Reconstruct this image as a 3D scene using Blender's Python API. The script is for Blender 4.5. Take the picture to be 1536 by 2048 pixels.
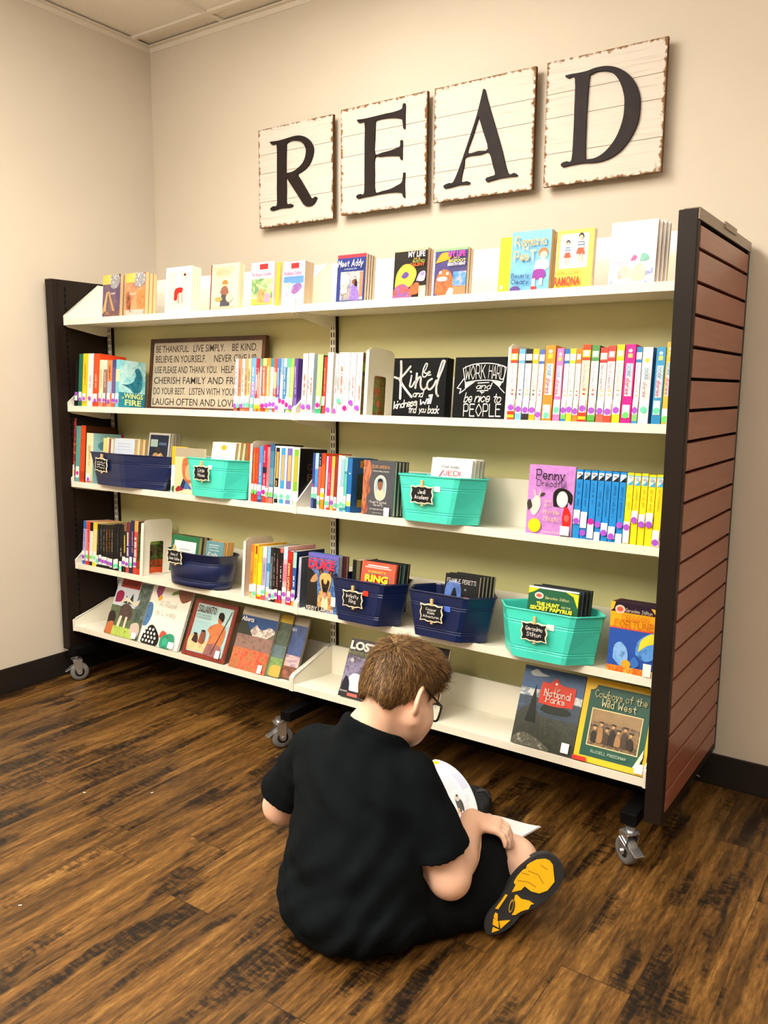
import bpy, bmesh, math, random
import numpy as np
from mathutils import Matrix, Vector, noise

# ------------------------------------------------------------------ scene, camera, light
for o in list(bpy.data.objects):
    bpy.data.objects.remove(o, do_unlink=True)
SC = bpy.context.scene
COL = SC.collection
R = math.radians

cam_d = bpy.data.cameras.new('camera')
cam_d.sensor_fit = 'VERTICAL'
cam_d.sensor_height = 24.0
cam_d.lens = 24.0 * 1665.79 / 2048.0
cam_d.clip_start = 0.05
cam = bpy.data.objects.new('camera', cam_d)
COL.objects.link(cam)
cam.location = (3.0272, -2.1132, 1.2475)
cam.rotation_euler = (R(81.4436), R(-0.4526), R(34.4691))
SC.camera = cam

SC.view_settings.view_transform = 'Standard'
SC.view_settings.look = 'None'
SC.view_settings.gamma = 1.0
SC.view_settings.use_curve_mapping = False
SC.view_settings.exposure = 0.66

w = bpy.data.worlds.new('world')
SC.world = w
w.use_nodes = True
w.node_tree.nodes['Background'].inputs['Color'].default_value = (1.0, 0.93, 0.82, 1)
w.node_tree.nodes['Background'].inputs['Strength'].default_value = 0.05


def area(name, loc, sx, sy, power, col, rot=(0, 0, 0)):
    d = bpy.data.lights.new(name, 'AREA')
    d.shape = 'RECTANGLE'
    d.size, d.size_y = sx, sy
    d.energy = power
    d.color = col
    o = bpy.data.objects.new(name, d)
    o.location = loc
    o.rotation_euler = rot
    COL.objects.link(o)
    return o


# ceiling troffers (60 x 120 cm) sitting in the suspended ceiling
WARM = (1.0, 0.965, 0.91)
area('ceiling_troffer_light', (1.305, -0.80, 2.70), 0.58, 1.18, 32, WARM)
area('ceiling_troffer_light', (3.745, -0.80, 2.70), 0.58, 1.18, 10, WARM)
area('ceiling_troffer_light', (1.305, -3.24, 2.70), 0.58, 1.18, 42, WARM)
area('ceiling_troffer_light', (3.745, -3.24, 2.70), 0.58, 1.18, 15, WARM)
# upward fill light without a fixture, added out of view to brighten the ceiling
area('ceiling_fill_light', (1.70, -2.50, 2.20), 2.40, 0.25, 120, WARM, (math.pi, 0, 0))

# ------------------------------------------------------------------ materials
MATS = {}


def lin(h):
    if not isinstance(h, str):
        return (*h[:3], 1.0)
    h = h.lstrip('#')
    v = [int(h[i:i + 2], 16) / 255 for i in (0, 2, 4)]
    return tuple((c / 12.92 if c <= 0.04045 else ((c + 0.055) / 1.055) ** 2.4) for c in v) + (1.0,)


def mat(col, rough=0.45, spec=0.4, metal=0.0, name=None):
    key = (col, rough, spec, metal)
    if key in MATS:
        return MATS[key]
    m = bpy.data.materials.new(name or 'paint')
    m.use_nodes = True
    b = m.node_tree.nodes['Principled BSDF']
    b.inputs['Base Color'].default_value = lin(col)
    b.inputs['Roughness'].default_value = rough
    b.inputs['Specular IOR Level'].default_value = spec
    b.inputs['Metallic'].default_value = metal
    MATS[key] = m
    return m


def nodes_of(m):
    nt = m.node_tree
    return nt, nt.nodes, nt.links, nt.nodes['Principled BSDF']


def ramp_node(N, cols):
    r = N.new('ShaderNodeValToRGB')
    el = r.color_ramp.elements
    while len(el) > 1:
        el.remove(el[-1])
    for i, (p, c) in enumerate(cols):
        e = el[0] if i == 0 else el.new(p)
        e.position = p
        e.color = lin(c)
    return r


def mapped(N, L, scale, kind='Object'):
    tc = N.new('ShaderNodeTexCoord')
    mp = N.new('ShaderNodeMapping')
    mp.inputs['Scale'].default_value = scale
    L.new(tc.outputs[kind], mp.inputs['Vector'])
    return mp


def art(cols, scale=40.0, stretch=(1, 1, 1), rough=0.35, seed=0.0, detail=4):
    """printed picture: soft blotches of several inks"""
    key = ('art', tuple(cols), scale, stretch, seed)
    if key in MATS:
        return MATS[key]
    m = bpy.data.materials.new('printed_picture')
    m.use_nodes = True
    nt, N, L, b = nodes_of(m)
    mp = mapped(N, L, stretch)
    mp.inputs['Location'].default_value = (seed, seed * 0.7, seed * 1.3)
    nz = N.new('ShaderNodeTexNoise')
    nz.inputs['Scale'].default_value = scale
    nz.inputs['Detail'].default_value = detail
    nz.inputs['Roughness'].default_value = 0.6
    L.new(mp.outputs[0], nz.inputs['Vector'])
    n = len(cols)
    rp = ramp_node(N, [(0.28 + 0.44 * i / max(1, n - 1), c) for i, c in enumerate(cols)])
    L.new(nz.outputs['Fac'], rp.inputs['Fac'])
    L.new(rp.outputs[0], b.inputs['Base Color'])
    b.inputs['Roughness'].default_value = rough
    MATS[key] = m
    return m


def noisy(name, c1, c2, scale, rough=0.5, bump=0.0, bscale=None, spec=0.4, stretch=(1, 1, 1), metal=0.0):
    m = bpy.data.materials.new(name)
    m.use_nodes = True
    nt, N, L, b = nodes_of(m)
    mp = mapped(N, L, stretch)
    nz = N.new('ShaderNodeTexNoise')
    nz.inputs['Scale'].default_value = scale
    nz.inputs['Detail'].default_value = 5
    L.new(mp.outputs[0], nz.inputs['Vector'])
    rp = ramp_node(N, [(0.3, c1), (0.7, c2)])
    L.new(nz.outputs['Fac'], rp.inputs['Fac'])
    L.new(rp.outputs[0], b.inputs['Base Color'])
    b.inputs['Roughness'].default_value = rough
    b.inputs['Specular IOR Level'].default_value = spec
    b.inputs['Metallic'].default_value = metal
    if bump:
        n2 = N.new('ShaderNodeTexNoise')
        n2.inputs['Scale'].default_value = bscale or scale * 6
        n2.inputs['Detail'].default_value = 3
        L.new(mp.outputs[0], n2.inputs['Vector'])
        bp = N.new('ShaderNodeBump')
        bp.inputs['Strength'].default_value = bump
        bp.inputs['Distance'].default_value = 0.002
        L.new(n2.outputs['Fac'], bp.inputs['Height'])
        L.new(bp.outputs[0], b.inputs['Normal'])
    return m


def floor_material():
    m = bpy.data.materials.new('dark_wood_planks')
    m.use_nodes = True
    nt, N, L, b = nodes_of(m)

    def math_(op, a=None, c=None, v=None):
        n = N.new('ShaderNodeMath')
        n.operation = op
        if a is not None:
            if isinstance(a, (int, float)):
                n.inputs[0].default_value = a
            else:
                L.new(a, n.inputs[0])
        if c is not None:
            if isinstance(c, (int, float)):
                n.inputs[1].default_value = c
            else:
                L.new(c, n.inputs[1])
        return n.outputs[0]

    tc = N.new('ShaderNodeTexCoord')
    sp = N.new('ShaderNodeSeparateXYZ')
    L.new(tc.outputs['Object'], sp.inputs[0])
    X, Y = sp.outputs[0], sp.outputs[1]
    px = math_('DIVIDE', math_('ADD', X, 0.020), 0.1525)
    idx = math_('FLOOR', px)
    fx = math_('FRACT', px)
    wn = N.new('ShaderNodeTexWhiteNoise')
    wn.noise_dimensions = '1D'
    L.new(idx, wn.inputs['W'])
    off = math_('MULTIPLY', wn.outputs['Value'], 1.22)
    py = math_('DIVIDE', math_('ADD', Y, off), 1.22)
    idy = math_('FLOOR', py)
    fy = math_('FRACT', py)
    wn2 = N.new('ShaderNodeTexWhiteNoise')
    wn2.noise_dimensions = '2D'
    cb = N.new('ShaderNodeCombineXYZ')
    L.new(idx, cb.inputs[0])
    L.new(idy, cb.inputs[1])
    L.new(cb.outputs[0], wn2.inputs['Vector'])
    rnd = wn2.outputs['Value']
    # grain coordinates, long in Y, shifted per plank
    g = N.new('ShaderNodeCombineXYZ')
    L.new(math_('MULTIPLY', X, 1.0), g.inputs[0])
    L.new(math_('ADD', math_('MULTIPLY', Y, 0.075), math_('MULTIPLY', rnd, 7.0)), g.inputs[1])
    L.new(math_('MULTIPLY', rnd, 11.0), g.inputs[2])

    def nz(scale, detail, rough=0.6, vec=None, dist=0.0):
        n = N.new('ShaderNodeTexNoise')
        n.inputs['Scale'].default_value = scale
        n.inputs['Detail'].default_value = detail
        n.inputs['Roughness'].default_value = rough
        n.inputs['Distortion'].default_value = dist
        L.new(vec or g.outputs[0], n.inputs['Vector'])
        return n.outputs['Fac']

    fine = nz(75, 6, 0.7)
    mid = nz(22, 4, 0.6, dist=0.6)
    big = nz(7, 3, 0.55)
    # saw-cut cross marks: short in Y, present in blotchy patches
    g2 = N.new('ShaderNodeCombineXYZ')
    L.new(math_('MULTIPLY', X, 0.35), g2.inputs[0])
    L.new(math_('ADD', Y, math_('MULTIPLY', rnd, 3.0)), g2.inputs[1])
    saw = nz(85, 3, 0.6, vec=g2.outputs[0], dist=0.3)
    g3 = N.new('ShaderNodeCombineXYZ')
    L.new(X, g3.inputs[0])
    L.new(math_('MULTIPLY', Y, 0.22), g3.inputs[1])
    L.new(math_('MULTIPLY', rnd, 5.0), g3.inputs[2])
    patch = nz(13, 3, 0.55, vec=g3.outputs[0])
    pr = ramp_node(N, [(0.52, '#000000'), (0.60, '#ffffff')])
    L.new(patch, pr.inputs['Fac'])
    sr = ramp_node(N, [(0.42, '#000000'), (0.60, '#ffffff')])
    L.new(saw, sr.inputs['Fac'])
    sawm = math_('MULTIPLY', pr.outputs[0], math_('ADD', math_('MULTIPLY', sr.outputs[0], 0.65), 0.35))
    # tone
    t = math_('ADD', math_('MULTIPLY', fine, 0.62), math_('MULTIPLY', mid, 0.55))
    t = math_('ADD', t, math_('MULTIPLY', big, 0.30))
    t = math_('ADD', t, math_('MULTIPLY', rnd, 0.07))
    streak = nz(150, 3, 0.7, vec=g3.outputs[0])
    t = math_('ADD', t, math_('MULTIPLY', streak, 0.34))
    t = math_('SUBTRACT', t, math_('MULTIPLY', sawm, 0.24))
    t = math_('SUBTRACT', t, 0.385)
    rp = ramp_node(N, [(0.28, '#120b05'), (0.39, '#2d1d0c'), (0.51, '#503616'), (0.64, '#735024'), (0.82, '#97733c')])
    L.new(t, rp.inputs['Fac'])
    # seams
    ex = math_('MINIMUM', fx, math_('SUBTRACT', 1.0, fx))
    ey = math_('MINIMUM', fy, math_('SUBTRACT', 1.0, fy))
    sx = math_('LESS_THAN', ex, 0.007)
    sy = math_('LESS_THAN', ey, 0.0014)
    seam = math_('MAXIMUM', sx, sy)
    mx = N.new('ShaderNodeMix')
    mx.data_type = 'RGBA'
    L.new(math_('MULTIPLY', seam, 0.55), mx.inputs[0])
    L.new(rp.outputs[0], mx.inputs[6])
    mx.inputs[7].default_value = lin('#170e08')
    L.new(mx.outputs[2], b.inputs['Base Color'])
    rr = math_('ADD', math_('MULTIPLY', fine, 0.18), 0.31)
    L.new(rr, b.inputs['Roughness'])
    b.inputs['Specular IOR Level'].default_value = 0.42
    bp = N.new('ShaderNodeBump')
    bp.inputs['Strength'].default_value = 0.25
    bp.inputs['Distance'].default_value = 0.002
    L.new(math_('SUBTRACT', fine, math_('MULTIPLY', seam, 0.8)), bp.inputs['Height'])
    L.new(bp.outputs[0], b.inputs['Normal'])
    return m


def plank_board_material():
    """whitewashed planks: browned, chipped edges (object space is the board: x, z from 0 to S)"""
    m = bpy.data.materials.new('whitewashed_plank')
    m.use_nodes = True
    nt, N, L, b = nodes_of(m)
    tc = N.new('ShaderNodeTexCoord')
    sp = N.new('ShaderNodeSeparateXYZ')
    L.new(tc.outputs['Object'], sp.inputs[0])

    def mm(op, a, c):
        n = N.new('ShaderNodeMath')
        n.operation = op
        for i, v in enumerate((a, c)):
            if isinstance(v, (int, float)):
                n.inputs[i].default_value = v
            else:
                L.new(v, n.inputs[i])
        return n.outputs[0]
    S_ = 0.378
    ex = mm('MINIMUM', sp.outputs[0], mm('SUBTRACT', S_, sp.outputs[0]))
    ez = mm('MINIMUM', sp.outputs[2], mm('SUBTRACT', S_, sp.outputs[2]))
    e = mm('MINIMUM', ex, ez)
    corner = mm('ADD', ex, ez)
    nz = N.new('ShaderNodeTexNoise')
    nz.inputs['Scale'].default_value = 60
    nz.inputs['Detail'].default_value = 6
    oi = N.new('ShaderNodeObjectInfo')
    va = N.new('ShaderNodeVectorMath')
    va.operation = 'ADD'
    L.new(tc.outputs['Object'], va.inputs[0])
    L.new(oi.outputs['Location'], va.inputs[1])
    L.new(va.outputs[0], nz.inputs['Vector'])
    d = mm('MINIMUM', e, mm('MULTIPLY', corner, 0.34))
    k = mm('SUBTRACT', mm('MULTIPLY', nz.outputs['Fac'], 0.040), mm('ADD', d, 0.0135))
    rp = ramp_node(N, [(0.0, '#d9d0c2'), (0.30, '#d9d0c2'), (0.55, '#8a6238'), (1.0, '#5f3d1c')])
    L.new(mm('MULTIPLY', mm('ADD', k, 0.006), 50.0), rp.inputs['Fac'])
    # faint horizontal brush streaks
    mp = N.new('ShaderNodeMapping')
    mp.inputs['Scale'].default_value = (6, 6, 160)
    L.new(va.outputs[0], mp.inputs['Vector'])
    n2 = N.new('ShaderNodeTexNoise')
    n2.inputs['Scale'].default_value = 1.2
    n2.inputs['Detail'].default_value = 4
    L.new(mp.outputs[0], n2.inputs['Vector'])
    r2 = ramp_node(N, [(0.25, '#b9ab96'), (0.45, '#ffffff')])
    L.new(n2.outputs['Fac'], r2.inputs['Fac'])
    mx = N.new('ShaderNodeMix')
    mx.data_type = 'RGBA'
    mx.blend_type = 'MULTIPLY'
    mx.inputs[0].default_value = 0.35
    L.new(rp.outputs[0], mx.inputs[6])
    L.new(r2.outputs[0], mx.inputs[7])
    L.new(mx.outputs[2], b.inputs['Base Color'])
    b.inputs['Roughness'].default_value = 0.75
    return m


def stripes_material(name, c1, c2, scale, axis):
    m = bpy.data.materials.new(name)
    m.use_nodes = True
    nt, N, L, b = nodes_of(m)
    s = [1, 1, 1]
    s[axis] = scale
    mp = mapped(N, L, tuple(s))
    nz = N.new('ShaderNodeTexNoise')
    nz.inputs['Scale'].default_value = 1.0
    nz.inputs['Detail'].default_value = 3
    L.new(mp.outputs[0], nz.inputs['Vector'])
    rp = ramp_node(N, [(0.35, c1), (0.65, c2)])
    L.new(nz.outputs['Fac'], rp.inputs['Fac'])
    L.new(rp.outputs[0], b.inputs['Base Color'])
    b.inputs['Roughness'].default_value = 0.8
    return m


def glass_material():
    m = bpy.data.materials.new('clear_lens')
    m.use_nodes = True
    b = m.node_tree.nodes['Principled BSDF']
    b.inputs['Base Color'].default_value = (0.97, 1, 0.98, 1)
    b.inputs['Roughness'].default_value = 0.02
    b.inputs['Transmission Weight'].default_value = 1.0
    b.inputs['IOR'].default_value = 1.08
    return m


M_WALL = noisy('cream_wall_paint', '#d2c7b4', '#d6cbb8', 3.0, rough=0.6, bump=0.06, bscale=260, spec=0.25)
M_CEIL = noisy('ceiling_tile', '#efe6d8', '#e6dccb', 160, rough=0.9, bump=0.3, bscale=300, spec=0.1)
M_TBAR = mat('#e3d8c6', 0.5)
M_BASE = mat('#1e1813', 0.5)
M_CREAM = noisy('cream_enamel', '#ece7d6', '#efebdb', 4.0, rough=0.32, spec=0.5)
M_BACK = noisy('cream_back_panel', '#c9c690', '#cdca95', 3.0, rough=0.45, spec=0.35)
M_DARK = noisy('dark_bronze_enamel', '#1a110c', '#201610', 5.0, rough=0.5, spec=0.22)
M_BLACK = mat('#070606', 0.7, 0.1)
M_SLAT = noisy('mahogany_laminate', '#8d523e', '#9b5f48', 6.0, rough=0.30, spec=0.55, stretch=(1, 1, 14))
M_CAP = mat('#8d7b66', 0.35, 0.5)
M_STEEL = mat('#c9ccd0', 0.25, 0.5, 0.9)
M_RUBBER = mat('#6c6a66', 0.5)
M_WHITE = mat('#f4f0ea', 0.5)
M_PAGE = stripes_material('page_edges', '#e3d3ae', '#f2e6c8', 900, 0)
M_PAGE_TAN = stripes_material('yellowed_page_edges', '#cfae78', '#e4c893', 900, 0)


# ------------------------------------------------------------------ mesh builder
class MB:
    def __init__(self):
        self.v, self.f, self.mi, self.mats = [], [], [], []

    def m(self, material):
        if material not in self.mats:
            self.mats.append(material)
        return self.mats.index(material)

    def add(self, verts, faces, material):
        b = len(self.v)
        k = self.m(material)
        self.v.extend([tuple(p) for p in verts])
        for f in faces:
            self.f.append([b + i for i in f])
            self.mi.append(k)
        return self

    def box(self, x0, x1, y0, y1, z0, z1, material, bev=0.0, M=None):
        if bev > 0:
            bm = bmesh.new()
            bmesh.ops.create_cube(bm, size=1.0)
            for v in bm.verts:
                v.co = Vector(((x0 + x1) / 2 + v.co.x * (x1 - x0), (y0 + y1) / 2 + v.co.y * (y1 - y0), (z0 + z1) / 2 + v.co.z * (z1 - z0)))
            bmesh.ops.bevel(bm, geom=bm.edges[:], offset=bev, segments=2, affect='EDGES', profile=0.5)
            bm.verts.index_update()
            vs = [v.co.copy() for v in bm.verts]
            fs = [[v.index for v in f.verts] for f in bm.faces]
            bm.free()
        else:
            vs = [Vector(p) for p in ((x0, y0, z0), (x1, y0, z0), (x1, y1, z0), (x0, y1, z0), (x0, y0, z1), (x1, y0, z1), (x1, y1, z1), (x0, y1, z1))]
            fs = [(0, 3, 2, 1), (4, 5, 6, 7), (0, 1, 5, 4), (1, 2, 6, 5), (2, 3, 7, 6), (3, 0, 4, 7)]
        if M:
            vs = [M @ p for p in vs]
        return self.add(vs, fs, material)

    def prism(self, pts, y0, y1, material, M=None, plane='xz'):
        """polygon (2D) extruded; plane xz extrudes along y, yz along x, xy along z"""
        n = len(pts)
        def P(p, t):
            if plane == 'xz':
                q = Vector((p[0], t, p[1]))
            elif plane == 'yz':
                q = Vector((t, p[0], p[1]))
            else:
                q = Vector((p[0], p[1], t))
            return M @ q if M else q
        vs = [P(p, y0) for p in pts] + [P(p, y1) for p in pts]
        fs = [list(range(n)), [n + i for i in reversed(range(n))]]
        for i in range(n):
            j = (i + 1) % n
            fs.append([j, i, n + i, n + j])
        return self.add(vs, fs, material)

    def ring_prism(self, outer, inner, y0, y1, material, bev=0.0, M=None):
        """outline with a hole, extruded along y (fill made by triangulation)"""
        bm = bmesh.new()
        edges = []
        loops = []
        for loop in ([outer] + ([inner] if inner else [])):
            vs = [bm.verts.new((p[0], y0, p[1])) for p in loop]
            loops.append(vs)
            for i in range(len(vs)):
                edges.append(bm.edges.new((vs[i], vs[(i + 1) % len(vs)])))
        bmesh.ops.triangle_fill(bm, edges=edges, use_beauty=True)
        bm.verts.index_update()
        front = [v.co.copy() for v in bm.verts]
        tris = [[v.index for v in f.verts] for f in bm.faces]
        lid = [[v.index for v in vs] for vs in loops]
        bm.free()
        n = len(front)
        if bev > 0:
            # inset front face a touch for a soft edge
            pass
        vs = front + [Vector((p.x, y1, p.z)) for p in front]
        fs = []
        for t in tris:
            a, b_, c = (front[i] for i in t)
            nrm = (b_ - a).cross(c - a)
            t2 = t if (nrm.y < 0) == (y0 < y1) else list(reversed(t))
            fs.append(t2)
            fs.append([n + i for i in reversed(t2)])
        for l in lid:
            for i in range(len(l)):
                j = (i + 1) % len(l)
                fs.append([l[i], l[j], n + l[j], n + l[i]])
        if M:
            vs = [M @ p for p in vs]
        return self.add(vs, fs, material)

    def tube(self, pts, rad, material, n=10, caps=True):
        pts = [Vector(p) for p in pts]
        rads = rad if isinstance(rad, (list, tuple)) else [rad] * len(pts)
        vs, fs = [], []
        ref = None
        for i, p in enumerate(pts):
            t = (pts[min(i + 1, len(pts) - 1)] - pts[max(i - 1, 0)]).normalized()
            if ref is None:
                ref = t.orthogonal().normalized()
            ref = (ref - t * ref.dot(t)).normalized()
            bi = t.cross(ref)
            for k in range(n):
                a = 2 * math.pi * k / n
                vs.append(p + (ref * math.cos(a) + bi * math.sin(a)) * rads[i])
        for i in range(len(pts) - 1):
            for k in range(n):
                k2 = (k + 1) % n
                fs.append([i * n + k, i * n + k2, (i + 1) * n + k2, (i + 1) * n + k])
        if caps:
            fs.append(list(reversed(range(n))))
            fs.append([(len(pts) - 1) * n + k for k in range(n)])
        return self.add(vs, fs, material)

    def lathe(self, prof, material, c=(0, 0, 0), axis='z', n=28):
        """profile of (radius, height) pairs turned about an axis through c"""
        vs, fs = [], []
        for (r, h) in prof:
            for k in range(n):
                a = 2 * math.pi * k / n
                p = (r * math.cos(a), r * math.sin(a), h)
                if axis == 'x':
                    p = (p[2], p[0], p[1])
                elif axis == 'y':
                    p = (p[0], p[2], p[1])
                vs.append((c[0] + p[0], c[1] + p[1], c[2] + p[2]))
        for i in range(len(prof) - 1):
            for k in range(n):
                k2 = (k + 1) % n
                fs.append([i * n + k, i * n + k2, (i + 1) * n + k2, (i + 1) * n + k])
        return self.add(vs, fs, material)

    def build(self, name, parent=None, smooth=False, M=None, loc=None):
        me = bpy.data.meshes.new(name)
        me.from_pydata([tuple(p) for p in self.v], [], self.f)
        for m_ in self.mats:
            me.materials.append(m_)
        me.polygons.foreach_set('material_index', self.mi)
        if smooth:
            me.polygons.foreach_set('use_smooth', [True] * len(me.polygons))
        me.update()
        o = bpy.data.objects.new(name, me)
        COL.objects.link(o)
        if parent:
            o.parent = parent
        if M is not None:
            o.matrix_basis = M
        if loc is not None:
            o.location = loc
        return o


def tag(o, label=None, cat=None, group=None, kind=None):
    if label:
        o['label'] = label
    if cat:
        o['category'] = cat
    if group:
        o['group'] = group
    if kind:
        o['kind'] = kind
    return o


def empty(name, M=None, loc=None):
    o = bpy.data.objects.new(name, None)
    o.empty_display_size = 0.02
    COL.objects.link(o)
    if M is not None:
        o.matrix_basis = M
    if loc is not None:
        o.location = loc
    return o


def structure(o):
    o['kind'] = 'structure'
    return o


# ------------------------------------------------------------------ lettering
_FONT = {}


def font_geo(s, bold=0.0):
    """triangles of the built-in sans face, cap height about 0.7 at size 1; returns verts, tris, xmin, xmax"""
    key = (s, bold)
    if key in _FONT:
        return _FONT[key]
    cu = bpy.data.curves.new('lettering', 'FONT')
    cu.body = s
    cu.size = 1.0
    cu.offset = bold
    cu.resolution_u = 3
    ob = bpy.data.objects.new('lettering', cu)
    COL.objects.link(ob)
    dg = bpy.context.evaluated_depsgraph_get()
    me = bpy.data.meshes.new_from_object(ob.evaluated_get(dg))
    vs = [(v.co.x, v.co.y) for v in me.vertices]
    fs = [list(p.vertices) for p in me.polygons]
    bpy.data.objects.remove(ob, do_unlink=True)
    bpy.data.meshes.remove(me)
    bpy.data.curves.remove(cu)
    xs = [p[0] for p in vs] or [0, 1]
    _FONT[key] = (vs, fs, min(xs), max(xs))
    return _FONT[key]


GLY = {
    'A': '02 39 62|14 54', 'B': '02 09|~09 39 58 47 36 06|~06 46 64 53 42 02', 'C': '~58 39 17 05 14 32 53', 'D': '02 09|~09 49 67 64 42 02',
    'E': '59 09 02 52|06 46', 'F': '59 09 02|06 46', 'G': '~58 39 17 05 14 32 52|52 55 35', 'H': '02 09|62 69|06 66', 'I': '02 09',
    'J': '~49 44 32 12 04', 'K': '02 09|59 05|26 52', 'L': '09 02 52', 'M': '02 09 35 69 62', 'N': '02 09 52 59',
    'O': '~39 17 05 14 32 54 65 57 39', 'P': '02 09|~09 49 57 45 05', 'Q': '~39 17 05 14 32 54 65 57 39|44 62', 'R': '02 09|~09 49 57 45 05|35 62',
    'S': '~58 39 18 17 45 54 53 32 03', 'T': '39 32|09 69', 'U': '~09 06 04 32 64 66 69', 'V': '09 32 69', 'W': '09 12 36 52 69', 'X': '09 62|02 69',
    'Y': '09 35 69|35 32', 'Z': '09 69 02 62',
    'a': '~45 26 04 22 43|46 42', 'b': '09 02|~05 36 44 22 03', 'c': '~45 26 04 22 43', 'd': '49 42|~45 26 04 22 43', 'e': '04 44|~44 36 16 04 22 43',
    'f': '~48 39 27 22|06 46', 'g': '46 41|~41 20 01|~45 26 04 22 43', 'h': '09 02|~04 26 45 42', 'i': '06 02|08 09', 'j': '26 21|~21 10 00|28 29',
    'k': '09 02|46 04|14 42', 'l': '09 02', 'm': '06 02|~04 26 35 32|~34 56 65 62', 'n': '06 02|~04 26 45 42', 'o': '~26 05 03 22 43 45 26',
    'p': '06 00|~05 36 44 22 03', 'q': '46 40|~45 26 04 22 43', 'r': '06 02|~04 26 36', 's': '~45 26 05 34 43 22 03', 't': '28 23|~23 32 42|06 46',
    'u': '~06 03 22 43|46 42', 'v': '06 22 46', 'w': '06 12 34 52 66', 'x': '06 42|02 46', 'y': '06 22|46 10', 'z': '06 46 02 42', '.': '02 03', ',': '12 00', "'": '09 08', '-': '05 35', '&': '~62 18 39 36 03 22 54',
}


def crom(pts, n=5):
    out = []
    P = [pts[0]] + list(pts) + [pts[-1]]
    for i in range(1, len(P) - 2):
        p0, p1, p2, p3 = P[i - 1], P[i], P[i + 1], P[i + 2]
        for k in range(n):
            t = k / n
            out.append(tuple(0.5 * (2 * b + (c - a) * t + (2 * a - 5 * b + 4 * c - d) * t * t + (-a + 3 * b - 3 * c + d) * t ** 3) for a, b, c, d in zip(p0, p1, p2, p3)))
    out.append(tuple(pts[-1]))
    return out


def stroke_geo(strokes, wd):
    """flat ribbons with round joints along 2D polylines"""
    vs, fs = [], []
    for st in strokes:
        n = len(st)
        for i in range(n - 1):
            (x0, y0), (x1, y1) = st[i][:2], st[i + 1][:2]
            w0 = wd * (st[i][2] if len(st[i]) > 2 else 1) / 2
            w1 = wd * (st[i + 1][2] if len(st[i + 1]) > 2 else 1) / 2
            dx, dy = x1 - x0, y1 - y0
            l = math.hypot(dx, dy) or 1e-9
            nx, ny = -dy / l, dx / l
            b = len(vs)
            vs += [(x0 + nx * w0, y0 + ny * w0), (x0 - nx * w0, y0 - ny * w0), (x1 - nx * w1, y1 - ny * w1), (x1 + nx * w1, y1 + ny * w1)]
            fs.append([b, b + 1, b + 2, b + 3])
        for p in st:
            r = wd * (p[2] if len(p) > 2 else 1) / 2
            b = len(vs)
            vs += [(p[0] + r * math.cos(a * math.pi / 3), p[1] + r * math.sin(a * math.pi / 3)) for a in range(6)]
            fs.append([b, b + 1, b + 2, b + 3, b + 4, b + 5])
    return vs, fs


def hand_geo(s, wd=0.13, serif=False, slant=0.0, gap=2.0, jitter=0.0, seed=1):
    """single-stroke lettering; cap height 1, baseline 0"""
    rnd = random.Random(seed)
    strokes = []
    x = 0.0
    for ch in s:
        if ch == ' ':
            x += 4.0
            continue
        g = GLY.get(ch)
        if g is None:
            x += 3.0
            continue
        mx = 0
        jy = rnd.uniform(-jitter, jitter)
        for part in g.split('|'):
            cv = part[0] == '~'
            pts = [(int(q[0]), int(q[1]) - 2) for q in part.lstrip('~').split()]
            mx = max(mx, max(p[0] for p in pts))
            if serif and not cv:
                for p, q in ((pts[0], pts[1]), (pts[-1], pts[-2])):
                    if p[1] in (0, 7, 4) and abs(p[0] - q[0]) < 4 and abs(p[1] - q[1]) > 2:
                        strokes.append([((x + p[0] - 1.1) / 7, p[1] / 7, 0.55), ((x + p[0] + 1.1) / 7, p[1] / 7, 0.55)])
            if cv:
                pts = crom(pts, 4)
            strokes.append([((x + p[0] + slant * p[1]) / 7, (p[1] + jy) / 7) for p in pts])
        x += mx + gap
    vs, fs = stroke_geo(strokes, wd)
    xs = [p[0] for p in vs] or [0, 1]
    return vs, fs, min(xs), max(xs)


def place_text(mb, material, s, fit, frame, style='sans', wd=0.13, bold=0.0, slant=0.0, rot=0.0, seed=1, gap=2.0, serif=False, jitter=0.0):
    """fit = (u_left, v_base, width or None, cap_height); frame(u, v) -> 3D point"""
    if style == 'sans':
        vs, fs, a, b = font_geo(s, bold)
        vs = [((p[0] - a), p[1] / 0.70) for p in vs]
        wid = (b - a)
        ky = 0.70
    else:
        vs, fs, a, b = hand_geo(s, wd, serif or style == 'serif', slant, gap, jitter, seed)
        vs = [(p[0] - a, p[1]) for p in vs]
        wid = b - a
        ky = 1.0
    u0, v0, W, H = fit
    kx = (W / wid) if W else H * (1.0 if style != 'sans' else 1 / 0.70)
    ca, sa = math.cos(rot), math.sin(rot)
    P = []
    for (x, y) in vs:
        X, Y = x * kx, y * H
        P.append(frame(u0 + X * ca - Y * sa, v0 + X * sa + Y * ca))
    mb.add(P, fs, material)


# ------------------------------------------------------------------ the room
XL, YW, ZC = -0.0741, 0.552, 2.7177
XR, YF = 6.2, -6.4
mb = MB()
mb.box(XL - 0.1, XR + 0.1, YF - 0.1, YW + 0.1, -0.06, 0.0, floor_material())
structure(mb.build('floor'))
for nm, a in (('wall_back', (XL - 0.1, XR + 0.1, YW, YW + 0.1)), ('wall_left', (XL - 0.1, XL, YF, YW)), ('wall_right', (XR, XR + 0.1, YF, YW)), ('wall_front', (XL - 0.1, XR + 0.1, YF - 0.1, YF))):
    mb = MB()
    mb.box(a[0], a[1], a[2], a[3], 0, ZC + 0.02, M_WALL)
    structure(mb.build(nm))
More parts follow.
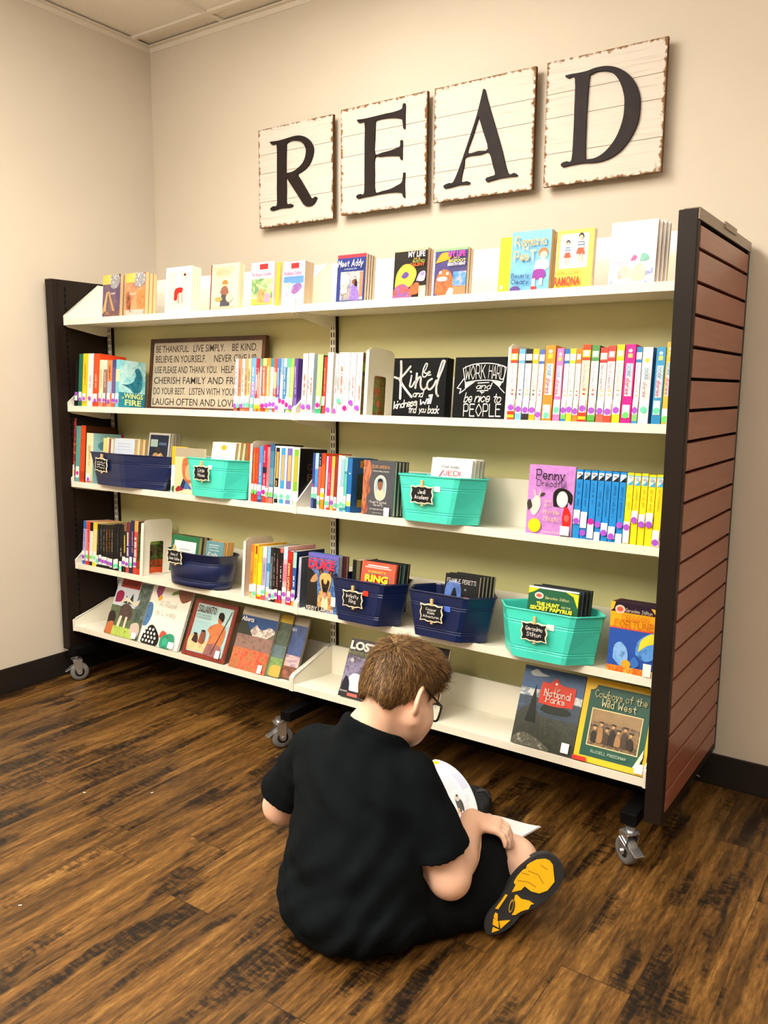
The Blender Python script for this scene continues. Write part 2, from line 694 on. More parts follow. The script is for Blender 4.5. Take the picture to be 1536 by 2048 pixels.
# suspended ceiling: tiles and T-bars are one surface
mb = MB()
mb.box(XL - 0.1, XR + 0.1, YF - 0.1, YW + 0.1, ZC + 0.012, ZC + 0.06, M_CEIL)
x = 0.392 - 0.61
while x < XR:
    mb.box(x - 0.012, x + 0.012, YF, YW, ZC + 0.003, ZC + 0.013, M_TBAR)
    x += 0.61
y = 0.448
while y > YF:
    mb.box(XL, XR, y - 0.012, y + 0.012, ZC + 0.002, ZC + 0.012, M_TBAR)
    y -= 0.61
structure(mb.build('ceiling'))
mb = MB()
mb.box(XL, XR, YW - 0.024, YW, ZC, ZC + 0.004, M_TBAR)
mb.box(XL, XR, YW - 0.003, YW, ZC - 0.020, ZC, M_TBAR)
structure(mb.build('trim_1'))
mb = MB()
mb.box(XL, XL + 0.024, YF, YW - 0.024, ZC, ZC + 0.004, M_TBAR)
mb.box(XL, XL + 0.003, YF, YW - 0.003, ZC - 0.020, ZC, M_TBAR)
structure(mb.build('trim_2'))
for nm, a in (('baseboard_back', (XL + 0.008, XR, YW - 0.008, YW)), ('baseboard_left', (XL, XL + 0.008, YF, YW - 0.008))):
    mb = MB()
    mb.box(a[0], a[1], a[2], a[3], 0, 0.104, M_BASE, bev=0.002)
    structure(mb.build(nm))

# ------------------------------------------------------------------ the mobile double-bay bookshelf
B = 1.2187
W2 = 2 * B
ZK = {1: 1.5076, 2: 1.1602, 3: 0.8480, 4: 0.5004, 5: 0.2343}
TILT = R(5.0)
shelf_unit = empty('bookshelf', loc=(B, 0.24, 0))
tag(shelf_unit, 'long cream metal bookshelf on casters with dark end panels, full of books', 'bookshelf')
IM = Matrix.Translation((-B, -0.24, 0))


def part(mb, name, parent=None, smooth=False, off=True):
    o = mb.build(name, parent or shelf_unit, smooth)
    if (parent or shelf_unit) is shelf_unit:
        o.matrix_basis = IM
    return o


# end panels: bronze steel frame with a slatwall face outside
for side in (-1, 1):
    mb = MB()
    x_in = -0.004 if side < 0 else W2 + 0.004
    x_out = x_in + side * 0.046
    a, b_ = min(x_in, x_out), max(x_in, x_out)
    mb.box(a, b_, -0.0447, -0.020, 0.127, 1.663, M_DARK, bev=0.002)
    mb.box(a, b_, 0.512, 0.536, 0.127, 1.663, M_DARK, bev=0.002)
    mb.box(a, b_, -0.0205, 0.5125, 1.638, 1.663, M_DARK)
    mb.box(a, b_, -0.0205, 0.5125, 0.127, 0.150, M_DARK)
    xi = x_in + side * 0.006
    mb.box(min(x_in, xi), max(x_in, xi), -0.0205, 0.5125, 0.150, 1.638, M_DARK)
    # punched slots near the front edge of the inner face
    xs = x_in - side * 0.0006
    z = 0.22
    while z < 1.62:
        mb.box(min(xs, x_in), max(xs, x_in), 0.010, 0.016, z, z + 0.018, M_BLACK)
        z += 0.0254
    p = part(mb, 'end_panel')
    sl = MB()
    xf = x_out + side * 0.0015
    xb = x_in + side * 0.012
    sl.box(min(xi, xb), max(xi, xb), -0.0200, 0.5120, 0.151, 1.637, M_BLACK)
    edges = [1.632] + [1.574 - 0.0757 * k for k in range(19)] + [0.150]
    for k in range(len(edges) - 1):
        sl.box(min(xb, xf), max(xb, xf), -0.0195, 0.5115, edges[k + 1] + 0.004, edges[k] - 0.004, M_SLAT, bev=0.0015)
    part(sl, 'slat_panel', p)
    cp = MB()
    cp.box(min(xb, xf), max(xb, xf), -0.0440, 0.5355, 1.6632, 1.6655, M_CAP)
    cp.box(min(x_out, xf + side * 0.001), max(x_out, xf + side * 0.001), -0.0440, 0.5355, 1.6390, 1.6655, M_CAP)
    cp.box(min(x_out, xf + side * 0.004), max(x_out, xf + side * 0.004), 0.20, 0.33, 1.655, 1.672, M_CAP, bev=0.001)
    part(cp, 'top_cap', p)

# slotted uprights
for xu in (0.014, B, W2 - 0.014):
    mb = MB()
    mb.box(xu - 0.0115, xu + 0.0115, 0.206, 0.246, 0.150, 1.650, M_CREAM)
    mb.box(xu + 0.0118, xu + 0.0150, 0.2065, 0.230, 0.150, 1.650, M_DARK)
    z = 0.170
    while z < 1.64:
        for dx in (-0.0055, 0.0055):
            mb.box(xu + dx - 0.0017, xu + dx + 0.0017, 0.2053, 0.2062, z, z + 0.0165, M_BLACK)
        z += 0.0254
    part(mb, 'upright')

# back panels, one per bay
for x0, x1 in ((0.028, B - 0.0155), (B + 0.0155, W2 - 0.028)):
    mb = MB()
    mb.box(x0, x1, 0.220, 0.228, 0.140, 1.642, M_BACK)
    part(mb, 'back_panel')
mb = MB()
mb.box(0.0, W2, 0.2285, 0.262, 1.642, 1.664, M_DARK, bev=0.002)
part(mb, 'top_rail')

# base deck, kick frame and feet
mb = MB()
mb.box(0.002, W2 - 0.002, 0.10, 0.14, 0.128, 0.168, M_BLACK)
mb.box(0.002, W2 - 0.002, 0.36, 0.40, 0.128, 0.168, M_BLACK)
for xu in (0.03, B, W2 - 0.03):
    mb.box(xu - 0.022, xu + 0.022, -0.062, 0.505, 0.112, 0.146, M_BLACK, bev=0.003)
mb.box(0.03, W2 - 0.03, 0.232, 0.240, 0.128, 1.60, M_BLACK)
part(mb, 'base_frame')

# ten shelves: floor, lip and back stop are one sheet, with two end brackets each
for k in (1, 2, 3, 4, 5):
    yf = -0.0254 if k == 5 else 0.0
    zt = ZK[k]
    bs_h = {1: 0.150, 2: 0.118, 3: 0.124, 4: 0.118, 5: 0.084}[k]
    for bay in (0, 1):
        x0 = bay * B + 0.0045
        x1 = (bay + 1) * B - 0.0045
        mb = MB()
        zb = zt - 0.0233
        yb = 0.2035
        drop = (yb - yf) * math.tan(TILT)
        pts = [(yf, zb), (yb, zb), (yb, zb + 0.0035), (yb, zt - 0.002 - drop), (yf + 0.004, zt - 0.0030), (yf + 0.003, zt), (yf, zt)]
        mb.prism(pts, x0, x1, M_CREAM, plane='yz')
        # back stop with a rolled top
        t = math.tan(R(4.0))
        zs = zt - 0.002 - drop
        z2 = zt + bs_h
        bs = [(yb - 0.010, zs), (yb - 0.0035, zs), (yb - 0.0035, z2), (yb - 0.010, z2), (yb - 0.010, z2 - 0.006)]
        mb.prism([(0.185, zs + 0.001), (0.1875, zs + 0.001), (0.2005, z2), (0.1920, z2 + 0.001)], x0, x1, M_CREAM, plane='yz')
        sh = part(mb, 'shelf')
        for s in (0, 1):
            xb0 = x0 + 0.0002 if s == 0 else x1 - 0.0040
            bk = MB()
            zbt = zt + (0.148 if k != 5 else 0.082)
            yo = yf - 0.0012
            pts = [(yo, zb - 0.0005), (yo + 0.012, zb - 0.008), (0.160, zt - 0.058), (0.190, zt - 0.060), (0.204, zt - 0.058), (0.204, zbt), (0.168, zbt), (yo + 0.010, zt + 0.024 + (0.008 if k == 5 else 0)), (yo, zt + 0.014 + (0.008 if k == 5 else 0))]
            bk.prism(pts, xb0, xb0 + 0.0038, M_CREAM, plane='yz')
            # folded front flange
            xo = x0 - 0.0040 if s == 0 else x1 - 0.0040
            bk.box(xo, xo + 0.0080, yo - 0.0022, yo - 0.0003, zb - 0.001, zt + 0.015 + (0.008 if k == 5 else 0), M_CREAM)
            # flange along the sloping edge
            ya, za = yo, zt + 0.014 + (0.008 if k == 5 else 0)
            yc, zc = 0.168, zbt
            L_ = math.hypot(yc - ya, zc - za)
            MM = Matrix.Translation((0, ya, za)) @ Matrix.Rotation(math.atan2(zc - za, yc - ya), 4, 'X')
            bk.box(xo, xo + 0.0080, 0.0, L_, -0.0002, 0.0016, M_CREAM, M=MM)
            part(bk, 'bracket', sh)


# casters
def caster(x, y, turn):
    root = empty('caster')
    root.parent = shelf_unit
    root.matrix_basis = IM @ Matrix.Translation((x, y, 0)) @ Matrix.Rotation(turn, 4, 'Z')
    mb = MB()
    mb.lathe([(0.020, -0.0135), (0.0345, -0.0135), (0.0375, -0.009), (0.0385, 0.0), (0.0375, 0.009), (0.0345, 0.0135), (0.020, 0.0135), (0.019, 0.010), (0.007, 0.0105)], M_RUBBER, c=(0, 0, 0.0385), axis='x', n=36)
    mb.lathe([(0.0, -0.011), (0.0195, -0.011), (0.0195, 0.011), (0.0, 0.011)], mat('#2b2a29', 0.5), c=(0, 0, 0.0385), axis='x', n=24)
    mb.build('wheel', root, smooth=True)
    f = MB()
    for s in (-1, 1):
        f.prism([(-0.012, 0.092), (0.026, 0.092), (0.018, 0.060), (0.010, 0.034), (0.004, 0.028), (-0.006, 0.028), (-0.010, 0.036)], s * 0.0175 - 0.0013, s * 0.0175 + 0.0013, M_STEEL, plane='yz')
    f.box(-0.0188, 0.0188, -0.012, 0.026, 0.090, 0.0935, M_STEEL, bev=0.001)
    f.lathe([(0.0, 0.0935), (0.022, 0.0935), (0.022, 0.098), (0.012, 0.101), (0.012, 0.110), (0.0, 0.110)], M_STEEL, c=(0, 0.010, 0), n=20)
    f.lathe([(0.0, -0.024), (0.006, -0.024), (0.006, 0.024), (0.0, 0.024)], M_STEEL, c=(0, 0, 0.0385), axis='x', n=12)
    f.build('fork', root)
    l = MB()
    MM = Matrix.Translation((0.0, 0.02, 0.062)) @ Matrix.Rotation(R(-24), 4, 'X')
    l.box(-0.014, 0.014, 0.0, 0.040, -0.001, 0.0015, M_STEEL, bev=0.0008, M=MM)
    l.box(0.0215, 0.0235, -0.030, 0.020, -0.003, 0.003, M_STEEL, M=MM)
    l.build('brake_lever', root)
    return root


caster(0.034, -0.030, R(150))
caster(1.180, -0.036, R(150))
caster(2.405, -0.050, R(-128))
caster(0.034, 0.470, R(-30))
caster(1.190, 0.470, R(20))
caster(2.405, 0.463, R(-60))

# ------------------------------------------------------------------ the four letter boards on the wall
LETTERS = {
    'R': ([(0.174, 0.858), (0.285, 0.852), (0.383, 0.856), (0.48, 0.863), (0.567, 0.861), (0.645, 0.839), (0.714, 0.792), (0.752, 0.74), (0.765, 0.693), (0.754, 0.637), (0.718, 0.572), (0.663, 0.527), (0.6, 0.5), (0.552, 0.481), (0.591, 0.425), (0.645, 0.349), (0.691, 0.285), (0.733, 0.225), (0.76, 0.226), (0.783, 0.235), (0.802, 0.228), (0.804, 0.212), (0.782, 0.183), (0.743, 0.157), (0.689, 0.151), (0.65, 0.164), (0.611, 0.2), (0.557, 0.27), (0.486, 0.36), (0.439, 0.419), (0.398, 0.465), (0.397, 0.347), (0.396, 0.213), (0.451, 0.202), (0.482, 0.189), (0.475, 0.172), (0.442, 0.166), (0.369, 0.17), (0.304, 0.172), (0.245, 0.164), (0.195, 0.16), (0.17, 0.172), (0.175, 0.189), (0.213, 0.204), (0.263, 0.211), (0.266, 0.361), (0.271, 0.63), (0.268, 0.811), (0.219, 0.821), (0.186, 0.838)],
          [(0.402, 0.807), (0.463, 0.825), (0.542, 0.816), (0.605, 0.793), (0.644, 0.756), (0.666, 0.706), (0.657, 0.644), (0.625, 0.59), (0.569, 0.55), (0.489, 0.519), (0.409, 0.514), (0.394, 0.519), (0.396, 0.673)]),
    'E': ([(0.21, 0.873), (0.299, 0.867), (0.426, 0.869), (0.543, 0.872), (0.635, 0.872), (0.71, 0.879), (0.736, 0.89), (0.741, 0.921), (0.755, 0.929), (0.768, 0.916), (0.767, 0.816), (0.769, 0.715), (0.762, 0.703), (0.748, 0.713), (0.737, 0.786), (0.71, 0.802), (0.65, 0.819), (0.574, 0.829), (0.497, 0.833), (0.442, 0.83), (0.428, 0.814), (0.422, 0.68), (0.422, 0.527), (0.511, 0.525), (0.612, 0.532), (0.688, 0.545), (0.715, 0.556), (0.717, 0.598), (0.73, 0.607), (0.741, 0.594), (0.74, 0.51), (0.74, 0.438), (0.733, 0.428), (0.719, 0.438), (0.711, 0.463), (0.673, 0.474), (0.574, 0.487), (0.48, 0.493), (0.423, 0.492), (0.42, 0.339), (0.429, 0.174), (0.51, 0.171), (0.604, 0.179), (0.682, 0.201), (0.735, 0.222), (0.75, 0.266), (0.753, 0.302), (0.765, 0.31), (0.774, 0.297), (0.769, 0.203), (0.775, 0.092), (0.767, 0.081), (0.754, 0.094), (0.741, 0.126), (0.689, 0.141), (0.612, 0.147), (0.494, 0.148), (0.374, 0.143), (0.285, 0.14), (0.227, 0.135), (0.202, 0.149), (0.21, 0.167), (0.252, 0.176), (0.297, 0.18), (0.301, 0.386), (0.301, 0.637), (0.299, 0.824), (0.242, 0.839), (0.214, 0.854)], None),
    'A': ([(0.516, 0.904), (0.529, 0.887), (0.554, 0.804), (0.631, 0.586), (0.707, 0.369), (0.773, 0.162), (0.832, 0.155), (0.863, 0.136), (0.857, 0.124), (0.784, 0.128), (0.686, 0.127), (0.607, 0.117), (0.568, 0.113), (0.553, 0.13), (0.563, 0.147), (0.606, 0.155), (0.646, 0.166), (0.626, 0.233), (0.58, 0.359), (0.493, 0.355), (0.348, 0.356), (0.331, 0.289), (0.303, 0.153), (0.364, 0.144), (0.393, 0.13), (0.383, 0.115), (0.296, 0.121), (0.22, 0.114), (0.138, 0.108), (0.12, 0.125), (0.129, 0.14), (0.18, 0.151), (0.219, 0.153), (0.271, 0.246), (0.322, 0.366), (0.386, 0.526), (0.448, 0.689), (0.495, 0.851), (0.505, 0.894)],
          [(0.469, 0.682), (0.517, 0.549), (0.57, 0.391), (0.477, 0.387), (0.363, 0.387), (0.415, 0.528)]),
    'D': ([(0.17, 0.865), (0.216, 0.867), (0.284, 0.864), (0.358, 0.865), (0.431, 0.876), (0.519, 0.872), (0.591, 0.851), (0.657, 0.815), (0.716, 0.765), (0.761, 0.705), (0.793, 0.64), (0.811, 0.565), (0.813, 0.473), (0.8, 0.389), (0.768, 0.315), (0.722, 0.248), (0.66, 0.19), (0.589, 0.156), (0.516, 0.139), (0.442, 0.138), (0.366, 0.146), (0.29, 0.147), (0.228, 0.143), (0.178, 0.14), (0.159, 0.158), (0.171, 0.174), (0.211, 0.182), (0.253, 0.187), (0.261, 0.381), (0.261, 0.587), (0.255, 0.826), (0.202, 0.837), (0.175, 0.851)],
          [(0.383, 0.828), (0.433, 0.842), (0.498, 0.838), (0.564, 0.815), (0.617, 0.764), (0.656, 0.691), (0.681, 0.608), (0.686, 0.528), (0.68, 0.449), (0.658, 0.372), (0.626, 0.303), (0.578, 0.243), (0.521, 0.197), (0.463, 0.174), (0.41, 0.171), (0.378, 0.181), (0.371, 0.295), (0.371, 0.568), (0.377, 0.769)]),
}
M_PLANK = plank_board_material()
M_EDGE = noisy('raw_board_edge', '#5a3a18', '#7d5426', 40, rough=0.8)
M_LETTER = noisy('dark_brown_letter', '#1d1412', '#271b17', 30, rough=0.62, spec=0.25)
BS = 0.378
for ch, bx, bz in (('R', 0.6015, 1.8834), ('E', 1.0188, 1.8907), ('A', 1.4275, 1.8914), ('D', 1.8454, 1.8925)):
    root = empty('letter_board', loc=(bx, 0.514, bz))
    tag(root, 'whitewashed plank wall board with a raised dark letter %s' % ch, 'wall sign', 'four letter boards on the wall')
    mb = MB()
    gz = [0.0, 0.262, 0.55, 0.742, 1.0]
    for i in range(4):
        mb.box(0, BS, 0, 0.014, gz[i] * BS + (0.0008 if i else 0), gz[i + 1] * BS - (0.0008 if i < 3 else 0), M_PLANK)
    mb.box(0.0005, BS - 0.0005, 0.0012, 0.0136, 0.001, BS - 0.001, M_EDGE)
    mb.build('board', root)
    eb = MB()
    eb.box(0.0, 0.0012, 0.0005, 0.014, 0, BS, M_EDGE)
    eb.box(BS - 0.0002, BS + 0.0012, 0.0005, 0.014, 0, BS, M_EDGE)
    eb.box(0.02, BS - 0.02, 0.014, 0.036, 0.03, 0.055, M_EDGE)
    eb.box(0.02, BS - 0.02, 0.014, 0.036, BS - 0.055, BS - 0.03, M_EDGE)
    eb.build('back_batten', root)
    lb = MB()
    o_, i_ = LETTERS[ch]
    o_ = [(p[0] * BS, p[1] * BS) for p in crom(o_ + [o_[0]], 3)[:-1]]
    i_ = [(p[0] * BS, p[1] * BS) for p in crom(i_ + [i_[0]], 3)[:-1]] if i_ else None
    lb.ring_prism(o_, i_, -0.007, 0.0, M_LETTER)
    lo = lb.build('letter', root)
    bv = lo.modifiers.new('soft_edge', 'BEVEL')
    bv.width = 0.0016
    bv.segments = 2
    bv.limit_method = 'ANGLE'
    bv.angle_limit = R(50)

# ------------------------------------------------------------------ books
PU, MI, LG, PK, YE, OR = '#a14cc9', '#66e2a8', '#66dd66', '#ff1f92', '#ffd21c', '#ff8a1c'
EPS = 0.00022


def frame_spine(T, y=0.0):
    return lambda u, v: (u, y, v)


def clip_poly(pts, w, h):
    """keep printed shapes on the cover"""
    def cut(ps, f, inter):
        out = []
        for i in range(len(ps)):
            a, b = ps[i - 1], ps[i]
            if f(b):
                if not f(a):
                    out.append(inter(a, b))
                out.append(b)
            elif f(a):
                out.append(inter(a, b))
        return out
    def ix(x):
        return lambda a, b: (x, a[1] + (b[1] - a[1]) * (x - a[0]) / (b[0] - a[0]))
    def iy(y):
        return lambda a, b: (a[0] + (b[0] - a[0]) * (y - a[1]) / (b[1] - a[1]), y)
    for f, g in ((lambda p: p[0] >= 0, ix(0)), (lambda p: p[0] <= w, ix(w)), (lambda p: p[1] >= 0, iy(0)), (lambda p: p[1] <= h, iy(h))):
        if pts:
            pts = cut(pts, f, g)
    return pts


def decals(mb, items, W, H, frame, texts):
    """frame(u, v, layer) -> point; unit coordinates times W, H. Lettering is collected in texts"""
    for n, it in enumerate(items):
        k = it[0]
        lay = n + 1
        if k == 't':
            texts.append((it, lay))
            continue
        if k == 'r':
            pts = [(it[1] * W, it[2] * H), (it[3] * W, it[2] * H), (it[3] * W, it[4] * H), (it[1] * W, it[4] * H)]
            c = it[5]
        elif k == 'e':
            rot = it[6] if len(it) > 6 else 0
            pts = []
            for a in range(20):
                t = 2 * math.pi * a / 20
                x, y = it[3] * W * math.cos(t), it[4] * H * math.sin(t)
                pts.append((it[1] * W + x * math.cos(rot) - y * math.sin(rot), it[2] * H + x * math.sin(rot) + y * math.cos(rot)))
            c = it[5]
        elif k == 'p':
            pts = [(p[0] * W, p[1] * H) for p in it[1]]
            c = it[2]
        elif k == 'c':      # smooth closed blob
            q = crom(it[1] + [it[1][0]], 4)[:-1]
            pts = [(p[0] * W, p[1] * H) for p in q]
            c = it[2]
        else:
            continue
        pts = clip_poly(pts, W, H)
        if len(pts) < 3:
            continue
        m = c if not isinstance(c, str) else mat(c, 0.38, 0.28)
        mb.add([frame(p[0], p[1], lay) for p in pts], [list(range(len(pts)))], m)
    return len(items) + 1


def S(v0, v1):
    return ('S', v0, v1)


def D(v, c):
    return ('D', v, c)


def bnd(v0, v1, c):
    return ('r', 0, v0, 1, v1, c)


def ticks(v0, v1, c, u0=0.34, u1=0.66, seed=1):
    """illegible spine lettering: a run of small bars"""
    rnd = random.Random(seed)
    out, v = [], v0
    while v < v1:
        h = rnd.uniform(0.012, 0.024)
        if rnd.random() < 0.85:
            out.append(('r', u0 + rnd.uniform(0, 0.06), v, u1 - rnd.uniform(0, 0.06), min(v + h, v1), c))
        v += h + 0.008
    return out


def make_book(name, M, label, cat, group, T, H, W, base, spine=(), front=(), hard=False, page=None, spine_col=None, barcode=None, back=None):
    """local frame: spine on y=0 facing -y, thickness along x, height z; front board is the x=T side"""
    root = empty(name, M)
    tag(root, label, cat, group)
    ct = 0.0022 if hard else 0.0007
    bm_ = base if not isinstance(base, str) else mat(base, 0.38, 0.28)
    sm = bm_ if spine_col is None else mat(spine_col, 0.38, 0.28)
    mb = MB()
    mb.box(0, T, 0, ct, 0, H, sm)
    mb.box(T - ct, T, ct, W, 0, H, bm_)
    mb.box(0, ct, ct, W, 0, H, mat(back, 0.38, 0.28) if back else bm_)
    texts = []
    sp_items = []
    for it in spine:
        if isinstance(it, list):
            sp_items += it
        else:
            sp_items.append(it)
    plain = [i for i in sp_items if i[0] not in 'SD']
    nl = decals(mb, plain, T, H, lambda u, v, l: (u, -EPS * l, v), texts)
    mb.build('cover', root)
    ins = 0.003 if hard else 0.0006
    pb = MB()
    if T > 3 * ct:
        pb.box(ct + 0.0001, T - ct - 0.0001, ct + 0.0001, W - ins, ins, H - ins, page or M_PAGE)
        pb.box(ct + 0.0001, T - ct - 0.0001, W - ins, W - ins + 0.0001, ins, H - ins, page or M_PAGE)
        pb.build('page_block', root)
    if front:
        ab = MB()
        tx = []
        decals(ab, front, W, H, lambda u, v, l: (T + EPS * l, u, v), tx)
        if ab.v:
            ab.build('cover_picture', root)
        if tx:
            tb = MB()
            for it, lay in tx:
                _, s, u, v, wd, hh, col = it[:7]
                o = it[7] if len(it) > 7 else {}
                L = 34
                place_text(tb, mat(col, 0.4, 0.3), s, (u * W, v * H, wd * W if wd else None, hh * H), lambda a, b: (T + EPS * L, a, b), **o)
            tb.build('title', root)
    if texts:
        tb = MB()
        for it, lay in texts:
            # spine lettering reads downwards: starts at v (top), runs to v - length
            _, s, u, v, ln, hh, col = it[:7]
            o = it[7] if len(it) > 7 else {}
            place_text(tb, mat(col, 0.4, 0.3), s, (0, 0, ln * H, hh * T), lambda a, b: (u * T + b, -EPS * 30, v * H - a), **o)
        tb.build('title', root)
    z_l = -EPS * (nl + 1)
    for it in sp_items:
        if it[0] == 'S':
            lb = MB()
            lb.box(0.0002 if T < 0.02 else T * 0.14, T - 0.0002 if T < 0.02 else T * 0.86, z_l - 0.0002, z_l, it[1] * H, it[2] * H, M_WHITE)
            # printed call number: three faint rows
            lo = lb.build('spine_label', root)
        elif it[0] == 'D':
            r = min(0.0085, T * 0.50)
            db = MB()
            c = (T / 2, it[1] * H)
            pts = [(c[0] + r * math.cos(2 * math.pi * a / 18), c[1] + 0.0085 * math.sin(2 * math.pi * a / 18)) for a in range(18)]
            db.prism(pts, z_l - 0.0006, z_l - 0.0003, mat(it[2], 0.45, 0.3))
            db.build('colour_dot', root)
    if barcode:
        u0, v0, u1, v1 = barcode
        bb = MB()
        bb.box(T + EPS * 36, T + EPS * 37, u0 * W, u1 * W, v0 * H, v1 * H, M_WHITE)
        bb.build('barcode_sticker', root)
    return root


ROWF = {k: ZK[k] - 0.003 for k in ZK}
LEAN = R(5.2)


def spine_book(row, x0, t, h, label, group, base, spine=(), front=(), d=0.128, **kw):
    t = max(0.004, t - 0.0006)
    M = Matrix.Translation((x0, 0.006, ROWF[row] + 0.0006)) @ Matrix.Rotation(-LEAN, 4, 'X')
    return make_book('book', M, label, 'book', group, t, h, d, base, spine, front, **kw)


def face_book(row, x0, wd, h, label, group, base, front=(), spine=(), T=0.014, y0=None, lean=None, name='book', **kw):
    """cover towards the room, leaning back"""
    ln = LEAN if lean is None else R(lean)
    if row == 5 and lean is None:
        ln = R(24)
    y = (0.006 if row != 5 else -0.020) if y0 is None else y0
    # local x -> -y, local y -> +x
    M = Matrix.Translation((x0, y, ROWF[row] + 0.0008 + (T * math.sin(max(0, ln - TILT)) if row == 5 else 0) - (y - 0.006) * (math.tan(TILT) if row != 5 else 0))) @ Matrix.Rotation(-ln, 4, 'X') @ Matrix.Translation((0, T, 0)) @ Matrix.Rotation(R(-90), 4, 'Z')
    return make_book(name, M, label, 'book', group, T, h, wd, base, spine, front, **kw)


# ---- second shelf, left end: paperbacks
G2A = 'books at the left end of the second shelf'
L = 'left end of second shelf'
FRONT_TEAL = [('r', 0, 0, 1, 1, art(['#37b3c9', '#8fd6dc', '#c9ecec', '#4bb9cd'], 24)), ('r', 0, 0, 1, .33, art(['#2a93ac', '#1f7f98', '#3aa8bc'], 24)),
              ('c', [(.08, .5), (.3, .5), (.5, .56), (.62, .7), (.58, .82), (.72, .86), (.86, .72), (.88, .5), (.8, .36), (.55, .34), (.4, .42)], art(['#12516b', '#1c7892', '#2b9cb0'], 60)),
              ('t', 'WINGS', .16, .215, .72, .10, '#e3ea8a', dict(bold=.02)), ('t', 'OF', .06, .19, .1, .05, '#e3ea8a'), ('t', 'FIRE', .2, .07, .62, .115, '#e3ea8a', dict(bold=.02))]
for (x0, t, h, base, sp, lab, fr) in [
    (0.0313,0.0242,0.1889, '#141210', [S(.13, .3), D(.27, PU)], 'black book beside the dark end panel', ()),
    (0.0562,0.0255,0.2127, '#23664e', [S(.12, .28), D(.14, PU)], 'dark green book, tall, with white spine sticker', ()),
    (0.0824,0.0331,0.2136, '#f2c21c', [S(.1, .25), D(.15, PU)] + [ticks(.4, .8, '#c9901a')], 'yellow book, tall, with purple dot', ()),
    (0.1162,0.0328,0.2131, '#efe6e4', [D(.16, PU)] + [ticks(.35, .6, '#d98fa0')], 'white book between a yellow and a red one', ()),
    (0.1504,0.0366,0.2121, '#ea4a20', [S(.1, .25), D(.12, PU)] + [ticks(.36, .62, '#f7b0a0')], 'tall orange red book', ()),
    (0.1891,0.0244,0.1871, '#eedab4', [bnd(0, .1, '#c98a6c'), S(.1, .3), D(.15, PU)] + [ticks(.4, .8, '#c0a67c')], 'cream paperback after the red book', ()),
    (0.2148,0.0235,0.1860, '#8d6a62', [bnd(.8, 1, '#d9cfc4'), bnd(0, .1, '#bf5648'), S(.1, .3), D(.15, PU)] + [ticks(.42, .75, '#e0c0b4')], 'brown paperback with grey top', ()),
    (0.2397,0.0274,0.1857, '#e8834e', [bnd(.3, .55, '#9fb3d0'), bnd(0, .1, '#cc8f74'), S(.1, .3), D(.13, PU)] + [ticks(.6, .9, '#7c3a20')], 'orange and blue paperback', ()),
    (0.2684,0.0217,0.1862, '#5f4f86', [bnd(.84, 1, '#3b3f7a'), bnd(0, .1, '#d4584c'), S(.1, .3), D(.15, PU)], 'purple paperback with navy top', ()),
    (0.2911,0.0205,0.1873, '#6fbcc8', [bnd(.55, .8, '#d9dfa0'), S(.1, .3), D(.14, PU)], 'teal paperback whose cover faces the framed letter sign', FRONT_TEAL),
]:
    spine_book(2, x0, t, h, '%s, %s' % (lab, L), G2A, base, sp, fr)

# ---- framed letter sign
fx, fw, fh = 0.312, 0.622, 0.286
FM = Matrix.Translation((fx, 0.146, ROWF[2] - 0.0118)) @ Matrix.Rotation(-R(6.5), 4, 'X')
fr = empty('letter_sign', FM)
tag(fr, 'brown framed grey sign lettered with rows of black capitals, BE THANKFUL first', 'sign')
mb = MB()
M_FRAME = noisy('stained_frame', '#2a1a10', '#5e3a1c', 14, rough=0.45, stretch=(1, 1, 0.4))
for a in ((0, .016, 0, fh), (fw - .016, fw, 0, fh), (.016, fw - .016, fh - .016, fh), (.016, fw - .016, 0, .016)):
    mb.box(a[0], a[1], 0, 0.020, a[2], a[3], M_FRAME, bev=0.0015)
mb.build('frame', fr)
mb = MB()
mb.box(.0155, fw - .0155, 0.006, 0.018, .0155, fh - .0155, noisy('grey_letter_panel', '#b3a894', '#bdb29e', 60, rough=0.7))
mb.build('panel', fr)
mb = MB()
INK = mat('#221d19', 0.5)
rows = [(.232, [('BE THANKFUL.', .030, .190), ('LIVE SIMPLY.', .244, .170), ('BE KIND.', .452, .128)]),
        (.192, [('BELIEVE IN YOURSELF.', .030, .285), ('NEVER GIVE UP.', .360, .222)]),
        (.150, [('USE PLEASE AND THANK YOU.', .028, .352), ('HELP OTHERS.', .402, .190)]),
        (.108, [('CHERISH FAMILY AND FRIENDS.', .026, .560)]),
        (.066, [('DO YOUR BEST.', .026, .186), ('LISTEN WITH YOUR HEART.', .234, .355)]),
        (.024, [('LAUGH OFTEN AND LOVE LOTS.', .024, .572)])]
for v, its in rows:
    for s, u, wd in its:
        place_text(mb, INK, s, (u, v, wd, .027), lambda a, b: (a, 0.0057, b), bold=0.004)
mb.build('lettering', fr)

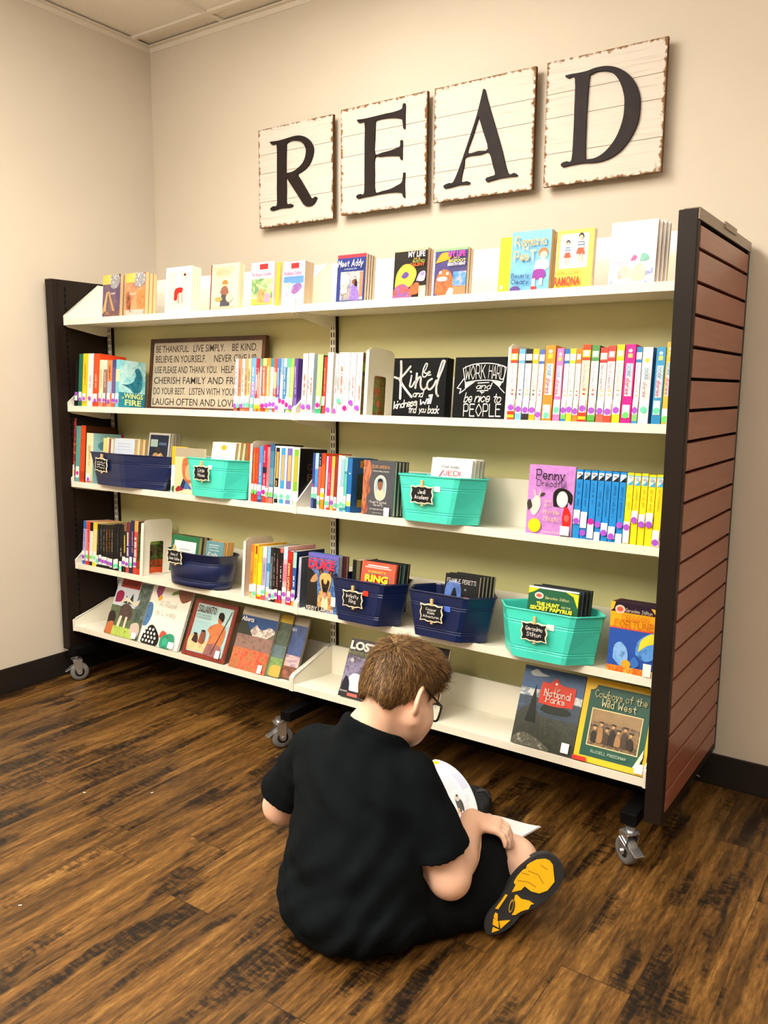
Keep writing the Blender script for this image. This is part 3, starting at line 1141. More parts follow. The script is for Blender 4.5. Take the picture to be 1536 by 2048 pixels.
# ---- second shelf, behind the sign's right side: thin paperbacks
G2B = 'thin paperbacks in front of the framed sign'
BL = [
    ((0.9356,0.0140,0.1831), '#d9cfdc', [bnd(0, .08, '#d07050'), S(.08, .27), D(.11, PU)], 'lilac white'),
    ((0.9504,0.0157,0.1824), '#d0825c', [bnd(0, .08, '#7c2f24'), S(.08, .29), D(.11, MI)], 'rust orange'),
    ((0.9668,0.0146,0.1825), '#e3dccf', [bnd(.84, 1, '#b9b4c8'), bnd(0, .08, '#d98060'), S(.08, .28), D(.11, PU)], 'off-white'),
    ((0.9822,0.0130,0.1823), '#cc9a66', [bnd(0, .08, '#d06a4a'), S(.08, .3), D(.13, MI)], 'tan'),
    ((0.9959,0.0149,0.1822), '#dcc494', [bnd(0, .08, '#d06a4a'), S(.08, .3), D(.13, MI)], 'sand-coloured'),
    ((1.0123,0.0206,0.1849), '#6f9fd0', [bnd(.3, .55, '#9c8ac0'), S(.02, .26), D(.11, MI)], 'sky blue'),
    ((1.0336,0.0082,0.1819), '#bf3444', [bnd(.4, .7, '#e8b0b0'), bnd(0, .08, '#e0a040'), S(.08, .26), D(.1, YE)], 'crimson'),
    ((1.0426,0.0082,0.1816), '#d89080', [bnd(.75, 1, '#a82838'), bnd(0, .08, '#e07838'), S(.08, .26), D(.1, YE)], 'salmon'),
    ((1.0516,0.0097,0.1815), '#b8a8b0', [bnd(.85, 1, '#4aa88c'), bnd(0, .08, '#e0b040'), S(.08, .25), D(.1, YE)], 'grey with a green top'),
    ((1.0642,0.0182,0.1824), '#de6a4a', [bnd(.86, 1, '#f0cf80'), bnd(0, .08, '#c85030'), S(.08, .3), D(.12, PK)], 'coral red with a cream top'),
    ((1.0831,0.0164,0.1826), '#e8a860', [bnd(.86, 1, '#e88a2a'), S(.08, .3), D(.13, PU)], 'amber'),
    ((1.1002,0.0143,0.1820), '#b8c4dc', [bnd(.84, 1, '#3c8494'), bnd(0, .08, '#8eb0c4'), S(.08, .3), D(.15, PU)], 'pale blue with a teal top'),
    ((1.1152,0.0142,0.1818), '#d85038', [bnd(.45, .75, '#f0b880'), S(.08, .3), D(.15, PU)], 'scarlet'),
    ((1.1302,0.0137,0.1816), '#3f73b8', [bnd(.3, .5, '#6a4aa0'), S(.02, .28), D(.09, PU)], 'medium blue'),
    ((1.1446,0.0131,0.1815), '#d0d0cc', [bnd(.7, 1, '#7fa0b8'), S(.02, .24), D(.22, PK)], 'light grey'),
    ((1.1584,0.0145,0.1809), '#3a7fb8', [bnd(.84, 1, '#a8cfe6'), S(.02, .25), D(.2, PK)], 'steel blue'),
    ((1.1736,0.0144,0.1807), '#a4d2b4', [bnd(.84, 1, '#58b48c'), bnd(0, .08, '#b0d8a0'), S(.08, .3), D(.15, PK)], 'mint green'),
    ((1.1886,0.0157,0.1806), '#a9c763', [bnd(.84, 1, '#8cb84a'), bnd(0, .08, '#a0b060'), S(.08, .28), D(.11, PU)], 'lime green'),
    ((1.2050,0.0151,0.1807), '#5a3f94', [bnd(.15, .28, '#7a5ab0')] + [ticks(.35, .85, '#c9b8e6')], 'deep purple'),
]
ORD = ['first', 'second', 'third', 'fourth', 'fifth', 'sixth', 'seventh', 'eighth', 'ninth', 'tenth', 'eleventh', 'twelfth', 'thirteenth', 'fourteenth', 'fifteenth', 'sixteenth', 'seventeenth', 'eighteenth', 'nineteenth', 'twentieth', 'twenty-first', 'twenty-second']
for i, ((x0, t, h), base, sp, col) in enumerate(BL):
    bt = [ticks(.34, .82, '#6a5648' if i < 5 else '#f0ece0', seed=i)] if i not in (18,) else []
    spine_book(2, x0, t, h, '%s paperback, %s from left in front of the framed sign' % (col, ORD[i]), G2B, base, list(sp) + bt, d=0.126, page=M_PAGE_TAN)

# ---- second shelf, right bay: white classics up to the bookend
G2C = 'books left of the bookend on the second shelf, right bay'
RED_T = '#d9623e'
FRONT_GREEN = [('r', 0, 0, 1, 1, art(['#3c5a24', '#6b4a22', '#7d8a30', '#a8482a', '#2c4018'], 70)), ('r', 0, .70, 1, .84, '#9fb030'), ('t', 'ROBIN HOOD', .08, .845, .84, .085, '#d84a1e', dict(bold=.03)),
               ('e', .3, .3, .09, .07, '#2f7a48'), ('e', .62, .42, .1, .06, '#b85a30'), ('e', .5, .15, .12, .05, '#3f8a3a'), ('e', .7, .22, .08, .06, '#c8683a')]
CL = [
    ((1.2398,0.0216,0.1959), '#f3e8da', [D(.115, PU), ticks(.3, .7, RED_T, seed=3)], 'cream white book with orange lettering beside the centre bracket'),
    ((1.2642,0.0220,0.1966), '#eef0f0', [D(.115, PU), ticks(.32, .6, RED_T, .55, .85, 4), ticks(.34, .58, '#444444', .15, .35, 5)], 'white book with two columns of spine lettering'),
    ((1.3009,0.0233,0.1913), '#a6dd80', [bnd(0, .09, '#3fae7c'), S(.09, .3), D(.15, PK), ticks(.4, .75, '#d8f0b0')], 'light green book with pink dot'),
    ((1.3253,0.0032,0.1888), '#151311', [], 'slim black book behind the red one'),
    ((1.3293,0.0126,0.1842), '#d8361f', [bnd(.0, .15, '#ef4040'), S(.15, .31), ticks(.4, .8, '#f4a080')], 'red book with white sticker'),
    ((1.3430,0.0223,0.1974), '#f2eee8', [D(.075, PU), ('t', 'THE ADVENTURES OF', .62, .80, .42, .22, '#d0503a'), ticks(.34, .55, '#444444', .2, .36, 6)], 'white book with long red title line'),
    ((1.3748,0.0121,0.1918), '#ece6dc', [D(.06, PU), ticks(.35, .7, '#8a7a70', .3, .7, 7)], 'narrow ivory book with purple dot at its foot'),
    ((1.3880,0.0209,0.1967), '#f1ece4', [D(.22, MI), ticks(.32, .78, RED_T, .55, .9, 8), ticks(.4, .6, '#444444', .15, .35, 9)], 'white book with mint green dot'),
    ((1.4102,0.0220,0.1964), '#eff0ee', [D(.11, PK), ('t', 'FRANKENSTEIN', .58, .62, .33, .3, '#d0503a'), ticks(.4, .55, '#444444', .15, .3, 10)], 'white book with pink dot and red title'),
    ((1.4342,0.0230,0.1960), '#f4f1ec', [D(.2, PU), ('t', 'THE', .5, .75, .09, .22, '#e07a90'), ticks(.3, .64, '#d96a70', .5, .75, 11), ticks(.4, .55, '#444444', .12, .3, 12)], 'white book with high purple dot'),
    ((1.4595,0.0225,0.1956), '#f6f3ee', [D(.12, PU), ticks(.24, .48, RED_T, .55, .85, 13), ticks(.55, .72, '#e8a0a0', .55, .8, 14)], 'white book touching the bookend, green cover visible through the cutout'),
]
for i, ((x0, t, h), base, sp, lab) in enumerate(CL):
    spine_book(2, x0, t, h, lab, G2C, base, sp, FRONT_GREEN if i == 10 else (), d=0.132, back='#6fb4d0' if i in (2, 7) else None)


# ---- bookends
def bookend(row, x, h, d, label, slot=(.26, .72, .60), y0=0.010, flange=0.012):
    M = Matrix.Translation((x, y0, ROWF[row] + 0.0008)) @ Matrix.Rotation(-TILT * 0.98, 4, 'X')
    root = empty('bookend', M)
    tag(root, label, 'bookend', 'cream steel bookends')
    mb = MB()
    def rr(y0_, y1_, z0, z1, r, foot=False):
        p = []
        for (cx, cz, a0) in ((y1_ - r, z1 - r, 0), (y0_ + r, z1 - r, 90)):
            for k in range(6):
                a = R(a0 + 18 * k)
                p.append((cx + r * math.cos(a), cz + r * math.sin(a)))
        return p
    a, b_ = slot[0] * d, slot[1] * d
    zt = slot[2] * h
    top = rr(0, d, 0, h, 0.024)
    arch = []
    for (cx, a0) in ((b_ - 0.010, 0), (a + 0.010, 90)):
        for k in range(5):
            an = R(a0 + 22.5 * k)
            arch.append((cx + 0.010 * math.cos(an), zt - 0.010 + 0.010 * math.sin(an)))
    outer = [(b_, 0), (d, 0)] + top + [(0, 0), (a, 0)] + list(reversed(arch))
    mb.prism(outer, -0.0007, 0.0007, M_CREAM, plane='yz')
    # rounded front edge flange
    mb.prism([(-flange * .5, 0.0), (flange * .5, 0.0), (flange * .5, h - 0.018), (flange * .3, h - 0.012), (-flange * .3, h - 0.012), (-flange * .5, h - 0.018)], -0.0016, -0.0002, M_CREAM)
    mb.build('plate', root)
    tb = MB()
    tb.box(-0.0895, -0.0008, a + 0.002, b_ - 0.002, 0.0, 0.0009, M_CREAM)
    tb.build('base_tongue', root)
    return root


bookend(2, 1.4975, 0.214, 0.150, 'cream steel bookend with a cutout, left of the two black signs')
bookend(2, 1.9830, 0.214, 0.150, 'cream steel bookend right of the black WORK HARD sign', slot=(.3, .7, .5), flange=.008)
bookend(3, 1.0010, 0.214, 0.150, 'cream steel bookend right of the teal bin on the middle shelf', slot=(.3, .7, .5), flange=.010)
bookend(4, 0.4070, 0.222, 0.150, 'cream steel bookend with a cutout, left of the curved blue bin', flange=.016)
bookend(4, 0.9600, 0.212, 0.150, 'cream steel bookend at the left of the yellow books, fourth shelf', slot=(.3, .7, .5), flange=.012)


# ---- two black box signs
def box_sign(x0, wd, h, dp, label):
    M = Matrix.Translation((x0, 0.010, ROWF[2] + 0.0006)) @ Matrix.Rotation(-LEAN, 4, 'X')
    root = empty('box_sign', M)
    tag(root, label, 'sign', 'black box signs')
    mb = MB()
    mb.box(0, wd, 0, dp, 0, h, noisy('black_painted_wood', '#090a0b', '#121415', 40, rough=0.6, spec=0.12, stretch=(1, 1, 8)), bev=0.001)
    mb.build('block', root)
    return root


CHALK = mat('#f3f1ec', 0.6)
bs1 = box_sign(1.597, 0.186, 0.176, 0.040, 'black box sign with the brush lettering be Kind')
mb = MB()
KS = [([(0.133, 0.945), (0.145, 0.791), (0.149, 0.561), (0.156, 0.309)], .042), ([(0.025, 0.676), (0.12, 0.656), (0.211, 0.73), (0.32, 0.856)], .036), ([(0.122, 0.638), (0.223, 0.501), (0.373, 0.343)], .040),
      ([(0.351, 0.7), (0.339, 0.608), (0.328, 0.525), (0.37, 0.52), (0.418, 0.601)], .030), ([(0.33, 0.773), (0.338, 0.764)], .036), ([(0.45, 0.739), (0.443, 0.594), (0.436, 0.495)], .036),
      ([(0.436, 0.548), (0.487, 0.663), (0.529, 0.671), (0.529, 0.564), (0.555, 0.486), (0.606, 0.471), (0.656, 0.52)], .034), ([(0.738, 0.649), (0.67, 0.603), (0.656, 0.52), (0.703, 0.472), (0.769, 0.521), (0.817, 0.619)], .034),
      ([(0.954, 0.943), (0.918, 0.815), (0.864, 0.672), (0.832, 0.537), (0.835, 0.417), (0.87, 0.365)], .036), ([(0.954, 0.943), (0.911, 0.943), (0.87, 0.815), (0.838, 0.687)], .028),
      ([(0.609, 0.906), (0.567, 0.807), (0.561, 0.698), (0.609, 0.683), (0.642, 0.732), (0.591, 0.75)], .022), ([(0.609, 0.906), (0.638, 0.898), (0.619, 0.823), (0.582, 0.765)], .018),
      ([(0.651, 0.732), (0.697, 0.755), (0.682, 0.774), (0.653, 0.75), (0.664, 0.708), (0.713, 0.717)], .020)]
for pts, wd in KS:
    vs, fs = stroke_geo([crom(pts, 6)], wd)
    mb.add([(p[0] * .186, -0.0004, p[1] * .176) for p in vs], fs, CHALK)
sf = lambda a, b: (a, -0.0004, b)
place_text(mb, CHALK, 'and', (.394 * .186, .345 * .176, .040, .019), sf, style='hand', wd=.17, slant=.25, gap=.6)
place_text(mb, CHALK, 'kindness', (.035 * .186, .130 * .176, .088, .021), sf, style='hand', wd=.17, slant=.25, gap=.6, rot=R(9))
place_text(mb, CHALK, 'will', (.545 * .186, .215 * .176, .046, .025), sf, style='hand', wd=.15, slant=.3, gap=1.4, rot=R(7))
place_text(mb, CHALK, 'find', (.33 * .186, .075 * .176, .030, .021), sf, style='hand', wd=.16, slant=.25, gap=.6)
place_text(mb, CHALK, 'you', (.53 * .186, .085 * .176, .025, .018), sf, style='hand', wd=.18, slant=.25, gap=.6)
place_text(mb, CHALK, 'back', (.69 * .186, .075 * .176, .041, .022), sf, style='hand', wd=.16, slant=.25, gap=.6)
mb.build('lettering', bs1)
bs2 = box_sign(1.810, 0.166, 0.176, 0.040, 'black box sign with a banner lettered WORK HARD')
mb = MB()
WS = [[(0.165, 0.817), (0.338, 0.878), (0.588, 0.9), (0.823, 0.88), (0.99, 0.832)], [(0.223, 0.587), (0.399, 0.616), (0.616, 0.629), (0.816, 0.619), (0.942, 0.595)]]
for st in WS:
    vs, fs = stroke_geo([crom(st, 6)], .014)
    mb.add([(p[0] * .166, -0.0004, p[1] * .176) for p in vs], fs, CHALK)
for st in ([(0.165, 0.817), (0.223, 0.587)], [(0.99, 0.832), (0.942, 0.595)], [(0.194, 0.653), (0.069, 0.499), (0.148, 0.485), (0.121, 0.411), (0.234, 0.485), (0.224, 0.58)], [(0.884, 0.514), (0.985, 0.43)], [(0.469, 0.582), (0.678, 0.593)], [(0.465, 0.456), (0.674, 0.466)], [(.53, .44), (.57, .43), (.60, .44)]):
    vs, fs = stroke_geo([st], .014)
    mb.add([(p[0] * .166, -0.0004, p[1] * .176) for p in vs], fs, CHALK)
for tri in ([(0.224, 0.58), (0.417, 0.605), (0.241, 0.492)], [(0.734, 0.614), (0.933, 0.599), (0.884, 0.514)]):
    mb.add([(p[0] * .166, -0.0004, p[1] * .176) for p in tri], [[0, 1, 2]], mat('#cfcdc6', 0.7))
place_text(mb, CHALK, 'WORK', (.22 * .166, .640 * .176, .064, .038), sf, style='hand', wd=.075, gap=1.2, rot=R(3))
place_text(mb, CHALK, 'HARD', (.66 * .166, .660 * .176, .050, .036), sf, style='hand', wd=.075, gap=1.2, rot=R(-3))
place_text(mb, CHALK, 'and', (.44 * .166, .490 * .176, .052, .017), sf, style='hand', wd=.12, slant=.3, gap=1.5)
place_text(mb, CHALK, 'be', (.21 * .166, .270 * .176, .028, .027), sf, style='hand', wd=.12, slant=.35, gap=1.0)
place_text(mb, CHALK, 'nice', (.42 * .166, .280 * .176, .050, .027), sf, style='hand', wd=.12, slant=.35, gap=1.0)
place_text(mb, CHALK, 'to', (.79 * .166, .275 * .176, .024, .027), sf, style='hand', wd=.12, slant=.35, gap=.6)
place_text(mb, CHALK, 'PEOPLE', (.22 * .166, .045 * .176, .120, .034), sf, style='hand', wd=.10, gap=1.6, rot=R(1))
mb.build('lettering', bs2)

# ---- second shelf, right end: comic diaries
G2D = 'diary books at the right end of the second shelf'


def wk(c, stripe=None, txt='#8a86a8', foot=None):
    """white spine with coloured cap, square portrait box, lettering, sticker and foot"""
    out = [bnd(.93, 1, c), ('r', .18, .855, .82, .925, '#f3efe6'), bnd(.80, .84, c)]
    if stripe:
        out += [bnd(.84, .93, stripe), ('r', .18, .855, .82, .925, '#f3efe6')]
    out += [('t', 'Diary of a Wimpy Kid', .36, .775, .33, .34, txt, dict(style='hand', wd=.16)), ticks(.36, .44, foot or c, .3, .75, 5)]
    return out


def dk(base, small='#f4d060'):
    return [('e', .5, .92, .2, .022, '#f4ece6'), ('r', .28, .83, .74, .885, small), ('r', .2, .35, .88, .76, '#f3eef0'),
            ('t', 'DORK', .34, .745, .155, .40, '#5a93b8', dict(bold=.03)), ('t', 'diaries', .34, .575, .21, .42, '#c0397a', dict(style='hand', wd=.17, slant=.2))]


WKL = [
    ((1.9889,0.0211,0.1976), '#f2ece4', wk('#e0401e', '#f6c52a') + [bnd(0, .04, '#e8481e'), bnd(.04, .08, '#f8d21e'), bnd(.08, .13, '#d83a1e'), S(.13, .32), D(.18, PU)], 'red and yellow striped', '#7a2a18'),
    ((2.0129,0.0184,0.1963), '#eef0f2', wk('#69a8d8', '#cfe0ee', foot='#555a66') + [bnd(0, .10, '#7fb2d8'), S(.10, .3), D(.16, PU)], 'pale blue topped', '#8ab0d4'),
    ((2.0335,0.0189,0.1960), '#f1efec', wk('#161616', foot='#e8b83a') + [bnd(0, .10, '#2a2622'), S(.10, .3), D(.15, PU)], 'black topped', '#181614'),
    ((2.0542,0.0177,0.1956), '#f4ead6', wk('#f2b21e', '#f4c850', foot='#444444') + [bnd(0, .09, '#f4a81e'), S(.09, .28), D(.15, PU)], 'golden yellow topped', '#f2d9a8'),
    ((2.0736,0.0155,0.1937), '#f0eef2', wk('#4a68b0', foot='#d06070') + [bnd(0, .04, '#a8a4cc'), S(.04, .22), D(.09, PU)], 'dark blue topped', '#c9c4dc'),
    ((2.0908,0.0289,0.2043), '#ee8a2e', dk('#ee8a2e', '#f6c83a') + [S(.04, .22), D(.08, MI)], 'thick orange', '#e07a20'),
    ((2.1238,0.0198,0.1959), '#d97ab8', dk('#d97ab8', '#f2d060') + [bnd(0, .1, '#d878b4'), S(.1, .3), D(.16, MI)], 'pink', '#d06aa8'),
    ((2.1466,0.0136,0.1939), '#eef0ee', wk('#1f6cb8', '#f2f0ea', foot='#e0b83a') + [bnd(0, .04, '#1f7cc0'), bnd(.04, .1, '#6cc060'), S(.11, .32), D(.16, PU)], 'royal blue capped', '#e8e4dc'),
    ((2.1612,0.0162,0.1944), '#f0efe6', wk('#b6d21e', foot='#9a9a9a') + [bnd(0, .12, '#bcd024'), S(.12, .33), D(.17, PU)], 'lime green capped', '#dfe4c0'),
    ((2.1793,0.0144,0.1940), '#f2ece6', wk('#f07a1e', '#f4904a', foot='#a04848') + [bnd(0, .10, '#f0801e'), S(.10, .3), D(.15, PU)], 'bright orange capped', '#f0b088'),
    ((2.1953,0.0223,0.2040), '#f3dcc4', wk('#e2451c', '#f6d02a', foot='#d03020') + [bnd(0, .04, '#e8321e'), bnd(.04, .08, '#f8cf1e'), bnd(.08, .13, '#e03a1c'), S(.13, .32), D(.18, PU)], 'taller red and yellow striped', '#b03a1c'),
    ((2.2206,0.0209,0.2016), '#eef0e8', wk('#4d8a4a', '#7fae70', foot='#c05a3a') + [bnd(0, .03, '#3c7a38'), bnd(.03, .1, '#54a83c'), S(.11, .3), D(.16, PU)], 'forest green capped', '#283a20'),
    ((2.2443,0.0193,0.1954), '#f0e4de', wk('#cf3a30', '#e8b0a8', txt='#3a3f8a', foot='#c8c070') + [bnd(0, .12, '#d8604a'), S(.12, .3), D(.16, PU)], 'pink edged red capped', '#c8645c'),
    ((2.2645,0.0206,0.2000), '#f2e6e0', wk('#c94038', '#d86a64', txt='#5a4a9a', foot='#d8c060') + [bnd(0, .10, '#d8482c'), S(.10, .28), D(.15, PU)], 'tall red capped', '#a8423a'),
    ((2.2870,0.0204,0.2022), '#eef0e0', wk('#c4d81e', '#d4e050', foot='#98a0a8') + [bnd(0, .12, '#c8d61a'), S(.12, .3), D(.17, PU)], 'tall lime yellow capped', '#c0b440'),
    ((2.3095,0.0267,0.2025), '#ec0f88', dk('#ec0f88', '#f0b870') + [S(.08, .24), D(.11, LG)], 'hot pink', '#d80c78'),
    ((2.3389,0.0140,0.1952), '#eef0f2', wk('#1f7fb8', '#eae8dc', foot='#e0b050') + [bnd(0, .04, '#1f8ac8'), bnd(.04, .12, '#7cc068'), S(.13, .32), D(.18, PU)], 'blue capped slim', '#d0d4dc'),
    ((2.3546,0.0258,0.1943), '#e2dfe2', [('e', .5, .83, .22, .03, '#e8c83a'), ('t', 'DORK', .40, .72, .15, .34, '#6a94ac', dict(bold=.03)), ('t', 'diaries', .34, .55, .2, .36, '#a08078', dict(style='hand', wd=.15, slant=.2)), D(.19, MI)], 'white', '#5f93bc'),
    ((2.3889,0.0231,0.1942), '#3a93c2', dk('#3a93c2', '#f2cf60') + [bnd(0, .12, '#1f86bc'), S(.13, .31), D(.18, MI)], 'blue', '#6fa8c8'),
    ((2.4139,0.0215,0.2056), '#e8b63c', dk('#e8b63c', '#f4dc80') + [S(.05, .2), D(.07, LG)], 'mustard yellow', '#d8a830'),
]
for i, ((x0, t, h), base, sp, col, cov) in enumerate(WKL):
    if x0 + t > W2 - 0.006:
        t = W2 - 0.006 - x0
    is_dork = 'thick' in col or col in ('pink', 'hot pink', 'white', 'blue', 'mustard yellow')
    fcov = [('r', 0, 0, 1, 1, cov)] if i not in (0, 10) else [('r', 0, 0, 1, 1, art(['#5a1c10', '#c8a020', '#4a1408'], 120))]
    spine_book(2, x0, t, h, '%s %s, %s book right of WORK HARD sign' % (col, 'doodle diary spine' if is_dork else 'cartoon diary spine', ORD[i]), G2D, base, sp, fcov, d=0.140, hard=True)

# ---- third shelf, left end
G3A = 'tall books at the left end of the middle shelf'
for (x0, t, h), base, sp, lab, fr_ in [
    ((-0.0232,0.0346,0.2626), art(['#d02a2a', '#e8804a', '#1c1a1a', '#d83030', '#3a5aa0'], 60), [S(.10, .27), D(.16, YE)], 'multicoloured red picture book against the dark end panel, middle shelf', [('r', 0, 0, 1, 1, '#181210')]),
    ((0.0130,0.0297,0.2327), '#5f9a94', [S(.08, .28), D(.16, PK)], 'grey green book between two red books, middle shelf', ()),
    ((0.0447,0.0309,0.2352), '#d2481e', [bnd(.05, .2, '#b83a1a')], 'tall rust red book left of the dark blue bin', [('r', 0, 0, 1, 1, '#43200c')]),
    ((0.0825,0.0442,0.2059), '#ecd8ac', [bnd(.0, .05, '#d89a90'), S(.05, .2), D(.08, PU), ticks(.35, .75, '#d8b080')], 'cream book with purple dot half hidden by the dark blue bin', [('r', 0, 0, 1, 1, '#9fd0d4'), ('e', .45, .75, .3, .1, '#5b98ac'), ('r', .9, 0, 1, 1, '#b02a7a')]),
]:
    spine_book(3, x0, t, h, lab, G3A, base, sp, fr_, d=0.150)

# ---- third shelf: cover with a painted head, tucked between the bins
face_book(3, 0.5825,0.0780,0.1749, 'yellow picture book standing behind the painted portrait book', 'face-out books on the middle shelf', '#e2b426', [('r', 0, .6, 1, 1, '#e6b41e'), ('r', 0, 0, 1, .6, '#cdd8e6'), ('c', [(.5, .2), (.8, .3), (.9, .7), (.6, .62)], '#17202a'), ('e', .3, .08, .25, .08, '#2c5a34')], T=0.010, y0=0.020)
face_book(3, 0.6164,0.1514,0.1721, 'picture book with a painted portrait half behind the teal bin', 'face-out books on the middle shelf', '#c2b494',
          [('r', 0, .80, 1, 1, '#a89c84'), ('r', 0, 0, 1, .8, '#d9c79a'), ('c', [(.28, .75), (.5, .82), (.72, .74), (.72, .5), (.62, .28), (.45, .22), (.32, .35), (.26, .55)], art(['#a8562c', '#c4703a', '#8a3f20'], 70)),
           ('e', .52, .48, .14, .17, '#d9a47c'), ('p', [(.2, .12), (.32, .34), (.5, .2), (.55, .1)], '#1d2c4c'), ('p', [(.36, .12), (.42, .3), (.6, .16), (.66, .08)], '#4468a8'), ('c', [(.06, .1), (.18, .17), (.34, .1), (.3, .04), (.1, .04)], '#8c2028'), ('p', [(.1, .03), (.5, .12), (.7, .1), (.66, .02)], '#e6d4b0')], T=0.012, y0=0.006)

# ---- third shelf, after the bookend
G3B = 'books right of the bookend on the middle shelf, left bay'
ORB = '#e8a048'
L3 = [
    ((1.0142,0.0122,0.1886), '#d4481c', [bnd(0, .12, '#d83a24'), S(.2, .34), D(.2, LG), ticks(.4, .9, '#f0b040')], 'orange red book touching the bookend', ()),
    ((1.0272,0.0124,0.1893), '#d63a22', [bnd(0, .12, '#c8302a'), S(.2, .34), D(.19, LG), ticks(.4, .9, '#ef8a3a', seed=2)], 'red book beside the orange one', ()),
    ((1.0408,0.0181,0.1960), '#4f86c8', [bnd(0, .06, '#26407c'), bnd(.06, .13, '#5a90d0'), S(.14, .32), D(.17, PU), ticks(.36, .7, '#c8dcf0')], 'light blue book with purple dot', ()),
    ((1.0611,0.0169,0.2014), '#c0183a', [bnd(.52, .62, '#2a1420'), bnd(0, .12, '#d8402a'), S(.13, .3), D(.19, PK), ('t', 'SPACE', .4, .9, .2, .35, '#f0e6e6'), ticks(.32, .5, '#f0d0d0')], 'crimson book with pink dot', ()),
    ((1.0785,0.0125,0.1951), '#d8808c', [bnd(0, .1, '#e0604a'), S(.12, .28), D(.17, LG), ticks(.4, .8, '#7a3040')], 'rose book beside the crimson one', ()),
    ((1.0918,0.0197,0.2064), '#3d7894', [bnd(.0, .1, '#e07060'), bnd(.33, .6, '#5b8ea4'), bnd(.88, 1, '#2a5a8c'), S(.12, .28), D(.16, LG)], 'teal blue book with green dot', [('r', 0, 0, 1, 1, '#0c0e12')]),
    ((1.1142,0.0229,0.2006), '#f4efe6', [('r', .12, .3, .88, .97, '#17120e'), ('r', .3, .45, .75, .9, ORB), ('r', .12, .03, .88, .1, '#15151a'), D(.15, MI), ticks(.32, .42, '#d8a040')], 'white spined comic with a black panel', ()),
    ((1.1382,0.0254,0.2009), '#f6f2ec', [('r', .12, .28, .88, .97, '#3d92cc'), ('r', .3, .42, .75, .85, '#e6a05c'), ('r', .12, .03, .88, .1, '#2c9ad0'), D(.15, MI)], 'white spined comic with a blue panel', ()),
    ((1.1646,0.0303,0.2010), '#f4f1ec', [('r', .12, .28, .88, .97, '#6a62a4'), ('r', .3, .42, .75, .85, '#e8a860'), ('r', .12, .03, .88, .1, '#6a78b4'), D(.15, MI)], 'white spined comic with a purple panel', ()),
    ((1.1959,0.0263,0.1985), '#f4f1ea', [('r', .12, .26, .88, .97, '#76b22e'), ('r', .3, .42, .75, .85, '#eaa23c'), ('r', .12, .03, .88, .1, '#5aa040')], 'white spined comic with a green panel, its black cover facing right', [('r', .02, .01, .98, .99, '#0d0b0a'), ('t', 'GEO', .22, .62, .56, .12, '#5a3a1e', dict(bold=.02)), ('t', 'FRI', .24, .44, .5, .12, '#6a4420', dict(bold=.02)), ('c', [(.2, .12), (.4, .36), (.7, .3), (.8, .1), (.5, .04)], art(['#e0c48c', '#8a6a30', '#2a1c10'], 80))]),
]
for (x0, t, h), base, sp, lab, f_ in L3:
    spine_book(3, x0, t, h, lab, G3B, base, sp, f_, d=0.150)

# ---- third shelf, right bay
G3C = 'slim books beside the centre bracket on the middle shelf, right bay'
R3 = [
    ((1.2806,0.0102,0.1846), '#2f4590', [bnd(.25, .45, '#8a4a90'), bnd(0, .14, '#3c4fa0'), S(.2, .39), D(.24, MI)], 'navy book touching the centre bracket'),
    ((1.2915,0.0140,0.1847), '#4f86c4', [bnd(.72, 1, '#9cc2ea'), bnd(0, .18, '#1c2238'), S(.2, .39), D(.24, MI)], 'two tone blue book beside the navy one'),
    ((1.3064,0.0111,0.1825), '#cc5c50', [bnd(.78, 1, '#0f1a2a'), bnd(0, .06, '#e8e6e0'), S(.06, .25), D(.12, MI), ticks(.8, .95, '#c8d0d8')], 'salmon book with a black top'),
    ((1.3187,0.0157,0.1861), '#ea5a1e', [bnd(.8, 1, '#d83a1c'), bnd(0, .18, '#ef8a1c'), S(.18, .38), D(.26, YE)], 'orange book with yellow dot'),
    ((1.3376,0.0081,0.1768), '#b4b8dc', [bnd(0, .1, '#d8c0d4'), S(.05, .3), D(.13, MI)], 'lilac blue book'),
    ((1.3464,0.0131,0.1772), '#d2224a', [bnd(0, .06, '#e04a3a'), S(.06, .27), D(.13, MI), ticks(.4, .7, '#f0a0b0')], 'raspberry red book'),
    ((1.3604,0.0127,0.1780), '#f0b040', [bnd(.3, .78, '#e8a878'), bnd(0, .1, '#eeb054'), S(.1, .28), D(.15, PU)], 'amber book with purple dot'),
    ((1.3743,0.0117,0.1780), '#8c2a24', [bnd(0, .05, '#e05040'), S(.05, .26), D(.11, MI)], 'maroon book'),
    ((1.3872,0.0116,0.1828), '#ece6da', [D(.10, MI)], 'thick white book'),
    ((1.3998,0.0131,0.1806), '#eaeef0', [bnd(.45, .95, '#8ab8d0'), bnd(0, .08, '#3a90a8'), S(.08, .3), D(.14, MI)], 'white and blue book'),
    ((1.4138,0.0112,0.1770), '#2f8c98', [bnd(.75, 1, '#8ed8b8'), bnd(.3, .7, '#58b8a8'), bnd(0, .04, '#80d8c0'), S(.1, .3), D(.12, MI)], 'teal book'),
    ((1.4262,0.0174,0.1757), '#1f68b0', [S(.12, .34), D(.17, '#e8dc50'), ('e', .5, .72, .2, .012, '#e8f0f8')], 'blue sports book whose cover faces right'),
]
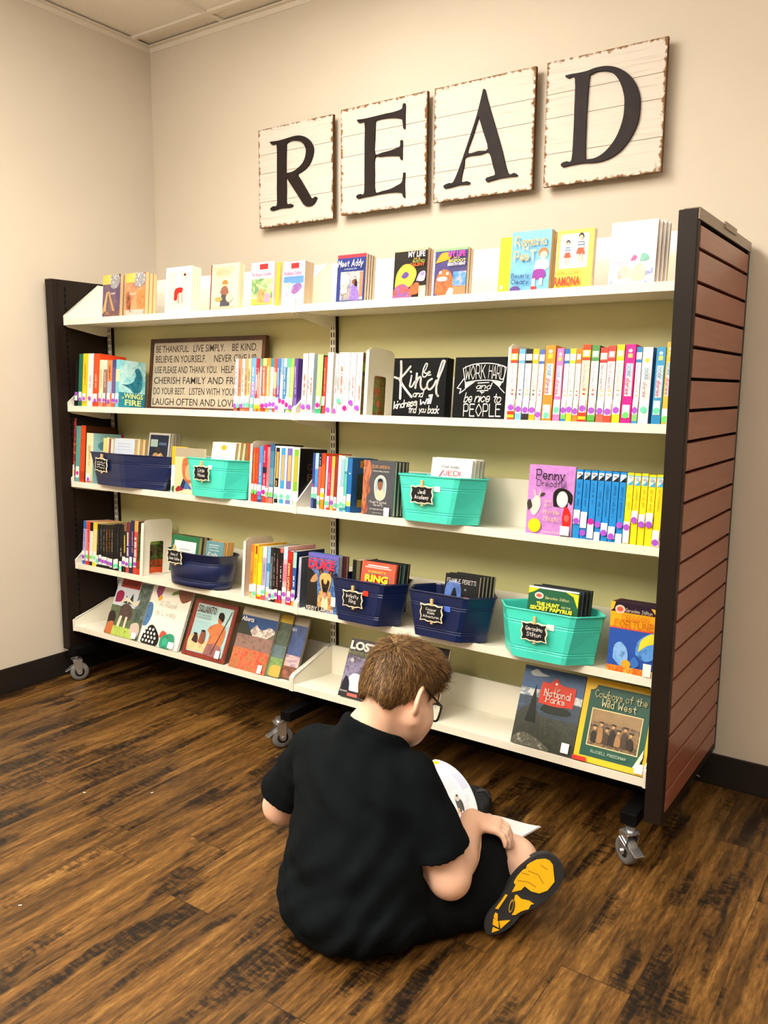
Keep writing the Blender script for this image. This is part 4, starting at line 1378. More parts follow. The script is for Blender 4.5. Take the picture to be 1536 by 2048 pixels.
for i, ((x0, t, h), base, sp, lab) in enumerate(R3):
    f_ = ()
    if i == 11:
        f_ = [('r', 0, 0, 1, 1, '#1d62a8'), ('r', .22, .10, 1, .72, art(['#0c1410', '#18301c', '#28442a'], 50)), ('r', .3, .83, 1, .96, '#e8b62a'), ('t', 'MATT C', .33, .86, .6, .07, '#b8401c', dict(bold=.02)), ('r', .24, .1, .66, .24, art(['#8a9a2c', '#c87824'], 50)), ('c', [(.6, .14), (.66, .3), (.8, .46), (.76, .62), (.9, .64), (.92, .4), (.78, .26), (.74, .1)], art(['#c8682c', '#e8d8c0', '#b85820'], 70))]
    spine_book(3, x0, t, h, '%s, middle shelf right of the centre bracket' % lab, G3C, base, sp, f_, d=0.140)

# ---- third shelf: grey history diary, four deep
G3D = 'grey diaries standing face-out on the middle shelf'
dx, dw, dh = 1.4882,0.1187,0.1734
for k in range(4):
    f_ = []
    if k == 0:
        f_ = [('r', 0, 0, 1, 1, '#4a4c54'), ('c', [(0, 0), (.1, 0), (.2, .12), (.14, .3), (.24, .45), (.2, .62), (.26, .8), (.18, 1), (0, 1)], art(['#8c3f30', '#c07850', '#7c342c', '#d89a70'], 60, stretch=(1, 1, .3))),
              ('c', [(.38, .45), (.38, .62), (.48, .72), (.62, .74), (.74, .66), (.76, .48), (.72, .34), (.58, .28), (.44, .32)], '#e6d8c0'), ('c', [(.41, .46), (.41, .61), (.5, .69), (.61, .7), (.71, .64), (.73, .48), (.69, .36), (.58, .31), (.46, .35)], '#9ab0bc'),
              ('c', [(.42, .34), (.46, .47), (.57, .5), (.67, .46), (.71, .35), (.58, .31)], '#cfc0a8'), ('e', .565, .55, .075, .085, '#8a5638'), ('c', [(.48, .56), (.5, .66), (.57, .68), (.64, .66), (.65, .56), (.62, .62), (.52, .62)], '#1a120e'),
              ('t', 'DEAR AMERICA', .3, .865, .58, .05, '#d09a58', dict(style='serif', wd=.14)), ('t', 'The Story of Molly, a Freed Girl', .34, .80, .52, .026, '#e8e4dc', {}),
              ('t', 'I Thought My Soul Would', .27, .235, .56, .04, '#ece8e0', dict(style='hand', wd=.13, slant=.15)), ('t', 'Rise and Fly', .42, .185, .3, .04, '#ece8e0', dict(style='hand', wd=.13, slant=.15)), ('t', 'How Hugh South Carolina', .3, .115, .5, .026, '#e0dcd4', {}), ('t', 'Anna Thomas', .4, .05, .3, .022, '#c8c0b4', {})]
    face_book(3, dx + .0012 * k, dw, dh, ('dark grey diary with an oval portrait, front of its stack', 'dark covered diary right behind the oval portrait one', 'third diary back in the oval portrait stack', 'rearmost diary in the oval portrait stack')[k], G3D, '#3a3c42', f_, T=0.017, y0=0.006 + .0185 * k, hard=True, page=M_PAGE, spine_col='#8c4a38', barcode=(.76, .01, .93, .17) if k == 0 else None)

# ---- third shelf, right end
face_book(3, 2.0558,0.1343,0.1930, 'purple picture book with a painted child and goat', 'face-out books on the middle shelf', '#b777c4',
          [('r', 0, 0, 1, 1, art(['#b370c2', '#c286cf', '#a862ba'], 30)), ('t', 'Penny', .16, .80, .66, .13, '#1d1420', dict(style='serif', wd=.13)), ('t', 'Dreadful', .2, .70, .64, .085, '#2a1c2c', dict(style='hand', wd=.12)),
           ('c', [(.58, .42), (.56, .6), (.66, .68), (.82, .68), (.97, .6), (.96, .46), (.88, .5), (.86, .42)], '#14110f'), ('e', .76, .53, .12, .115, '#f2dcd8'), ('c', [(.78, .28), (.82, .42), (.9, .41), (.97, .3), (.95, .12), (.82, .1)], '#d8231e'), ('e', .88, .27, .055, .05, '#ec5a58'),
           ('c', [(.06, .36), (.08, .46), (.2, .56), (.28, .52), (.3, .42), (.22, .3), (.14, .28)], '#d6cfc8'), ('p', [(.16, .54), (.12, .64), (.15, .64), (.2, .56)], '#e8b8b0'), ('p', [(.24, .54), (.28, .65), (.3, .63), (.27, .53)], '#e8b8b0'), ('c', [(.04, .34), (.0, .44), (.06, .5), (.12, .4)], '#3a3434'), ('e', .33, .58, .06, .02, '#3a3434', .6),
           ('t', 'and', .40, .475, .14, .05, '#ecd9b0', dict(style='hand', wd=.14)), ('t', 'the', .40, .41, .12, .05, '#ecd9b0', dict(style='hand', wd=.14)), ('t', 'Horrible', .38, .31, .36, .065, '#ecc9a0', dict(style='hand', wd=.14)), ('t', 'Hoopla', .40, .215, .32, .07, '#ecc9a0', dict(style='hand', wd=.14)),
           ('e', .2, .13, .14, .1, '#f4d318'), ('t', 'Joanna Nadin', .38, .04, .4, .035, '#e8d0b8', {}), ('r', .78, 0, .98, .09, '#6a5a6a')], T=0.015, barcode=(.78, .03, .97, .16))
G3E = 'matching blue and yellow mysteries at the right end of the middle shelf'
MY = [(705, 755, 150, (.2, .36), (.22, PU), .40), (760, 810, 156, (.2, .36), (.10, PU), .34), (815, 865, 158, (.08, .3), (.28, PK), .30), (870, 917, 160, (.0, .13), (.25, PU), .3), (921, 972, 163, (.1, .26), (.14, PU), .26), (976, 1030, 168, (.05, .22), (.09, PU), .26), (1035, 1086, 172, (0, .12), (.26, PU), .26)]
for i, (a_, b__, yt, st, dt, _) in enumerate(MY):
    pass
BLU = [(2.1938,0.0184,0.1871), (2.2141,0.0183,0.1863), (2.2342,0.0181,0.1868), (2.2541,0.0168,0.1874), (2.2723,0.0181,0.1875), (2.2918,0.0190,0.1870), (2.3125,0.0177,0.1870)]
BST = [((.22, .42), (.26, PU)), ((.17, .40), (.10, PU)), ((.03, .24), (.27, PK)), ((0, .13), (.24, PU)), ((.12, .27), (.13, PU)), ((.06, .23), (.09, PU)), ((0, .14), (.26, PU))]
for i, (x0, t, h) in enumerate(BLU):
    s_, d_ = BST[i]
    spine_book(3, x0, t, h, 'blue mystery spine, %s of seven right of the purple book' % ORD[i], G3E, '#1f86d0',
               [('r', .06, .86, .94, .965, '#f0eee8'), ('p', [(.06, .86), (.94, .86), (.94, .935)], '#0f1622'), ticks(.36 if i > 2 else .48, .82, '#1766a8', .34, .62, i), ticks(.925, .955, '#7a8896', .2, .8, i + 30), S(*s_), D(*d_)], d=0.135, hard=True, back='#1a70b4')
YEL = [(2.3316,0.0172,0.1872), (2.3505,0.0170,0.1867), (2.3693,0.0169,0.1876), (2.3878,0.0187,0.1858), (2.4079,0.0182,0.1871), (2.4274,0.0085,0.1878)]
YST = [((.02, .32), (.24, PU)), ((.33, .48), (.35, PU)), ((.28, .44), (.30, PU)), ((.3, .47), (.31, PU)), ((.02, .24), (.07, PU)), ((.02, .24), (.12, PU))]
for i, (x0, t, h) in enumerate(YEL):
    if x0 + t > W2 - 0.006:
        t = W2 - 0.006 - x0
    s_, d_ = YST[i]
    spine_book(3, x0, t, h, 'yellow mystery spine, %s of six beside the right end panel' % ORD[i], G3E, '#f4d61a',
               [('r', .06, .83, .94, .95, '#eef0ec'), ('p', [(.06, .83), (.94, .83), (.94, .9)], '#3fa4cc'), bnd(.95, .965, '#6ab4d0'), ticks(.5, .8, '#d0b418', .34, .62, i), ticks(.9, .94, '#9ab4c0', .2, .8, i + 40), S(*s_), D(*d_)], d=0.135, hard=True, back='#d8bc14')

# ---- fourth shelf, left end
G4A = 'paperbacks at the left end of the fourth shelf'
FRONT_RODEO = [('r', 0, 0, 1, 1, art(['#20281a', '#5a7a2c', '#3a2c1c', '#1a1612'], 60)), ('r', 0, .78, 1, 1, art(['#1a1a18', '#5a5a54'], 70)), ('r', .15, .55, .85, .72, art(['#7da83a', '#a8c850'], 50)), ('e', .5, .42, .2, .1, '#5a4030'), ('e', .5, .38, .09, .05, '#1a1614'), ('r', 0, .14, 1, .26, '#b8562c'), ('t', 'RODEO', .16, .16, .68, .085, '#5a1c14', dict(style='serif', wd=.14)), ('r', 0, 0, 1, .12, '#e05a2c')]
L4 = [
    ((0.0368,0.0202,0.1840), '#b9aee0', [bnd(.82, 1, '#2d63a8'), bnd(0, .1, '#3a6cc0'), S(.1, .32), D(.18, PU), ticks(.4, .8, '#6a5aa8')], 'lavender and blue'),
    ((0.0588,0.0218,0.1844), '#e8766a', [bnd(.82, 1, '#e0421e'), bnd(0, .1, '#e0352a'), S(.1, .33), D(.2, LG), ticks(.4, .8, '#a82020', .6, .9)], 'coral and red'),
    ((0.0819,0.0212,0.1823), '#e0dcd8', [bnd(.8, 1, '#15120f'), bnd(0, .1, '#2a2624'), S(.1, .34), D(.2, LG)], 'white with a black top'),
    ((0.1049,0.0232,0.1846), '#f0d488', [bnd(.84, 1, '#f2c21a'), bnd(0, .1, '#f4d824'), S(.1, .34), D(.2, MI)], 'yellow'),
    ((0.1298,0.0171,0.1795), '#1c1714', [bnd(0, .07, '#15110f'), S(.07, .28), D(.15, MI), ticks(.4, .9, '#7a7468', seed=1)], 'black with grey lettering'),
    ((0.1482,0.0178,0.1799), '#17181a', [bnd(0, .08, '#101012'), S(.08, .3), D(.18, PU), ticks(.4, .9, '#6c7f88', seed=2)], 'black with blue grey lettering'),
    ((0.1673,0.0177,0.1810), '#1b1512', [bnd(0, .08, '#1a1512'), S(.08, .27), D(.16, PU), ticks(.4, .9, '#8a7a5c', seed=3)], 'black with tan lettering'),
    ((0.1862,0.0164,0.1824), '#261a14', [bnd(0, .08, '#1c1614'), S(.08, .27), D(.16, PU), ticks(.4, .9, '#a4703c', seed=4)], 'brown black with copper lettering'),
    ((0.2039,0.0154,0.1836), '#1d1612', [bnd(0, .08, '#1a1412'), S(.08, .26), D(.14, PU), ticks(.4, .9, '#9a6a34', seed=5)], 'dark with bronze lettering'),
    ((0.2205,0.0162,0.1858), '#1a1614', [bnd(0, .05, '#1a1a1a'), S(.06, .25), D(.13, PU), ticks(.4, .9, '#b0a080', seed=6)], 'dark with a pale mark'),
    ((0.2379,0.0153,0.1902), '#0e0d0d', [S(.04, .24), D(.10, MI)], 'plain black'),
    ((0.2544,0.0176,0.1929), '#121213', [S(.06, .26), D(.12, MI), ticks(.4, .8, '#4a4a4c', seed=7)], 'black with faint lettering'),
    ((0.2737,0.0228,0.1943), '#15120f', [S(.02, .22), D(.08, MI), ticks(.3, .5, '#c8c4b8', seed=8)], 'thicker black'),
    ((0.2981,0.0178,0.2020), '#2b2018', [bnd(.83, 1, '#7a5a3a'), bnd(0, .12, '#26201c'), S(.13, .32), D(.2, PU), ticks(.4, .75, '#e0c04a', .25, .75, 9)], 'dark brown with yellow capitals'),
    ((0.3175,0.0201,0.2060), '#4a2f66', [bnd(.6, 1, '#6a2a30'), bnd(0, .12, '#c8483c'), S(.12, .3), D(.18, PU), ticks(.34, .8, '#f0e8ee', .2, .7, 10)], 'purple with white capitals'),
    ((0.3392,0.0215,0.2144), '#1d2f50', [bnd(0, .12, '#22303c'), S(.12, .32), D(.18, MI), ticks(.4, .8, '#c0788c', .5, .9, 11)], 'navy'),
    ((0.3623,0.0221,0.2140), '#c2403e', [bnd(.8, 1, '#ef9c4a'), bnd(0, .14, '#e23c34'), S(.14, .32), D(.2, PU), ticks(.34, .7, '#f4e4e4', .2, .8, 12)], 'red and orange'),
]
for i, ((x0, t, h), base, sp, col) in enumerate(L4):
    spine_book(4, x0, t, h, '%s paperback, %s from the left on the fourth shelf' % (col, ORD[i]), G4A, base, sp, FRONT_RODEO if i == 16 else (), d=0.130, page=M_PAGE_TAN)

# ---- fourth shelf, left bay right group
G4B = 'mixed books left of the centre bracket on the fourth shelf'
L4B = [
    ((0.9951,0.0137,0.1924), '#e08a2e', [bnd(.86, 1, '#d8762a'), bnd(0, .1, '#efb878'), S(.12, .26), ticks(.3, .5, '#6a3c14')], 'orange book touching the bookend', ()),
    ((1.0099,0.0192,0.1958), '#f0b81c', [('r', .3, .82, .8, .97, '#a0401c'), bnd(0, .04, '#d8e8a0'), S(.04, .28), D(.1, MI), ticks(.45, .75, '#c8881a')], 'golden yellow book with mint dot', ()),
    ((1.0306,0.0187,0.1892), '#f0d81e', [bnd(.7, 1, '#f2b81a'), bnd(0, .06, '#e8581c'), S(.1, .28)], 'lemon yellow book', ()),
    ((1.0508,0.0200,0.1905), '#a9a4c8', [bnd(.8, 1, '#c9ced8'), bnd(0, .1, '#e05a60'), S(.1, .28), D(.16, MI), ticks(.4, .7, '#7a76a8')], 'lavender book with mint dot', ()),
    ((1.0723,0.0147,0.1929), '#8bb4d8', [bnd(.55, .7, '#3f88c0'), bnd(0, .06, '#a0a4b0'), S(.08, .26), D(.14, '#e8e070')], 'pale blue book', ()),
    ((1.0885,0.0117,0.1920), '#54585c', [bnd(.84, 1, '#23211f'), S(.04, .24), D(.12, PU), ticks(.3, .7, '#b8b4ac')], 'grey book with purple dot', ()),
    ((1.1013,0.0142,0.1935), '#181614', [bnd(0, .06, '#2a2624'), S(.06, .24), D(.12, MI), ticks(.3, .9, '#8a8680', seed=3)], 'black book with mint dot', ()),
    ((1.1166,0.0141,0.1931), '#33181a', [bnd(.8, 1, '#1a1614'), bnd(0, .08, '#c04040'), S(.08, .26), D(.16, PU), ticks(.3, .9, '#b08078', seed=4)], 'maroon black book', ()),
    ((1.1318,0.0140,0.1943), '#1c1516', [bnd(.92, 1, '#e06058'), bnd(0, .08, '#e04838'), S(.09, .24), D(.12, PK), ticks(.4, .7, '#e8e2da', seed=5)], 'black book with a red cap', ()),
    ((1.1473,0.0186,0.2026), '#dca8ae', [bnd(.78, 1, '#b8cfe4'), bnd(.4, .7, '#c87888'), S(.1, .3), D(.18, PU)], 'pink book with a pale blue top', ()),
    ((1.1673,0.0220,0.1887), '#a81c1c', [bnd(0, .05, '#c8283a'), S(.06, .27), D(.12, PU), ('t', 'INDIAN CAPTIVE', .36, .78, .5, .42, '#f0d890', dict(bold=.02)), bnd(.84, .98, '#c02820')], 'red book titled in yellow capitals', ()),
    ((1.1907,0.0162,0.1914), '#2c57a0', [bnd(.7, .98, '#9ccfc0'), bnd(0, .1, '#ef9a3c'), S(.1, .3), D(.2, PU), ticks(.36, .56, '#e8eef4', .3, .7)], 'blue and mint book', [('r', 0, 0, 1, 1, '#14245a'), ('t', 'sh', .12, .76, .5, .14, '#d0d8ec', {})]),
    ((1.2167,0.0112,0.1736), '#b6b4cc', [ticks(.3, .8, '#7c7a98')], 'pale lavender book next to the centre bracket', [('r', 0, 0, 1, 1, '#4f5666')]),
]
for (x0, t, h), base, sp, lab, f_ in L4B:
    spine_book(4, x0, t, h, '%s, fourth shelf' % lab, G4B, base, sp, f_, d=0.150)

# ---- fourth shelf, right bay: book with a shepherd dog, two deep
dx, dw, dh = 1.2582,0.1292,0.1960
DOG = [('r', 0, 0, 1, 1, art(['#3a6cb4', '#5f8fcc', '#2c4f90', '#88aadc'], 40)), ('c', [(0, 0), (0, .72), (.14, .7), (.30, .58), (.36, .2), (.32, 0)], '#25211f'), ('c', [(.30, .66), (.18, .60), (.10, .50), (.24, .50), (.34, .56)], '#b98e62'),
       ('r', .04, .895, .9, .91, '#c8284a'), ('t', 'DUKE', .05, .755, .86, .125, '#d8304c', dict(bold=.05)), ('r', .04, .72, .88, .732, '#c8284a'), ('r', .0, .93, 1, 1, '#6a62b8'),
       ('c', [(.38, .06), (.38, .24), (.46, .38), (.74, .38), (.84, .26), (.86, .06)], art(['#c8944c', '#dcae68', '#a87434', '#8a5c28'], 70)), ('c', [(.50, .06), (.53, .26), (.62, .30), (.70, .26), (.70, .06)], '#e2d2b2'),
       ('c', [(.44, .60), (.38, .70), (.405, .79), (.50, .72), (.56, .65)], '#2a1d15'), ('c', [(.64, .65), (.72, .72), (.82, .78), (.835, .69), (.78, .60)], '#2a1d15'), ('p', [(.425, .66), (.42, .74), (.50, .67)], '#8a5e44'), ('p', [(.70, .67), (.80, .74), (.79, .66)], '#8a5e44'),
       ('c', [(.42, .54), (.43, .63), (.52, .68), (.62, .685), (.72, .68), (.80, .62), (.79, .53), (.74, .42), (.67, .33), (.56, .33), (.48, .42)], art(['#d09a52', '#e0b26c', '#b98440'], 60)),
       ('c', [(.47, .55), (.53, .56), (.58, .50), (.64, .50), (.69, .56), (.75, .54), (.72, .43), (.66, .335), (.57, .335), (.51, .43)], '#2b2019'), ('e', .525, .565, .026, .013, '#0e0a08'), ('e', .695, .565, .026, .013, '#0e0a08'), ('e', .52, .57, .006, .004, '#d8c8b0'), ('e', .69, .57, .006, .004, '#d8c8b0'),
       ('e', .612, .415, .040, .020, '#070606'), ('r', .57, .445, .655, .452, '#4a3a30'), ('c', [(.575, .36), (.585, .27), (.62, .25), (.65, .28), (.655, .36)], '#e08a8a'), ('e', .614, .365, .050, .010, '#120d0b'),
       ('r', 0, 0, .62, .09, '#171310'), ('t', 'KIRBY LARSON', .04, .025, .9, .06, '#f2ede4', dict(style='serif', wd=.2)), ('r', .84, .14, .98, .3, '#eef0f2')]
face_book(4, dx, dw, dh, 'book with a shepherd dog on its cover beside the centre bracket', 'dog books on the fourth shelf', '#3a5a94', DOG, T=0.022, hard=True, spine_col='#5a7a3c')
face_book(4, dx + .012, dw, dh * .985, 'maroon book standing right behind the shepherd dog book', 'dog books on the fourth shelf', '#4a1c20', (), T=0.016, y0=0.030, hard=True)
for i, (xq, col) in enumerate(((1.408, '#20241e'), (1.424, '#6a6248'))):
    M = Matrix.Translation((xq, 0.055, ROWF[4] - 0.004)) @ Matrix.Rotation(-LEAN, 4, 'X')
    make_book('book', M, ('black green spine in the shade left of the boxed red cover', 'khaki spine in the shade left of the boxed red cover')[i], 'book', 'spines behind the blue bin', 0.015, 0.185, 0.10, col)

# ---- fourth shelf, right end: fantasy book, three deep
dx, dw, dh = 2.3060,0.1289,0.1887
DRG = [('r', 0, 0, 1, 1, '#2a52a8'), ('r', 0, .86, 1, 1, '#241428'), ('r', 0, .64, 1, .86, '#eca21c'), ('r', 0, .625, 1, .645, '#e05a48'), ('e', .2, .9, .11, .06, '#e8c0a8'), ('e', .2, .9, .07, .035, '#d05a4a'), ('t', 'Geronimo Stilton', .33, .88, .58, .05, '#e8d8c0', dict(style='hand', wd=.14, slant=.2)),
       ('t', 'DRAGON', .26, .765, .6, .07, '#c8741a', dict(style='serif', wd=.12)), ('t', 'FORTUNE', .1, .66, .86, .095, '#c2621a', dict(style='serif', wd=.13)), ('p', [(0, .86), (0, 1), (.1, 1), (.06, .9)], '#e8b030'), ('p', [(1, .86), (1, .96), (.86, .97)], '#e8b030'),
       ('c', [(.6, .3), (.62, .46), (.78, .58), (1, .62), (1, .3), (.8, .22)], art(['#3a78c8', '#5a9ae0', '#244f98'], 50)), ('c', [(.66, .34), (.7, .5), (.86, .6), (1, .62), (1, .5), (.82, .44)], '#f2d23a'), ('c', [(.12, .2), (.14, .38), (.28, .44), (.42, .34), (.44, .18), (.3, .1)], art(['#5f98dc', '#8ab8ec', '#3a6cb4'], 60)),
       ('r', 0, 0, 1, .1, art(['#e8a02c', '#c8501c', '#f2c84a'], 60)), ('e', .42, .14, .1, .06, '#eaa02a'), ('c', [(.5, .2), (.6, .26), (.7, .16), (.56, .1)], '#3a70c0')]
for k in range(3):
    face_book(4, dx, min(dw, W2 - .008 - dx), dh * (1 - .004 * k), ('fantasy book with a blue and gold cover beside the right end panel', 'dark topped book right behind the blue and gold fantasy cover', 'rearmost book behind the blue and gold fantasy cover')[k], 'fantasy books at the right end of the fourth shelf', '#2a1420', DRG if k == 0 else (), T=0.022, y0=0.006 + .0235 * k, hard=True, spine_col='#c88a2a', barcode=(.8, .02, .97, .2) if k == 0 else None)

# ---- bottom shelf, face-out picture books
G5 = 'picture books leaning on the bottom shelf'
x0, wd, h = 0.1963,0.2070,0.2419
face_book(5, x0, wd, h, 'picture book with a moose and forest, at the left end of the bottom shelf', G5, '#c9cdd2',
          [('r', 0, .45, 1, 1, '#b9c2cc'), ('r', .1, .82, .66, 1, '#9a2a20'), ('t', 'AUTUMN', .14, .86, .46, .06, '#4a1410', dict(style='serif', wd=.14)), ('r', 0, 0, 1, .5, art(['#3a4a34', '#5c6a4a', '#2c3a2c'], 40)), ('r', .68, .3, 1, .95, art(['#26302a', '#4a5a4c', '#6f8290'], 45)),
           ('c', [(.06, .55), (.04, .7), (.14, .76), (.26, .72), (.24, .58)], '#8a1c44'), ('p', [(.3, .56), (.36, .7), (.42, .56)], '#1f2a20'), ('p', [(.44, .56), (.52, .74), (.6, .56)], '#22301f'), ('c', [(.3, .3), (.28, .48), (.42, .56), (.6, .5), (.66, .34), (.5, .26)], art(['#3a2c26', '#55423a'], 50)), ('c', [(.2, .5), (.4, .6), (.7, .54), (.76, .66), (.6, .6), (.36, .66)], '#cfc4ac'), ('p', [(.3, .16), (.33, .34), (.4, .34), (.38, .16)], '#d8ccb0'), ('p', [(.5, .16), (.5, .34), (.56, .34), (.56, .16)], '#d8ccb0'),
           ('c', [(.02, .2), (.0, .34), (.1, .4), (.2, .34), (.2, .22)], '#2e2220'), ('c', [(0, .02), (.04, .18), (.18, .22), (.24, .1), (.2, 0)], '#b8683c'), ('r', .22, 0, .86, .16, art(['#8aa83c', '#b4c85c', '#5c7a2c'], 70)), ('c', [(.74, .1), (.72, .24), (.9, .28), (1, .16), (.94, .04)], '#c0b0a4')], T=0.010, hard=True, barcode=(.84, .02, .97, .12))
x0, wd, h = 0.4084,0.2266,0.2430
face_book(5, x0, wd, h, 'white picture book with grey script and painted stones', G5, '#ece8e0',
          [('r', 0, 0, 1, 1, '#eae4d8'), ('c', [(-.1, .3), (-.06, .62), (.1, .66), (.16, .46), (.08, .28)], art(['#2c5484', '#4a7aac', '#1f3a60'], 60)), ('c', [(.1, .86), (.14, 1.05), (.28, 1.02), (.26, .82), (.2, .76)], art(['#7a2a5a', '#a8487c'], 60)), ('c', [(.2, .74), (.24, .82), (.3, .78), (.26, .72)], '#e0a83a'), ('p', [(.5, .84), (.52, .9), (.7, .97), (.7, .9)], '#7a9a3a'), ('c', [(.66, .9), (.7, 1.05), (1, 1.04), (1.02, .86), (.84, .76), (.74, .8)], art(['#4a2c20', '#8a4a2c', '#2c1a14'], 70)),
           ('t', 'A Rock', .30, .64, .44, .09, '#8a8478', dict(style='hand', wd=.07, slant=.35)), ('t', 'Is Lively', .26, .50, .52, .09, '#8a8478', dict(style='hand', wd=.07, slant=.35)), ('c', [(.06, .02), (.1, .2), (.24, .32), (.4, .24), (.5, .12), (.46, .0), (.2, -.02)], '#171716')]
          + [('e', .12 + .085 * (i % 4) + .03 * (i // 4 % 2), .05 + .065 * (i // 4), .026, .022, '#e8e6e0', .5 * i) for i in range(15)] +
          [('c', [(.5, .16), (.54, .26), (.66, .24), (.64, .14)], '#c04a38'), ('c', [(.56, .02), (.56, .16), (.72, .24), (.86, .22), (.88, .06), (.7, -.02)], art(['#1a6a52', '#2c9470', '#0e4a3a'], 60)), ('e', .68, .1, .07, .06, '#3aa888')], T=0.010, hard=True, barcode=(.78, .02, .92, .12))
x0, wd, h = 0.6595,0.2225,0.2180
face_book(5, x0, wd, h, 'picture book with a brown border and a bare chested man on its cover', G5, '#7c2a1e',
          [('r', 0, 0, 1, 1, art(['#8a3020', '#6f2418'], 40)), ('r', .09, .08, .93, .92, '#9cc0c4'), ('r', .09, .62, .93, .92, '#a9c9c8'), ('t', 'SQUANTO', .13, .78, .44, .11, '#5a1f1c', dict(style='serif', wd=.17)), ('t', "AND THE FIRST", .13, .71, .36, .03, '#5a7478', {}), ('t', "THANKSGIVING", .13, .665, .36, .03, '#5a7478', {}),
           ('c', [(.09, .1), (.09, .34), (.3, .38), (.5, .3), (.6, .12)], art(['#d8a874', '#e8c090', '#c88c64'], 50)), ('c', [(.5, .08), (.54, .4), (.46, .5), (.56, .6), (.72, .64), (.86, .56), (.88, .4), (.84, .2), (.86, .08)], art(['#a85c34', '#c27444', '#8c4628'], 40)), ('e', .70, .72, .065, .085, '#a65a34'), ('c', [(.63, .74), (.64, .82), (.72, .83), (.77, .76), (.75, .68)], '#1c1412'), ('c', [(.5, .08), (.56, .26), (.84, .26), (.86, .08)], art(['#7a4a4c', '#9c6a68'], 50)), ('p', [(.66, .1), (.9, .88), (.915, .88), (.68, .1)], '#4a2c1c'),
           ('c', [(.16, .26), (.2, .38), (.28, .36), (.3, .24)], '#3a2428'), ('c', [(.32, .26), (.34, .44), (.42, .48), (.46, .36), (.44, .24)], '#7c4838'), ('e', .38, .46, .05, .02, '#2c1c18'), ('e', .22, .39, .05, .018, '#2c1c18')], T=0.010, hard=True, barcode=(.80, .06, .90, .19))
# province guides: three overlapping
x0, wd, h = 0.9129,0.1736,0.2244
GUI = 'travel books with a pale band along the top'
face_book(5, x0, wd, h, 'travel book with a snowy mountain and red meadow, pale top band', G5, '#a8a090',
          [('r', 0, .87, 1, 1, '#a9a08c'), ('r', 0, .55, 1, .87, '#2c4a78'), ('c', [(.3, .6), (.46, .74), (.54, .7), (.66, .68), (.84, .74), (1.0, .68), (1.02, .5), (.3, .5)], art(['#c8b8b0', '#8a7a70', '#e0d4cc', '#5f5450'], 60)), ('p', [(0, .8), (0, .55), (.46, .52), (.2, .76)], '#33362e'), ('p', [(.44, .52), (.72, .5), (1, .66), (1, .5)], '#6a6450'), ('r', 0, .32, 1, .56, art(['#6a5048', '#8a6a60', '#584a3c'], 40)), ('r', 0, 0, 1, .34, art(['#4a5a2c', '#c0402c', '#e06848', '#7a7038', '#d85040'], 55)),
           ('t', 'Alberta', .06, .775, .34, .075, '#e8e6e0', dict(bold=.01)), ('t', 'hello canada', .14, .925, .44, .03, '#7a7264', {})], T=0.009, barcode=(.82, .01, .93, .14), y0=-0.022, hard=True)
face_book(5, x0 + .058, wd, h * .985, 'travel book with green water scene and yellow top band, behind the mountain one', G5, '#8c8a60',
          [('r', 0, .87, 1, 1, '#b89a34'), ('r', 0, .5, 1, .87, art(['#2f3c34', '#4c5a4a', '#26323a'], 40)), ('r', 0, .3, 1, .5, art(['#4a5c64', '#5f7476', '#3c4c58'], 40)), ('r', 0, .0, 1, .3, art(['#5a7a44', '#7c9c5c', '#46603a'], 50)), ('c', [(.72, .02), (.74, .16), (.98, .18), (1, .04), (.9, -.02)], '#c8a24c')], T=0.009, y0=-0.0105, hard=True)
face_book(5, x0 + .122, wd, h * .97, 'travel book with a dusk blue prairie sky, rightmost of the overlapping three', G5, '#9a9488',
          [('r', 0, .87, 1, 1, '#a59d8a'), ('r', 0, .36, 1, .87, art(['#31466e', '#44588a', '#2a3c60'], 22)), ('r', 0, .2, 1, .38, art(['#c89a98', '#8a7c9c', '#e0b4a8', '#6f6a90'], 26, (1, 1, 3))), ('r', 0, 0, 1, .2, art(['#2c1c1c', '#a86a54'], 40)), ('r', .34, .12, .48, .26, '#c8602c'), ('t', 'Saskatchewan', .06, .765, .7, .07, '#d0d6e4', {})], T=0.009, y0=0.001, hard=True)
# right bay
x0, wd, h = 1.4150,0.1180,0.1940
face_book(5, x0, wd, h, 'grey space book left of the sitting boy, bottom shelf', G5, '#5c5a5e',
          [('r', 0, .68, 1, 1, '#5a585a'), ('r', 0, .2, 1, .7, art(['#54506c', '#8a84a4', '#3c3a52', '#a49cb8'], 26)), ('t', 'LOST', .06, .82, .88, .13, '#f0eeea', dict(bold=.05)), ('p', [(.27, .81), (.3, .8), (.45, .955), (.42, .965)], '#5a585a'), ('t', 'IN OUTER SPACE', .02, .735, .92, .05, '#98a060', {}), ('t', 'The Incredible', .4, .66, .4, .025, '#c8c4cc', {}), ('e', .2, .63, .06, .035, '#b8b8bc'),
           ('c', [(.2, .12), (.24, .36), (.5, .42), (.74, .3), (.9, .1), (.6, .04)], art(['#c8cad8', '#eef0f4', '#8a8ca4'], 40)), ('c', [(.02, .06), (.1, .34), (.26, .28), (.3, .08)], '#1a1c2c'), ('r', 0, 0, 1, .12, '#2a282c'), ('r', .3, .03, .64, .08, '#d8645c'), ('t', 'TOD OLSON', .04, .085, .26, .025, '#e8e6e4', {})], T=0.014, spine_col='#141216', barcode=(.82, .02, .95, .16))
face_book(5, 1.6360, 0.150, 0.222, 'black book behind the head of the sitting boy, bottom shelf', G5, '#0c090a', [('r', .05, .05, .95, .95, '#0f0b0d')], T=0.012)
x0, wd, h = 2.0431,0.1870,0.2264
